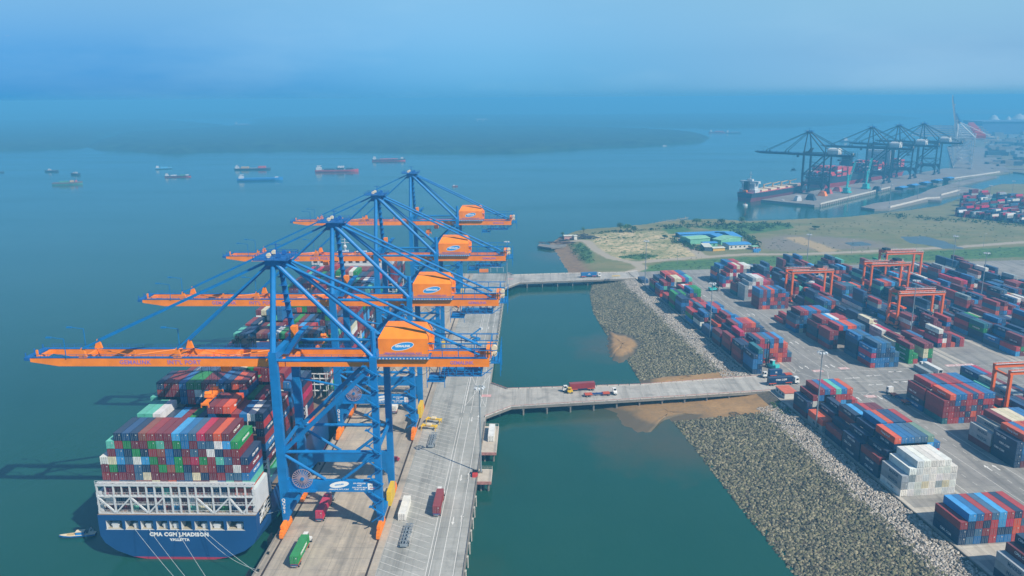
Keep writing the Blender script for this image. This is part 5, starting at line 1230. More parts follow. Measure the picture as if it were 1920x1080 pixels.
    for k in range(7): pl.bar((2 + 1.5 * k, FY_ - 2.6, 14.8), (2 + 1.5 * k, FY_ - 2.6, 15.8), .08)
    pl.build('reel_platform', B_, t)
    # boom and trolley girders
    for y in (-4.6, 4.6):
        g = MB(); g.box(-70, 1.6, y - .7, y + .7, 53.5, 56.2, 0); g.hexa([(-78.8, y - .7, 54.9), (-70, y - .7, 53.5), (-70, y + .7, 53.5), (-78.8, y + .7, 54.9), (-78.8, y - .7, 56.0), (-70, y - .7, 56.2), (-70, y + .7, 56.2), (-78.8, y + .7, 56.0)], 0)
        for k in range(35): x = -77.5 + k * 2.28; g.bar((x, y - .8 if y < 0 else y + .8, 56.2), (x, y - .8 if y < 0 else y + .8, 57.4), .07, .07, 1)
        g.box(-78.5, 1, y - .8, y + .8, 56.2, 56.28, 1); yo = y - .8 if y < 0 else y + .8
        for z in (56.8, 57.4): g.bar((-78.5, yo, z), (1, yo, z), .08, .08, 1)
        bo_ = g.build('boom', [O_, M_cd], t)
        if text and y < 0:
            lettering("GEMALINK", 1.9, M_vio, bo_, (-45.5, y - .73, 54.8), SOUTH, space=1.1); lettering("INT'L PORT", 1.9, M_vio, bo_, (-30, y - .73, 54.8), SOUTH, space=1.1)
        g = MB(); g.box(2.0, 65.5, y - .7, y + .7, 53.5, 56.2, 0); g.box(2, 65, y - .8, y + .8, 56.2, 56.28, 1)
        for z in (56.8, 57.4): g.bar((2, yo, z), (65, yo, z), .08, .08, 1)
        for k in range(28): g.bar((3 + k * 2.25, yo, 56.2), (3 + k * 2.25, yo, 57.4), .07, .07, 1)
        go = g.build('trolley_girder', [O_, M_cd], t)
        if text and y < 0: lettering('GEMALINK', 1.5, M_vio, go, (57, y - .73, 54.8), SOUTH)
    for x in (-77.5, -62.5, -32.5, -15, 4, 26, 45, 64): g = MB(); g.box(x - .5, x + .5, -4, 4, 54.6, 56.0); g.build('boom_tie', O_, t)
    for x in (-62.5, -32.5):
        for y in (-4.6, 4.6): g = MB(); g.hexa([(x - .9, y - .4, 56.28), (x + 1.6, y - .4, 56.28), (x + 1.6, y + .4, 56.28), (x - .9, y + .4, 56.28), (x + .1, y - .3, 59.3), (x + .8, y - .3, 59.3), (x + .8, y + .3, 59.3), (x + .1, y + .3, 59.3)]); g.build('stay_bracket', O_, t)
    for x in (-77, -46, -12): g = MB(); g.box(x - .25, x + .25, -4.3, -3.8, 56.28, 58.4); g.build('rope_support', O_, t)
    for a, b_ in ((-62, -48), (-48, -34), (-30, -16), (-16, -2)): g = MB(); g.tube((a, 3.4 if a % 4 else -3.4, 56.4), (b_, -3.4 if a % 4 else 3.4, 56.6), .16, n=6); g.build('boom_lacing', O_, t)
    g = MB(); g.box(-80.8, -78.4, -5.2, 5.2, 55.2, 56.3)
    for y in (-4.5, 0, 4.5): g.bar((-80.5, y, 56.3), (-80.5, y, 57.6), .3, .3)
    g.build('boom_tip', M_cd if sub[0] is M_cb else B_, t)
    g = MB()
    for x, y in ((-67, 5.6), (-36, 5.6), (-67, -5.6)): g.bar((x, y, 56.2), (x, y, 62.5), .22); g.bar((x, y, 62.5), (x - 4.5, y, 63.1), .18); g.box(x - 5.5, x - 3.8, y - .3, y + .3, 62.8, 63.2)
    g.build('floodlight_post', B_, t)
    # A-frame
    for y in (FY_, RY):
        s_ = MB(); s_.tube((0, y, 59.5), (-.2, y * .3, 86.3), .95, .85, 12); s_.build('mast_leg', B_, t)
        s_ = MB(); s_.tube((.8, y * .36, 86), (GX - .5, y * .9, 58.2), .75, n=10); s_.build('mast_stay', B_, t)
    ap = MB(); ap.box(-2.4, 2.4, -4.6, 4.6, 85.6, 87.2); ap.box(-5.5, 5.0, -5.6, 5.6, 87.2, 87.45, 1)
    for x0, y0, x1, y1 in ((-5.5, -5.6, 5, -5.6), (-5.5, 5.6, 5, 5.6), (-5.5, -5.6, -5.5, 5.6), (5, -5.6, 5, 5.6)):
        for z in (88, 88.6): ap.bar((x0, y0, z), (x1, y1, z), .1, .1, 1)
        for k in range(6): f_ = k / 5; ap.bar((x0 + (x1 - x0) * f_, y0 + (y1 - y0) * f_, 87.4), (x0 + (x1 - x0) * f_, y0 + (y1 - y0) * f_, 88.6), .1, .1, 1)
    for y in (-2.6, 2.6): ap.tube((-1.6, y - .3, 88.3), (-1.6, y + .3, 88.3), .75, n=12, m=2); ap.tube((1.6, y - .3, 88.3), (1.6, y + .3, 88.3), .75, n=12, m=1)
    ap.bar((0, 0, 87.4), (0, 0, 91.6), .3, .3, 1); ap.bar((-1.5, 0, 91.2), (1.5, 0, 91.2), .2, .2, 1); ap.hexa([(-3, -3, 84), (3, -3, 84), (3, 3, 84), (-3, 3, 84), (-2, -4.4, 85.7), (2, -4.4, 85.7), (2, 4.4, 85.7), (-2, 4.4, 85.7)])
    ap.build('apex_platform', [B_, M_cd, M_leto], t)
    ll = MB()
    for k in range(9): z = 60 + k * 2.9; yq = lambda z: RY * (1 - .7 * (z - 59.5) / 26.8) - 1.6; ll.bar((-.6, yq(z), z), (1.2, yq(z + 2.9), z + 2.9), .18, .3); ll.box(-1.2, 1.6, yq(z) - .6, yq(z) + .6, z - .05, z + .05)
    ll.build('mast_ladder', M_cd, t)
    for y in (-4.6, 4.6):
        for x1, z0 in ((-61.8, 86.6), (-31.8, 86.0)):
            s_ = MB(); s_.bar((-1.5, y * .55, z0), (x1, y, 59.2), .55, 1.1, 0, (0, 1, 0)); s_.build('forestay', B_, t)
        s_ = MB(); s_.tube((1.8, y * .6, 86.4), (62.5, y, 57.2), .45); s_.build('backstay', B_, t)
    s_ = MB(); s_.tube((GX, -9, 58.5), (GX, -9, 66.5), .8); s_.build('girder_post', B_, t)
    s_ = MB(); s_.hexa([(.8, -3.4, 57), (2.6, -3.4, 57), (2.6, 3.4, 57), (.8, 3.4, 57), (5.6, -4.4, 64), (7.4, -4.4, 64), (7.4, 4.4, 64), (5.6, 4.4, 64)]); s_.build('boom_hinge', B_, t)
    s_ = MB(); s_.box(1.6, 3.4, 3, 5.4, 60.2, 64.0); s_.build('operator_lift_cabin', O_, t)
    # machinery house
    hx0, hx1, hy0, hy1 = 31.2, 46.6, -5.4, 7.2
    h_ = MB(); h_.box(hx0, hx1, hy0, hy1, 56.9, 62.6)
    h_.hexa([(hx0, hy0, 62.6), (hx1, hy0, 62.6), (hx1, hy1, 62.6), (hx0, hy1, 62.6), (hx0 + 1.6, hy0 + 3.4, 65.4), (hx1 - 1.2, hy0 + 3.4, 65.4), (hx1 - 1.2, hy1 - 2.4, 65.4), (hx0 + 1.6, hy1 - 2.4, 65.4)])
    for x in (hx0 + 1.9, hx1 - 1.9): h_.box(x - .06, x + .06, hy0 - .06, hy0, 57, 60)
    ho = h_.build('machinery_house', Hm, t)
    if text:
        lo = MB(); oval(lo, 38.8, hy0 - .03, 60.2, 3.6, 1.25, .2, 0); oval(lo, 38.8, hy0 - .045, 60.2, 3.4, 1.08, .2, 1); lo.build('logo', [M_let, M_lblue], ho); lettering('GEMALINK', .98, M_let, ho, (38.8, hy0 - .07, 60.25), SOUTH, bold=.05); lettering("GEMALINK INTERNATIONAL PORT", .75, M_vio, ho, (38.8, hy0 - .03, 57.9), SOUTH)
    k_ = MB(); k_.box(hx0 - .4, hx1 + .6, hy0 - 1.1, hy1 + 1.1, 56.3, 56.85, 0)
    for k in range(15): x = hx0 + .3 + k * 1.07; k_.box(x, x + .5, hy0 - 1.13, hy0 - 1.1, 56.35, 56.75, 1)
    for z in (57.4, 57.9): k_.bar((hx0 - .4, hy0 - 1.0, z), (hx1 + .6, hy0 - 1.0, z), .06)
    k_.build('house_deck', [B_, M_shipw], t)
    hv = MB(); hv.box(hx1, hx1 + .9, -2, 3, 57, 60.5); hv.box(hx1 + .1, hx1 + .8, 3.2, 5, 58, 61.8); hv.build('house_vent', Hm, t)
    # gantry crane at the back, service platform under the girders
    s_ = MB()
    for x in (46, 51, 56, 61, 66):
        for y in (-5.2, 5.2): s_.bar((x, y, 56.2), (x, y, 61), .22)
    for y in (-5.2, 5.2): s_.bar((45, y, 61), (68, y, 61), .3); s_.bar((45, y, 58.8), (68, y, 58.8), .22)
    s_.bar((66, -5.2, 61), (66, 5.2, 61), .3); s_.bar((46, -5.2, 61), (46, 5.2, 61), .3); s_.build('rear_frame', B_, t)
    s_ = MB(); s_.box(64.5, 66.2, -4.4, 4.4, 56.2, 58.6, 1); s_.tube((67, -3.6, 59), (67, -2.2, 59), .9, n=12, m=2); s_.tube((67, -3.6, 57.2), (67, -2.2, 57.2), .9, n=12, m=2); s_.box(66, 69, -5.4, 5.4, 54.6, 54.9, 0)
    for y in (-5.4, 0, 5.4): s_.bar((69, y, 50.5), (69, y, 60), .2)
    for z in (56, 57.5, 59): s_.bar((69, -5.4, z), (69, 5.4, z), .15)
    s_.build('rear_platform', [B_, O_, M_leto], t)
    s_ = MB(); s_.box(50, 63, -4.4, 4.4, 50.0, 50.25)
    for x in (50, 52.6, 55.2, 57.8, 60.4, 63):
        for y in (-4.4, 4.4): s_.bar((x, y, 50.2), (x, y, 53.5), .28)
    for y in (-4.4, 4.4): s_.bar((50, y, 51.3), (66, y, 51.3), .15); s_.bar((63, y, 50.2), (66.5, y, 53), .25)
    for a in (52.6, 57.8): s_.bar((a, -4.4, 50.3), (a + 2.6, -4.4, 53.4), .18); s_.bar((a, -4.4, 53.4), (a + 2.6, -4.4, 50.3), .18)
    s_.box(46, 51.5, -5.2, 1, 48.4, 48.65); s_.box(46.6, 49.6, -4.8, -1, 48.65, 50.2)
    for x in (46, 51.5): s_.bar((x, -5.2, 46.6), (x, -5.2, 53.4), .2); s_.bar((x, 1, 48.4), (x, 1, 53.4), .2)
    s_.bar((46, -5.2, 49.6), (51.5, -5.2, 49.6), .12); s_.build('service_platform', B_, t)
    s_ = MB()
    for k in range(9):      # festoon loops
        x0 = 8 + k * 5.6; prev = None
        for i in range(7): f_ = i / 6; p = (x0 + 5.6 * f_, -5.6, 53.3 - 2.3 * 4 * f_ * (1 - f_)); prev and s_.bar(prev, p, .1); prev = p
    s_.build('festoon_cable', M_cable, t)
    # stairs zig-zag up the front landside leg
    s_ = MB(); z = 4.0; k = 0
    while z < 55: y0, y1 = (FY_ - 1.0, FY_ - 1.0); xa, xb = (GX - 2.6, GX + .9) if k % 2 == 0 else (GX + .9, GX - 2.6); s_.bar((xa, FY_ - 1.6, z), (xb, FY_ - 1.6, z + 2.5), .5, .22, 0); s_.box(min(xb - .7, xb + .7), max(xb - .7, xb + .7), FY_ - 2.1, FY_ - .8, z + 2.45, z + 2.6); s_.bar((xb, FY_ - 2.1, z + 2.6), (xb, FY_ - 2.1, z + 3.6), .1); z += 2.6; k += 1
    s_.build('stairs', B_, t)
    s_ = MB(); s_.box(GX + .3, GX + 1.7, -1.5, 6.5, 3.6, 8.6); s_.build('electric_cabinet', M_cy if sub[0] is M_cb else B_, t)
    # trolley, headblock and ropes
    s_ = MB(); s_.box(trol - 4, trol + 4, -3.8, 3.8, 54.0, 55.2); s_.box(trol - 2, trol + 2, -3, 3, 55.2, 56.4); s_.build('trolley', O_, t)
    s_ = MB(); s_.box(trol + 4.2, trol + 6.8, -1.2, 1.2, 50.4, 53.2, 0); s_.box(trol + 4.1, trol + 4.2, -1, 1, 50.8, 52.6, 1); s_.box(trol + 4.6, trol + 5.2, -.4, .4, 53.2, 54, 0); s_.build('operator_cabin', [O_, M_glass], t)
    s_ = MB()
    for x in (-1.2, 1.2):
        for y in (-2.4, 2.4): s_.tube((trol + x * 1.3, y, 54), (trol + x, y, spread_z + 2.6), .06, n=5, cap=False)
    s_.build('hoist_rope', M_cable, t)
    s_ = MB(); s_.box(trol - 1.3, trol + 1.3, -3, 3, spread_z + 1.7, spread_z + 2.5)
    for y in (-2.4, 2.4): s_.tube((trol - 1.1, y, spread_z + 2.9), (trol + 1.1, y, spread_z + 2.9), .7, n=10)
    s_.box(trol - .7, trol + .7, -5.9, 5.9, spread_z + .6, spread_z + 1.2)
    for y in (-6.0, 6.0): s_.box(trol - 1.22, trol + 1.22, y - .25, y + .25, spread_z + .3, spread_z + 1.0)
    for x in (-1.2, 1.2):
        for y in (-6.0, 6.0): s_.bar((trol + x, y, spread_z + .3), (trol + x, y, spread_z - .5), .25)
    for y in (-1.5, 1.5): s_.box(trol - 1, trol + 1, y - .5, y + .5, spread_z + 1.0, spread_z + 1.8)
    s_.build('spreader', O_, t)
    return t
CR = [(236.5, 3, -24.5, 40.5, 'nearest blue crane, its orange boom crossing the whole left half'), (310.0, 4, -8, 36, 'second blue crane from the camera, partly behind the nearest'), (400.0, 5, -34, 40, 'third blue crane from the camera'), (517.5, 6, 10, 46, 'farthest blue crane, standing at the end of the quay')]
for y, num, tr_, sz_, lb in CR:
    t = make_crane((M_cb, M_co, M_co), tr_, sz_, num); t.location = (-78.5, y, QZ); tag(t, lb, 'crane', 'blue and orange quay cranes')
# ================================================================== YARD GANTRIES
M_ro = paint('gantry_orange', 'e0661e', .45, 0, .12, .3)
def gantry(u, v, label, tx=20, low=9):
    x, y = yard(u, v); t = thing('yard_gantry', label, 'gantry crane', (x, y, QZ), YA, 'orange yard gantry cranes'); S_ = 27.5; D = 4.6
    for xx in (0, S_):
        for yy in (-D, D):
            l = MB(); l.hexa([(xx - .55, yy - .6, 1.6), (xx + .55, yy - .6, 1.6), (xx + .55, yy + .6, 1.6), (xx - .55, yy + .6, 1.6), (xx - .55, yy - .75, 20.2), (xx + .55, yy - .75, 20.2), (xx + .55, yy + .75, 20.2), (xx - .55, yy + .75, 20.2)]); l.build('leg', M_ro, t)
            w_ = MB()
            for q in (-1.5, 1.5): w_.tube((xx - .35, yy + q, .75), (xx + .35, yy + q, .75), .75, n=14)
            w_.build('wheel', M_black, t); k = MB(); k.box(xx - .5, xx + .5, yy - 1.8, yy + 1.8, 1.0, 1.7); k.build('wheel_frame', M_ro, t)
        s_ = MB(); s_.box(xx - .5, xx + .5, -D + .6, D - .6, 1.9, 3.0); s_.box(xx - .4, xx + .4, -D + .7, D - .7, 18.7, 19.6); s_.build('sill_beam', M_ro, t)
    for yy in (-D, D):
        b_ = MB(); b_.box(-.8, S_ + .8, yy - .7, yy + .7, 20.2, 22.0); b_.build('girder', M_ro, t)
        r_ = MB(); r_.bar((-.8, yy - .8, 23), (S_ + .8, yy - .8, 23), .1); 
        for k in range(12): r_.bar((k * S_ / 11, yy - .8, 22), (k * S_ / 11, yy - .8, 23), .09)
        r_.box(-.8, S_ + .8, yy - 1.3, yy - .7, 21.9, 22.0); r_.build('walkway', M_shipw, t)
    tr_ = MB(); tr_.box(tx - 2.6, tx + 2.6, -D - .6, D + .6, 22.1, 22.8, 0); tr_.box(tx - 1.8, tx + 1.8, -2.5, 2.5, 22.8, 24.4, 1); tr_.tube((tx - 1.5, 3.2, 23.5), (tx + 1.5, 3.2, 23.5), .6, n=10, m=1); tr_.build('trolley', [M_ro, M_dark], t)
    c_ = MB(); c_.box(tx - 3.6, tx - 1.6, -D + .9, -D + 3.1, 17.6, 19.9, 0); c_.box(tx - 3.5, tx - 1.7, -D + .83, -D + .9, 18.2, 19.5, 1); c_.build('operator_cabin', [M_shipw, M_glass], t)
    s_ = MB(); s_.box(tx - .9, tx + .9, -6, 6, low, low + .6); s_.box(tx - 1.2, tx + 1.2, -6.1, -5.6, low - .3, low + .5); s_.box(tx - 1.2, tx + 1.2, 5.6, 6.1, low - .3, low + .5); s_.build('spreader', M_ro, t)
    s_ = MB()
    for a in (-.8, .8):
        for b_ in (-2, 2): s_.tube((tx + a, b_, low + .6), (tx + a, b_, 22.2), .06, n=5, cap=False)
    s_.build('hoist_rope', M_cable, t)
    e = MB(); e.box(S_ + .6, S_ + 2.2, -2.5, 2.5, 1.9, 4.4); e.build('engine_box', M_ro, t)
    e = MB(); e.ring((-.9, -D - 1.2, 4.2), 1.7, .4, 'y', 18); e.build('cable_reel', M_black, t)
gantry(148.5, 83.4, 'orange yard gantry nearest the quay side, left of the others')
gantry(-49.5, 84.6, 'orange yard gantry cut by the right photo edge', 18, 12)
gantry(82, 117.0, 'nearest fully visible orange gantry, right of middle', 3, 13)
gantry(162.5, 147.2, 'orange yard gantry in the middle of the far three', 21, 10)
gantry(199, 180.2, 'farthest orange yard gantry by the grass field', 2, 12)

# ================================================================== TRUCKS AND PORT VEHICLES
M_cabw = paint('cab_white', 'dcdad4', .35, 0, .06, .8); M_ch = paint('chassis_blue', '26467e', .5, .1, .15, .8); M_cor = paint('chassis_orange', 'c2532c', .5, .1, .15, .8); M_tyre = paint('tyre_black', '1b1b1c', .9); M_gal = paint('galvanised_steel', '9aa3a8', .5, .4, .15, .6)
M_teal = paint('handler_teal', '3ab3b0', .45, 0, .12, .6); M_lr = paint('lamp_red', '9c2a22', .4)
def wheels(t, xs, ys, r=.5):
    for y in ys:
        for x in xs:
            w_ = MB(); w_.tube((x - .28, y, r), (x + .28, y, r), r, n=14); wo = w_.build('wheel', M_tyre, t); h_ = MB(); s_ = 1 if x > 0 else -1; h_.tube((x + s_ * .27, y, r), (x + s_ * .31, y, r), r * .5, n=10); h_.build('hub', M_gal, wo)
def trailer_parts(t, mat, mat2):
    f = MB()
    for x in (-.5, .5): f.box(x - .12, x + .12, -6.2, 5.8, .95, 1.35, 0)
    for y in (-6.1, -3, 0, 3, 5.6): f.box(-1.15, 1.15, y - .12, y + .12, 1.1, 1.38, 0)
    f.box(-1.2, 1.2, -6.1, -2.6, 1.36, 1.42, 1); f.box(-1.2, 1.2, 2.6, 5.8, 1.36, 1.42, 1)
    for x in (-1.2, 1.2): f.box(x - .04, x + .04, -6.1, -2.4, 1.0, 1.36, 1); f.box(x - .04, x + .04, 2.2, 5.6, 1.05, 1.36, 1)
    for x in (-.8, .8): f.bar((x, 2.2, .3), (x, 2.2, 1.1), .16)
    f.build('chassis', [mat, mat2], t); wheels(t, (-1.0, 1.0), (-5.1, -3.8))
    b_ = MB(); b_.box(-1.1, 1.1, -6.32, -6.22, .7, 1.0); b_.build('bumper', M_gal, t)
    for x in (-.85, .85): l = MB(); l.box(x - .2, x + .2, -6.36, -6.32, .78, .94); l.build('tail_lamp', M_lr, t)
def truck(loc, rot, label, load=None, mat2=None, road=False):
    t = thing('container_truck', label, 'truck', loc, rot, 'container trucks'); trailer_parts(t, M_ch, mat2 or M_cor)
    f = MB()
    for x in (-.45, .45): f.box(x - .12, x + .12, 4.6, 9.1, .75, 1.0)
    f.box(-1.1, 1.1, 4.7, 5.6, .9, 1.05); f.box(-1.2, -.6, 6.2, 7.2, .5, 1.1); f.build('tractor_frame', M_dark, t)
    wheels(t, (-1.0, 1.0), (5.2, 8.4))
    c = MB()
    if road: c.hexa([(-1.2, 7.2, .8), (1.2, 7.2, .8), (1.2, 9.5, .8), (-1.2, 9.5, .8), (-1.2, 7.2, 3.5), (1.2, 7.2, 3.5), (1.2, 9.0, 3.5), (-1.2, 9.0, 3.5)])
    else: c.hexa([(-1.2, 7.3, 1.0), (.2, 7.3, 1.0), (.2, 9.4, 1.0), (-1.2, 9.4, 1.0), (-1.2, 7.3, 3.2), (.2, 7.3, 3.2), (.2, 9.0, 3.2), (-1.2, 9.0, 3.2)]); c.hexa([(.2, 7.6, .9), (1.2, 7.6, .9), (1.2, 9.3, .9), (.2, 9.3, .9), (.2, 7.6, 1.8), (1.2, 7.6, 1.7), (1.2, 9.2, 1.5), (.2, 9.2, 1.6)])
    co_ = c.build('cab', M_cabw, t); w_ = MB(); xr = 1.1 if road else .1
    w_.hexa([(-1.1, 9.28, 2.1), (xr, 9.28, 2.1), (xr, 9.33, 2.1), (-1.1, 9.33, 2.1), (-1.1, 9.06, 3.1), (xr, 9.06, 3.1), (xr, 9.11, 3.1), (-1.1, 9.11, 3.1)]); w_.box(-1.23, -1.2, 7.7, 8.9, 2.1, 3.0); w_.box(xr + .1, xr + .13, 7.7, 8.9, 2.1, 3.0); w_.build('window', M_glass, co_)
    for x in (-.9, .9): l = MB(); l.box(x - .16, x + .16, 9.3, 9.36 if not road else 9.54, 1.0, 1.2); l.build('headlight', M_gal, co_)
    return t
def on_truck(loc, rot, col, label, text=None, off=0.0):
    return box_on(loc[0] - off * math.sin(rot), loc[1] + off * math.cos(rot), loc[2] + 1.43, rot, col, label, text)
def tz(px, py): return (*at(px, py, QZ + .02), QZ + .02)
p = (-69.2, 236.6, QZ + .02); truck(p, 0, 'white-cabbed truck under the nearest crane carrying a crimson container'); on_truck(p, 0, 'crimson', 'crimson container on the truck under the nearest crane')
p = (-69.8, 210.6, QZ + .02); truck(p, 0, 'truck at the bottom of the photo carrying a bright green container'); on_truck(p, 0, 'green', 'bright green container on the truck at the bottom', 'EVERGREEN')
p = (-31.3, 240.4, QZ + .02); truck(p, 0, 'truck on the grey apron carrying a dark red container'); on_truck(p, 0, 'dark red', 'dark red container on the truck on the apron')
box_on(-42.4, 238.0, QZ + .02, R(0), 'white', 'dirty white container standing alone on the apron parking stripes', reefer=True)
ang = math.atan2(*(lambda a, b_: (b_[1] - a[1], b_[0] - a[0]))(at(980, 765, QZ), at(1430, 735, QZ)))
p = tz(1091, 732); truck(p, ang + math.pi / 2, 'truck driving left on the near bridge with a red container'); on_truck(p, ang + math.pi / 2, 'dark red', 'red container on the truck heading left on the near bridge')
p = tz(1120, 742); truck(p, ang - math.pi / 2, 'empty blue and orange flatbed truck on the near bridge')
p = tz(1104, 520); truck(p, ang - math.pi / 2, 'truck on the far bridge carrying a blue container', road=True); on_truck(p, ang - math.pi / 2, 'blue', 'blue container on the truck on the far bridge', 'APL')
p = tz(1462, 721); truck(p, ang - math.pi / 2, 'long truck at the bridge head with a dark blue container', road=True); on_truck(p, ang - math.pi / 2, 'navy', 'dark blue lettered container on the truck at the bridge head', 'CMA CGM')
p = tz(1462, 706); truck(p, ang + math.pi / 2, 'truck facing left behind another one at the bridge head')
o = box_on(p[0] , p[1], p[2] + 1.43, ang + math.pi / 2, 'dark blue', 'short blue container on the truck facing left at the bridge head', None); o.scale[1] = .52
o.location = (p[0] - 2.6 * math.sin(ang + math.pi / 2), p[1] + 2.6 * math.cos(ang + math.pi / 2), p[2] + 1.43); lettering('APL', 1.2, M_let, o, (CW / 2 + .002, 0, 1.3), EAST); lettering('APL', 1.2, M_let, o, (-CW / 2 - .002, 0, 1.3), WEST)
p = (*yard(3.5, 90.5), QZ + .02); truck(p, YA, 'trailer truck parked on the cross road with a white reefer box'); o = on_truck(p, YA, 'white', 'clean white reefer container with a black fan on its end')
f = MB(); f.box(-.75, .75, -CL / 2 - .03, -CL / 2 - .012, .9, 2.2); f.tube((0, -CL / 2 - .09, 1.6), (0, -CL / 2 - .03, 1.6), .5, n=14); f.build('cooling_unit', M_black, o)
box_on(*yard(4.5, 86.2), QZ + .02, YA, 'grey', 'grey container on the ground beside the white reefer')
p = (-60.3, 327.0, QZ + .02); truck(p, 0, 'truck under the second crane, mostly hidden by its legs'); on_truck(p, 0, 'white', 'white container on the truck beneath the second crane')
p = (*yard(-28, 53.6), QZ + .02); truck(p, YA, 'dark truck parked beside the rear red-roofed stack', road=True)
p = (-52.5, 276.0, QZ + .02)
t = thing('parked_car', 'small dark red car parked beneath the second crane', 'car', p, R(80)); b_ = MB(); b_.hexa([(-.85, -2.1, .35), (.85, -2.1, .35), (.85, 2.1, .35), (-.85, 2.1, .35), (-.85, -2.1, .95), (.85, -2.1, .95), (.85, 2.1, .85), (-.85, 2.1, .85)]); b_.hexa([(-.8, -1.7, .9), (.8, -1.7, .9), (.8, .9, .9), (-.8, .9, .9), (-.65, -1.3, 1.5), (.65, -1.3, 1.5), (.65, .3, 1.5), (-.65, .3, 1.5)]); b_.build('body', M_boot, t)
g_ = MB(); g_.hexa([(-.7, .86, .95), (.7, .86, .95), (.7, .93, .95), (-.7, .93, .95), (-.6, .32, 1.45), (.6, .32, 1.45), (.6, .38, 1.45), (-.6, .38, 1.45)]); g_.build('windscreen', M_glass, t); wheels(t, (-.78, .78), (-1.3, 1.3), .33)
# bare chassis and spreader frames on the apron
def bare(loc, rot, label):
    t = thing('bare_chassis', label, 'trailer', loc, rot, 'empty skeletal trailers on the apron'); f = MB()
    for x in (-.5, .5): f.box(x - .14, x + .14, -6.2, 6, 1.0, 1.4)
    for y in (-6.1, -4, -2, 0, 2, 4, 5.9): f.box(-1.2, 1.2, y - .13, y + .13, 1.15, 1.4)
    for x in (-1.15, 1.15): f.box(x - .07, x + .07, -6.1, 6, 1.2, 1.4)
    f.build('frame', M_gal, t); wheels(t, (-1.0, 1.0), (-5.1, -3.8)); l = MB()
    for x in (-.85, .85): l.bar((x, 3, 0), (x, 3, 1.2), .22); l.box(x - .25, x + .25, 2.75, 3.25, 0, .08)
    l.build('support_leg', M_dark, t)
    b_ = MB(); b_.box(-1.2, 1.2, -6.4, -6.2, .6, 1.45); b_.build('bumper', M_gal, t)
bare((-39.2, 222, QZ + .02), 0, 'grey skeletal trailer nearest the camera on the parking stripes'); bare((-39.6, 293, QZ + .02), 0, 'grey skeletal trailer farther up, below the yellow spreaders')
def sp_frame(loc, rot, label):
    t = thing('lifting_frame', label, 'spreader', loc, rot, 'yellow lifting frames on the apron'); f = MB(); f.box(-.5, .5, -3, 3, 1.5, 2.1)
    for y in (-3, 3): f.box(-1.4, 1.4, y - .25, y + .25, 1.4, 1.9)
    f.build('beam', M_cy, t); l = MB()
    for y in (-3, 3):
        for x in (-1.3, 1.3): l.bar((x, y, 0), (x, y, 1.5), .2)
    l.build('leg', M_cy, t); h_ = MB(); h_.box(-.9, .9, -1, 1, 2.1, 2.6); h_.build('head', M_leto, t)
sp_frame((-41.5, 312, QZ + .02), R(75), 'yellow lifting frame standing second from the grey trailer'); sp_frame((-42.6, 305, QZ + .02), R(80), 'yellow lifting frame standing next to the grey trailer')
# spreader stand by the second crane's back reach
t = thing('boom_lift', 'blue and white boom lift parked on the apron between cranes', 'lift', (*at(893, 640, QZ), QZ), R(-35)); b_ = MB(); b_.box(-1.1, 1.1, -2.5, 2.5, .7, 1.8); b_.build('base', M_cb, t); b_ = MB(); b_.bar((0, 1, 1.9), (0, -5, 4.6), .7); b_.bar((0, -5, 4.6), (0, 3.8, 6.6), .55); b_.build('arm', M_cb, t); b_ = MB(); b_.box(-.9, .9, 3.6, 5, 6.0, 7.2); b_.build('basket', M_shipw, t); wheels(t, (-1.0, 1.0), (-1.7, 1.7), .6)
# yellow forklift on the near bridge
p = tz(1068, 737); t = thing('forklift', 'small yellow forklift on the near bridge beside the red container truck', 'forklift', p, ang + math.pi / 2); b_ = MB(); b_.hexa([(-.8, -1.4, .5), (.8, -1.4, .5), (.8, 1.1, .5), (-.8, 1.1, .5), (-.8, -1.4, 1.5), (.8, -1.4, 1.5), (.8, 1.1, 1.2), (-.8, 1.1, 1.2)]); b_.build('body', M_cy, t)
b_ = MB()
for x in (-.65, .65):
    for y in (-.9, .8): b_.bar((x, y, 1.2), (x, y * .8, 2.6), .1)
b_.box(-.75, .75, -.85, .75, 2.6, 2.7); b_.build('overhead_guard', M_cy, t); b_ = MB()
for x in (-.35, .35): b_.bar((x, 1.3, .2), (x, 1.3, 2.9), .14); b_.box(x - .08, x + .08, 1.35, 2.7, .15, .24)
b_.build('mast', M_dark, t); wheels(t, (-.7, .7), (-.9, .8), .42)
# empty-container handlers
def handler(loc, rot, label, mh=13):
    t = thing('container_handler', label, 'handler', loc, rot, 'teal empty-container handlers'); b_ = MB(); b_.hexa([(-1.6, -3.2, .9), (1.6, -3.2, .9), (1.6, 2.4, .9), (-1.6, 2.4, .9), (-1.5, -3.1, 2.3), (1.5, -3.1, 2.3), (1.4, 2.2, 1.9), (-1.4, 2.2, 1.9)]); b_.box(-1.5, 1.5, -3.6, -2.6, 1.0, 2.6); b_.build('body', M_teal, t)
    c_ = MB(); c_.box(-.85, .85, -1.1, .9, 2.3, 4.2, 0); c_.box(-.8, .8, .9, .95, 2.7, 4.0, 1); c_.box(.85, .9, -.9, .7, 2.7, 4.0, 1); c_.box(-.9, -.85, -.9, .7, 2.7, 4.0, 1); c_.box(-1, 1, -1.2, 1.0, 4.2, 4.35, 2); c_.build('cab', [M_teal, M_glass, M_shipw], t)
    m_ = MB()
    for x in (-.9, .9): m_.bar((x, 3.0, .4), (x, 3.0, mh), .32)
    for z in (1.5, 5, 9, mh): m_.bar((-.9, 3, z), (.9, 3, z), .25)
    m_.build('lift_mast', M_black, t); s_ = MB(); s_.box(-6, 6, 3.3, 3.7, 3.4, 4.0); s_.box(-1.3, 1.3, 3.2, 3.6, 2.6, 4.2); s_.build('side_spreader', M_black, t); wheels(t, (-1.5, 1.5), (2.1,), .85); wheels(t, (-1.3, 1.3), (-2.3,), .6)
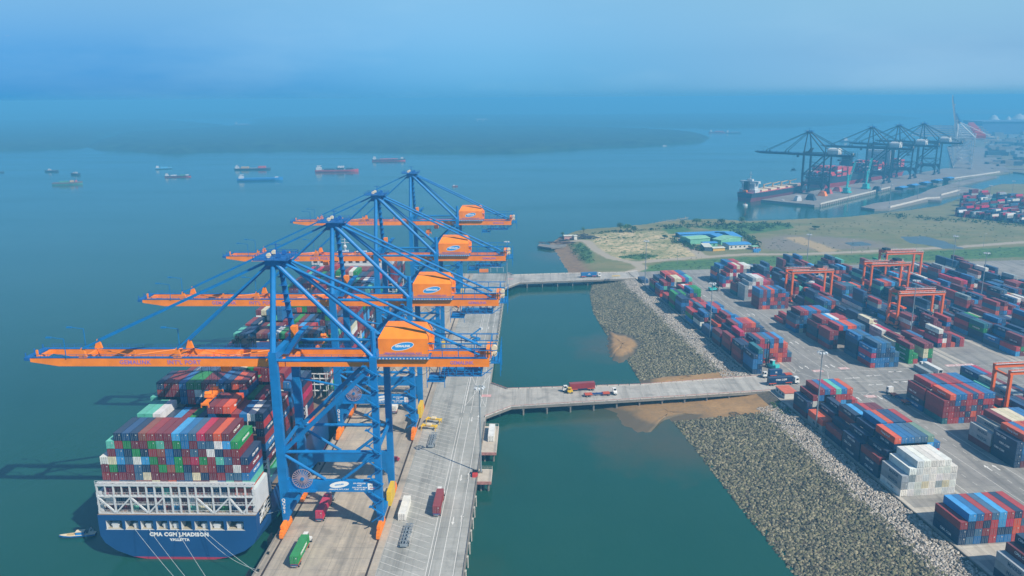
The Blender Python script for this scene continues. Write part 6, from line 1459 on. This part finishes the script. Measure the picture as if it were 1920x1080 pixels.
handler(tz(1447, 690), YA + R(25), 'teal container handler beside the blue kerb stack at the bridge head'); handler(tz(1338, 545), YA - R(80), 'teal container handler out on the open aisle of the far yard')

# ================================================================== LIGHT MASTS
M_mast = paint('mast_grey', '8f9aa0', .5, .3, .08, .6); M_lamp = paint('lamp_housing', 'c6ccce', .4, .1)
def mast(x, y, z, label, h=34, proto=[None]):
    if proto[0] is None:
        t = thing('light_mast', label, 'light mast', (x, y, z), 0, 'floodlight masts of the port'); b_ = MB(); b_.box(-.6, .6, -.6, .6, 0, .5); b_.build('base', M_side, t)
        p_ = MB(); p_.tube((0, 0, .4), (0, 0, 34), .36, .17, 10); p_.build('pole', M_mast, t); r_ = MB(); r_.ring((0, 0, 33.6), 1.25, .12, 'z', 16)
        for k in range(4): a = math.pi / 2 * k; r_.bar((0, 0, 33.7), (1.25 * math.cos(a), 1.25 * math.sin(a), 33.6), .1)
        r_.build('lamp_ring', M_mast, t)
        for k in range(8): a = 2 * math.pi * k / 8; l = MB(); l.hexa([(1.3, -.36, 33.3), (2.1, -.36, 33.0), (2.1, .36, 33.0), (1.3, .36, 33.3), (1.3, -.36, 33.75), (2.1, -.36, 33.45), (2.1, .36, 33.45), (1.3, .36, 33.75)]); o = l.build('lamp', M_lamp, t); o.rotation_euler[2] = a
        proto[0] = t; return t
    t = dup(proto[0], (x, y, z), 0, label); t.scale[2] = h / 34; return t
mast(-18.6, 266.4, QZ, 'near light mast on the small platform at the quay edge')
mast(-17.6, 562, QZ, 'light mast at the quay end of the far bridge')
mast(*yard(-53.5, .5), QZ, 'light mast between the kerb stacks near the bottom right')
mast(*yard(70.6, .3), QZ, 'light mast at the kerb in the middle of the upper yard')
mast(*yard(205, .6), QZ, 'light mast at the far end of the kerb row')
mast(*yard(236, 140), QZ, 'light mast at the back fence behind the first gantry', 30)
mast(*yard(61, 115.4), QZ, 'light mast standing in the lane beside the nearest full gantry')
mast(*yard(212, 246), QZ, 'light mast near the back fence at the right', 30)
mast(*yard(129, 208.8), QZ, 'light mast among the stacks at the far right')
mast(*yard(2, 33.5), QZ, 'light mast in the middle of the yard cross road', 3) if False else None
for i, (px, py, h) in enumerate(((1596, 475, 12), (1717, 474, 14), (1785, 470, 14), (1843, 467, 14), (1270, 494, 14))):
    x, y = at(px, py, 3.6); t = thing('lamp_post', ['thin lamp post by the field road, left of the pond', 'thin lamp post by the field road below the pond', 'thin lamp post by the field road, right of the pond', 'thin lamp post by the field road near the right edge', 'thin lamp post in the grass behind the far kerb stack'][i], 'lamp post', (x, y, 3.5), 0, 'lamp posts along the field road'); p_ = MB(); p_.tube((0, 0, 0), (0, 0, h), .14, .08, 6); p_.build('pole', M_mast, t); p_ = MB(); p_.bar((0, 0, h), (1.4, 0, h + .3), .12); p_.box(1.1, 1.9, -.15, .15, h + .25, h + .4); p_.build('lamp', M_lamp, t)
# back fence
fp = MB(); a, b_ = yard(254.5, 30), yard(253, 330)
n_ = 100
for i in range(n_ + 1): f = i / n_; x, y = a[0] + (b_[0] - a[0]) * f, a[1] + (b_[1] - a[1]) * f; fp.bar((x, y, 3.4), (x, y, 6.3), .1)
for z in (4.6, 5.4, 6.2): fp.bar((*a, z), (*b_, z), .06)
tag(fp.build('wire_fence', M_mast), 'low wire fence along the back of the container yard', 'fence')
# red cabinet at the mast, white box on the side platform, frames at the quay end
t = thing('power_cabinet', 'red cabinet with a dark top at the foot of the near mast', 'cabinet', (-20.6, 263.6, QZ), 0); b_ = MB(); b_.box(-.9, 1.0, -1.2, .6, 0, 1.1); b_.build('body', paint('cabinet_red', 'c0392f', .5), t); b_ = MB(); b_.box(-1, 1, .65, 2.2, 0, 1.5); b_.build('dark_unit', M_black, t)
box_on(-16.2, 299.2, QZ, 0, 'white', 'white container standing on the side platform above the basin', reefer=True)
t = thing('barrier_frame', 'orange and white frame standing at the far end of the quay', 'frame', (*at(925, 510.5, QZ), QZ), 0); b_ = MB(); b_.box(-11, -4, -.5, .5, 0, 2.6); b_.build('orange_box', M_co, t); b_ = MB()
for x in (-2, 3, 8): b_.bar((x, 0, 0), (x, 0, 4), .2)
b_.bar((-2, 0, 4), (8, 0, 4), .2); b_.build('portal', M_shipw, t)
t = thing('road_barrier', 'low yellow barrier at the yard end of the far bridge', 'barrier', (*at(1155, 519, QZ), QZ), ang); b_ = MB()
for x in (-3, 0, 3): b_.bar((x, 0, 0), (x, 0, 1.1), .15)
for z in (.6, 1.1): b_.box(-3.2, 3.2, -.06, .06, z - .12, z + .1)
b_.build('rail', M_cy, t)

# ================================================================== BOATS ON THE RIVER
def loft(L, B, D, sheer=1.0, blunt=.5, z0=-.6):
    mb = MB(); n = 12; Z = [z0, D * .45, D]
    for i in range(n + 1):
        f = i / n; y = -L / 2 + L * f; w_ = min(1, (1 - f) / (.12 + .25 * (1 - blunt)) + .001) ** .6; w_ = min(w_, .78 + f * 1.5); s_ = D * sheer * .28 * max(0, (f - .6) / .4) ** 2
        for k, z in enumerate(Z): hw = B / 2 * max(.02, w_) * (.75, .93, 1)[k]; mb.v.append((-hw, y, z + s_ * k / 2)); mb.v.append((hw, y, z + s_ * k / 2))
    for i in range(n):
        for k in range(2):
            a = i * 6 + k * 2; mb.face((a + 2, a + 8, a + 6, a), 1 if k == 0 else 0); mb.face((a + 1, a + 7, a + 9, a + 3), 1 if k == 0 else 0)
        a = i * 6 + 4; mb.face((a, a + 1, a + 7, a + 6), 2)
    mb.face((0, 1, 3, 2), 1); mb.face((2, 3, 5, 4), 0); return mb
def boat(name, px, py, L, B, D, rot, hull, boot, label, cat, house=None, cargo=(), deck=None, blunt=.5, mastz=0):
    t = thing(name, label, cat, (*at(px, py, 0), 0), R(rot), 'river boats'); loft(L, B, D, 1, blunt).build('hull', [hull, boot, deck or M_deck], t)
    if house:
        y0, w_, l_, h_ = house; b_ = MB(); b_.box(-w_ / 2, w_ / 2, y0, y0 + l_, D, D + h_ * .6); b_.box(-w_ * .38, w_ * .38, y0 + l_ * .2, y0 + l_ * .9, D + h_ * .6, D + h_); b_.box(-w_ * .45, w_ * .45, y0 + l_ * .1, y0 + l_, D + h_, D + h_ + .2); ho = b_.build('deckhouse', M_shipw, t)
        wn = MB(); wn.box(-w_ * .34, w_ * .34, y0 + l_ * .9, y0 + l_ * .9 + .08, D + h_ * .68, D + h_ * .92); wn.build('window', M_glass, ho)
    for (y0, l_, w_, h_, m_) in cargo: b_ = MB(); b_.box(-w_ / 2, w_ / 2, y0, y0 + l_, D - .1, D + h_); b_.build('cargo', m_, t)
    if mastz: b_ = MB(); b_.tube((0, L * .3, D), (0, L * .3, D + mastz), .15, .08, 6); b_.build('mast', M_shipw, t)
    return t
M_bb = paint('barge_blue', '2b7fc0', .5, 0, .1, .2); M_br_ = paint('barge_red', 'bf3d3c', .5, 0, .12, .2); M_bd = paint('barge_dark', '2c3d4a', .6, 0, .15, .2); M_bg = paint('boat_green', '4f8a72', .6, 0, .15, .3); M_bw = paint('boat_wood', '6b5a4e', .8, 0, .2, .5); M_tan = paint('cargo_tan', 'b59a6a', .8, 0, .15, .4); M_pk = paint('cargo_red', 'b8504c', .7, 0, .15, .4); M_lb = paint('boat_light_blue', '58a7cf', .5, 0, .1, .3)
boat('cargo_barge', 488, 338, 78, 15, 4.2, -80, M_bb, M_bb, 'long bright blue barge, lowest of the middle group', 'barge', (-36, 10, 8, 6), [(26, 5, 9, 1.5, M_shipw)], M_bb, .8)
boat('cargo_barge', 474, 318, 72, 14, 3.0, -84, M_bd, M_bd, 'dark barge with tan and red cargo above the blue one', 'barge', (-34, 10, 6, 6), [(-22, 14, 11, 3.2, M_tan), (12, 14, 11, 4, M_pk), (-6, 16, 9, .8, M_gal)], None, .8)
boat('river_ship', 632, 322, 84, 16, 4.2, -84, M_br_, M_br_, 'red ship with a white box high on its deck', 'ship', (-40, 12, 10, 8), [(-24, 20, 12, 2, M_bd), (0, 14, 12, 4, M_bd), (2, 12, 8, 7, M_shipw), (18, 14, 11, 3, M_bd)], None, .7, 6)
boat('river_ship', 729, 302, 76, 14, 4.5, -85, M_bd, M_br_, 'long red and dark ship farthest right of the river group', 'ship', (-36, 10, 7, 6), [(28, 5, 8, 4, M_shipw), (-20, 40, 10, 1, M_br_)], None, .7)
boat('cargo_barge', 334, 332, 46, 10, 2.6, -80, M_bd, M_br_, 'small red-bottomed barge with white and green deck loads', 'barge', (-22, 7, 5, 4.5), [(-12, 9, 7, 1.6, M_shipw), (4, 8, 7, 1.8, M_bg), (14, 5, 6, 2, M_shipw)], None, .7)
boat('cargo_barge', 307, 317, 32, 9, 3, -62, M_lb, M_bd, 'light blue cargo boat behind the small red-bottomed barge', 'boat', (-15, 7, 6, 4), [(-6, 14, 7, 1.5, M_lb)], None, .6)
boat('wooden_boat', 127, 346, 46, 11, 4.0, -68, M_bw, M_bg, 'wooden river boat with a green-roofed house at left', 'boat', None, [(-12, 14, 6, 2.4, M_bg), (4, 6, 5, 3, M_tan), (12, 3, 4, 3, M_pk)], None, .2, 5)
boat('wooden_boat', 98, 322, 28, 8, 3, -95, M_bd, M_bd, 'small grey boat, upper one of the left pair', 'boat', (-8, 4, 5, 3), (), None, .3)
boat('wooden_boat', 143, 328, 22, 8, 3.4, -110, M_bd, M_bd, 'small bluff dark boat right of the grey one', 'boat', (-6, 5, 8, 2), (), None, .5)
boat('wooden_boat', 0, 324, 16, 5, 2, -80, M_bd, M_bd, 'tiny boat cut by the left photo edge', 'boat', (-6, 4, 4, 2), (), None, .3)
boat('wooden_boat', 853, 350, 9, 3, 1.4, -85, M_br_, M_bd, 'tiny red boat alone above the farthest crane', 'boat', (-3, 2, 3, 1.5), (), None, .3)
boat('tug_boat', 1585, 266, 36, 11, 4, -75, M_bd, M_bd, 'small white-topped vessel on the river behind the dark cranes', 'boat', (-8, 9, 12, 9), (), None, .4, 9)
boat('river_ship', 1345, 249, 70, 13, 4, -88, M_bd, M_br_, 'hazy ship anchored beyond the island tip, left one', 'ship', (-30, 10, 8, 8), [(-10, 34, 10, 3, M_pk)], None, .7)
boat('river_ship', 1375, 250, 60, 12, 4, -86, M_bd, M_bd, 'hazy ship anchored beyond the island tip, right one', 'ship', (-28, 9, 8, 7), [(-10, 30, 9, 2, M_gal)], None, .7)
boat('speed_boat', 1246, 274, 12, 4, 1.5, -80, M_shipw, M_shipw, 'white speedboat near the island tip', 'boat', (-4, 3, 4, 1.5), (), M_shipw, .2)
boat('river_ship', 455, 235, 90, 16, 6, -85, M_bd, M_br_, 'hazy ship in the channel behind the islands at left', 'ship', (-40, 13, 12, 14), [(-20, 50, 12, 3, M_shipw)], None, .7, 12)
t = thing('floating_crane', 'faint floating crane far off beyond the islands', 'barge', (*at(904, 234, 0), 0), R(-85)); b_ = MB(); b_.box(-14, 14, -35, 35, -1, 4); b_.build('hull', M_bd, t); b_ = MB()
for y in (-25, 5): b_.bar((0, y, 4), (0, y, 30), 3)
b_.bar((0, -34, 30), (0, 34, 30), 3.2); b_.build('frame', M_shipw, t)
t = boat('fishing_sampan', 146, 1006, 11.2, 2.3, .9, -72, M_cb, M_bd, 'little blue fishing boat beside the stern of the big ship', 'boat', None, (), M_leto, .1)
t.rotation_euler[2] = R(100)
b_ = MB(); b_.box(-.75, .75, -2.2, .3, .8, 1.9, 0); b_.box(-.85, .85, -2.3, .4, 1.9, 2.0, 1); b_.build('cabin', [M_bb, M_leto], t)
b_ = MB(); b_.box(-.6, .6, 1.0, 3.2, .85, 1.05); b_.build('hatch', M_tan, t)
b_ = MB()
for x in (-.8, .8): b_.bar((x, -3.4, .8), (x, -4.1, 2.6), .1); b_.bar((x, -4.6, .8), (x, -4.1, 2.6), .1)
b_.bar((-.8, -4.1, 2.6), (.8, -4.1, 2.6), .1); b_.ring((0, -4.8, 1.4), .7, .12, 'y', 12); b_.build('net_frame', M_shipw, t)
b_ = MB(); b_.blob((.2, -3.0, 1.5), (.5, .5, .6), n=8); b_.build('net_heap', M_bd, t)
# bulk carrier, tug, ship and cranes of the far terminal ----------------------------------------------------
FO = Vector((392, 1149, 0)); FR = R(-46); fd = Vector((math.sin(R(46)), math.cos(R(46)), 0)); fw = Vector((-fd.y, fd.x, 0))
def far(s, q): p = FO + fd * s + fw * q; return p.x, p.y
M_fq = concrete('far_quay_concrete', hexc('7b746c'), hexc('938b81'), .03, stain=False); M_fw = paint('quay_fence_white', 'c9c2b4', .8)
g = MB(); g.prism([far(*p) for p in ((-112, 0), (-112, -76), (-104, -80), (152, -63), (300, -78), (560, -100), (560, 0))], -2, 3.2); struct(g, 'far_quay', M_fq, label='concrete quay of the far terminal under the dark cranes')
t = thing('parapet', 'pale parapet along the landward edge of the far quay', 'wall', (0, 0, 0))
for a, b_ in (((-104, -79.5), (152, -62.5)), ((300, -77.5), (540, -98))): w_ = MB(); p, q = far(*a), far(*b_); w_.bar((*p, 3.9), (*q, 3.9), .8, 2.2); w_.build('wall', M_fw, t)
for k in range(36): f = k / 35; p = far(-104 + 256 * f, -80.2 + 17 * f); w_ = MB(); w_.tube((*p, -2), (*p, 3), .8, n=6); w_.build('pile', M_side, t)
g = MB(); g.prism([at(*p, 2.5) for p in ((1614, 388), (1640, 392), (1668, 391), (1740, 375), (1764, 376), (1768, 368), (1800, 362), (1850, 362), (1850, 356), (1800, 350), (1730, 362), (1690, 374), (1640, 381))], -2, 2.6); struct(g, 'far_jetty', M_fq, label='low angled jetty in front of the far terminal')
t = thing('parapet', 'pale angled wall on the low jetty before the far terminal', 'wall', (0, 0, 0))
for a, b_ in (((1668, 389), (1738, 372)), ((1738, 372), (1762, 371)), ((1764, 366), (1798, 357)), ((1798, 357), (1842, 359))): w_ = MB(); w_.bar((*at(*a, 3), 3.4), (*at(*b_, 3), 3.4), 1.4, 2.2); w_.build('wall', M_fw, t)
g = MB(); g.prism([at(*p, 2.5) for p in ((1720, 366), (1745, 354), (1800, 340), (1846, 330), (1870, 330), (1790, 348), (1745, 364))], -2, 2.4); struct(g, 'far_causeway', M_fq, label='causeway joining the jetty to the far terminal')
for k, (a, b_) in enumerate((((1862, 300), (1960, 298)), ((1860, 316), (1990, 318)))):
    t = thing('access_bridge', ['upper hazy trestle bridge at the right edge', 'lower hazy trestle bridge at the right edge'][k], 'bridge', (0, 0, 0)); w_ = MB(); w_.bar((*at(*a, 3), 3), (*at(*b_, 3), 3), 14, 1.5); w_.build('deck', M_fq, t)
    w_ = MB(); A_, B_ = at(*a, 3), at(*b_, 3)
    for i in range(16): f = i / 15; w_.tube((A_[0] + (B_[0] - A_[0]) * f, A_[1] + (B_[1] - A_[1]) * f, -2), (A_[0] + (B_[0] - A_[0]) * f, A_[1] + (B_[1] - A_[1]) * f, 2.4), 1.2, n=6)
    w_.build('pier', M_side, t)
M_fb = paint('crane_dark_navy', '152536', .5, 0, .1, .2); M_fhw = paint('house_white', 'd4d4cc', .5, 0, .08, .2)
FC = None
for i, s_ in enumerate((2, 208, 312, 418)):
    lb = ['dark navy crane nearest on the far quay, beside the cargo ship', 'second dark navy crane on the far quay', 'third dark navy crane on the far quay', 'last dark navy crane before the red and white ones'][i]
    p = far(s_, -3)
    if FC is None: FC = make_crane((M_fb, M_fb, M_fhw), -20, 30, 0, text=False); FC.location = (*p, 3.2); FC.rotation_euler[2] = FR; tag(FC, lb, 'crane', 'dark cranes of the far terminal')
    else: dup(FC, (*p, 3.2), FR, lb)
M_rwr = paint('crane_red', 'b8473f', .5, 0, .1, .3); M_rww = paint('crane_white', 'cfcfca', .5, 0, .06, .3)
RC = make_crane((M_rww, M_rww, M_rwr), 10, 40, 0, text=False); RC.rotation_euler[2] = R(-28)
p0, p1 = Vector((812, 1545, 3)), Vector((1140, 2190, 3)); RC.location = p0; SKIP = ('forestay', 'floodlight_post', 'stairs', 'mast_ladder', 'hoist_rope', 'spreader', 'festoon_cable', 'mast_stay', 'rear_frame', 'backstay', 'diagonal_brace', 'girder_post', 'house_vent', 'service_platform', 'rear_platform')
ow = ['nearest', 'second', 'third', 'fourth', 'fifth', 'sixth', 'seventh', 'eighth', 'ninth']
tag(RC, 'nearest of the hazy red and white cranes, boom raised', 'crane', 'red and white cranes in the far haze')
for i in range(1, 7): dup(RC, p0 + (p1 - p0) * (i / 6) , R(-28), '%s hazy red and white crane counted from the front, boom level' % ow[i], skip=SKIP)
for o in list(RC.children):       # the nearest one has its boom up
    k = o.name.split('.')[0]
    if k in ('boom', 'forestay', 'boom_tie', 'floodlight_post', 'stay_bracket', 'rope_support', 'boom_lacing', 'boom_tip') and not (k == 'boom_tie' and o.bound_box[0][0] > 0):
        if k == 'forestay' or k == 'floodlight_post': bpy.data.objects.remove(o, do_unlink=True); continue
        a = R(78); piv = Vector((1.6, 0, 56)); o.rotation_euler = (0, a, 0); o.location = piv - Matrix.Rotation(a, 3, 'Y') @ piv
g = MB(); P = [Vector((790, 1500, 0)), Vector((1140, 2215, 0))]; d_ = (P[1] - P[0]).normalized(); n_ = Vector((d_.y, -d_.x, 0)); g.prism([(P[0].x, P[0].y), (P[0] + n_ * 90).to_tuple()[:2], (P[1] + n_ * 90).to_tuple()[:2], (P[1].x, P[1].y)], -2, 2.9); struct(g, 'hazy_quay', M_fq, label='concrete quay under the red and white cranes')
# cargo ship at the head of the far quay
x, y = far(-38, 19); t = thing('bulk_carrier', 'dark cargo ship with white house and cream hatches moored at far left', 'ship', (x, y, 0), FR)
loft(170, 29, 12, .35, .7, -2.5).build('hull', [M_bd, paint('boot_maroon', '7d4048', .6, 0, .15, .2), M_pk], t); b_ = MB(); b_.box(-12, 12, -79, -66, 12, 16); b_.box(-10, 10, -77, -68, 16, 24); b_.box(-14, 14, -75, -69, 24, 27); b_.box(-4, 4, -74, -70, 27, 29.5)
ho = b_.build('deckhouse', M_shipw, t); b_ = MB(); b_.box(-3, 3, -83, -78.5, 14, 27); b_.build('funnel', M_black, t); b_ = MB(); b_.tube((0, -72, 29), (0, -72, 40), .5, .2); b_.bar((-3, -72, 36), (3, -72, 36), .4); b_.build('mast', M_shipw, t)
for z in (17.5, 20, 22.5, 25): w_ = MB(); w_.box(-9, 9, -68.02 if z < 24 else -69.02, -67.9 if z < 24 else -68.9, z, z + 1); w_.build('window', M_glass, ho)
for k in range(5): b_ = MB(); b_.box(-9, 9, -56 + k * 24, -40 + k * 24, 12, 14.2); b_.build('hatch_cover', M_leto, t)
for k in range(4):
    b_ = MB(); b_.tube((0, -36 + k * 24, 12), (0, -36 + k * 24, 20), 1.2, n=8); b_.bar((0, -36 + k * 24, 19), (3, -22 + k * 24, 21), 1); b_.build('deck_crane', M_tan, t)
b_ = MB(); b_.box(-3, 3, -85.5, -82.5, 13, 15.5); b_.build('lifeboat', M_co, t)
# large container ship behind the far cranes
x, y = far(262, 28); t = thing('far_container_ship', 'hazy dark container ship with red stacks behind the far cranes', 'ship', (x, y, 0), FR); loft(330, 46, 17, .3, .7, -1).build('hull', [M_bd, M_br_, M_bd], t)
b_ = MB(); b_.box(-20, 20, 55, 66, 17, 45); b_.box(-24, 24, 57, 63, 45, 48); b_.build('deckhouse', M_shipw, t); b_ = MB(); b_.box(-7, 7, -70, -60, 17, 46); b_.build('funnel', M_bd, t)
for k in range(15):
    y0 = -158 + k * 18.5
    if 40 < y0 + 7 < 75 or -78 < y0 + 7 < -55: continue
    h_ = rr.choice([10, 13, 16, 18]); b_ = MB()
    for c in range(17):
        hh = h_ - rr.choice([0, 0, 0, 2.6])
        for z in range(int(hh / 2.6)):
            m_ = rr.choice([0, 0, 1, 2, 2, 3]); b_.box(-20.8 + c * 2.45, -18.45 + c * 2.45, y0, y0 + 14, 17 + z * 2.6, 17 + z * 2.6 + 2.5, m_)
    b_.build('deck_cargo', [M_br_, M_pk, M_bd, M_shipw], t)
boat('tug_boat', 1493, 381, 26, 8, 3, -65, M_lb, M_bd, 'light blue tug with white house below the cargo ship', 'tug', (-2, 6, 8, 7), (), None, .3, 6); boat('work_boat', 1472, 380, 20, 6, 2, -70, M_bg, M_bd, 'low green work boat left of the light blue tug', 'boat', (-6, 4, 4, 2), (), None, .4)
t = thing('mooring_buoy', 'white mooring buoy floating off the cargo ship stern', 'buoy', (*at(1397, 386, 0), 0)); b_ = MB(); b_.tube((0, 0, -.5), (0, 0, 2.2), 3.2, 3, 14); b_.build('float', M_fhw, t); b_ = MB(); b_.tube((0, 0, 2.2), (0, 0, 4), .5, n=8); b_.build('post', M_pk, t)
for i, (s_, q_, tilt) in enumerate(((38, -48, 5), (110, -44, -14))):
    p = far(s_, q_); t = thing('harbour_crane', ['teal harbour crane with upright jib on the far quay', 'teal harbour crane with leaning jib on the far quay'][i], 'crane', (*p, 3.2), FR); b_ = MB(); b_.box(-5, 5, -6, 6, .8, 2.6); b_.box(-3.5, 3.5, -4.5, 4.5, 2.6, 8); b_.build('carriage', M_teal, t); b_ = MB(); b_.tube((0, 0, 8), (0, 0, 27), 1.5, 1.1, 8); b_.build('tower', M_teal, t); b_ = MB()
    for x in (-.9, .9): b_.bar((x, 1, 12), (x + tilt * .4, 10 + abs(tilt), 44), .7)
    for k in range(6): f = k / 6; b_.bar((-.9 + tilt * .4 * f, 1 + (9 + abs(tilt)) * f, 12 + 32 * f), (.9 + tilt * .4 * (f + .16), 1 + (9 + abs(tilt)) * (f + .16), 12 + 32 * (f + .16)), .35)
    b_.build('jib', M_teal, t); wheels(t, (-3.5, 3.5), (-5, 5), 1.0)
for i, (s_, q_, c_) in enumerate(((-14, -38, M_co), (18, -30, M_pk), (52, -28, M_pk), (-70, -50, M_bd), (-60, -44, M_bd), (96, -66, M_bd))):
    p = far(s_, q_); b_ = MB(); b_.hexa([(-6, -4, 0), (6, -4, 0), (6, 4, 0), (-6, 4, 0), (-3.4, -2.4, 6), (3.4, -2.4, 6), (3.4, 2.4, 6), (-3.4, 2.4, 6)]); b_.tube((0, 0, 6), (0, 0, 6.6), 3.6, 4.2, 4); o = b_.build('cargo_hopper', c_, loc=(*p, 3.2), rotz=FR)
    tag(o, ['orange hopper under the nearest dark crane', 'red hopper right of the orange one on the far quay', 'red hopper between the two teal harbour cranes', 'dark hopper at the near corner of the far quay', 'dark hopper just inside the near corner of the far quay', 'dark hopper by the parapet of the far quay'][i], 'hopper', 'hoppers on the far quay')
for i in range(5):
    p = at(1690 + i * 22, 356 - i * 4.5, 3); t = thing('quay_shed', 'low hazy shed on the far quay, number %s from the left' % ordw(i), 'shed', (*p, 3), FR); b_ = MB(); b_.box(-6, 6, -9, 9, 0, 4); b_.build('wall', M_wd, t); b_ = MB(); b_.hexa([(-7, -10, 4.01), (7, -10, 4.01), (7, 10, 4.01), (-7, 10, 4.01), (-.5, -10, 5.5), (.5, -10, 5.5), (.5, 10, 5.5), (-.5, 10, 5.5)]); b_.build('roof', M_rb, t)
for i, (px, py) in enumerate(((1588, 395), (1650, 372), (1668, 382), (1720, 372), (1853, 385), (1896, 375), (1795, 372))):
    p = at(px, py, 3); mast(*p, 2.6, ['hazy light mast on the far quay left of the jetty', 'hazy light mast by the bend of the far quay', 'hazy light mast at the near end of the jetty', 'hazy light mast in the middle of the jetty', 'hazy light mast behind the far container stacks', 'hazy light mast near the right edge in the far yard', 'hazy light mast left of the far container stacks'][i], 26)
# tanks, warehouse and skyline at the hazy right
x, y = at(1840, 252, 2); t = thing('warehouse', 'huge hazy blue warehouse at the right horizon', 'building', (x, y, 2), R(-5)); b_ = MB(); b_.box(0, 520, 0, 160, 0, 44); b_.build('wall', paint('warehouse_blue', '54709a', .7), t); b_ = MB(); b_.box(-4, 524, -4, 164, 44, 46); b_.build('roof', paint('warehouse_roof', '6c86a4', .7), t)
for i, (px, py, r_, h_) in enumerate(((1862, 234, 24, 40), (1889, 234, 14, 34), (1909, 234, 34, 44))):
    x, y = at(px, py, 2); t = thing('storage_tank', ['left white domed tank on the hazy right horizon', 'middle smaller white domed tank in the haze', 'right largest white domed tank at the photo edge'][i], 'tank', (x, y, 2), 0, 'white tanks in the haze'); b_ = MB(); b_.tube((0, 0, 0), (0, 0, h_ * .6), r_, n=28); b_.build('shell', M_fhw, t); b_ = MB(); b_.tube((0, 0, h_ * .6), (0, 0, h_ * 1.0), r_, r_ * .5, 28); b_.tube((0, 0, h_), (0, 0, h_ * 1.15), r_ * .5, r_ * .1, 28); b_.build('dome', M_fhw, t)
hc = MB(); cols_ = [M_bd, M_fq, M_fb, M_gal, M_side]
for i in range(120):
    px, py = rr.uniform(1858, 1960), rr.uniform(246, 318)
    if abs(py - 300) < 4 or abs(py - 317) < 4: continue
    x, y = at(px, py, 2); a = rr.uniform(6, 20); b_ = rr.uniform(4, 9); hc.box(x - a, x + a, y - b_, y + b_, 2, 2 + rr.choice([5, 7.8, 10.4]), rr.randrange(5))
tag(hc.build('hazy_yard', cols_), 'hazy clutter of stacked boxes and sheds on the far right land', 'yard', kind='stuff')
# stake fish trap in the river
fp = MB(); a, b_ = at(1224, 421, 0), at(1290, 410, 0)
for i in range(70): f = i / 69; x, y = a[0] + (b_[0] - a[0]) * f + rr.uniform(-6, 6), a[1] + (b_[1] - a[1]) * f + rr.uniform(-5, 5); fp.bar((x, y, -2), (x + rr.uniform(-.6, .6), y, rr.uniform(1, 2.6)), .22)
fp.bar((*a, 1.2), (*b_, 1.2), .3); tag(fp.build('fish_trap', M_tan), 'long row of brown fishing stakes standing in the river', 'stakes')
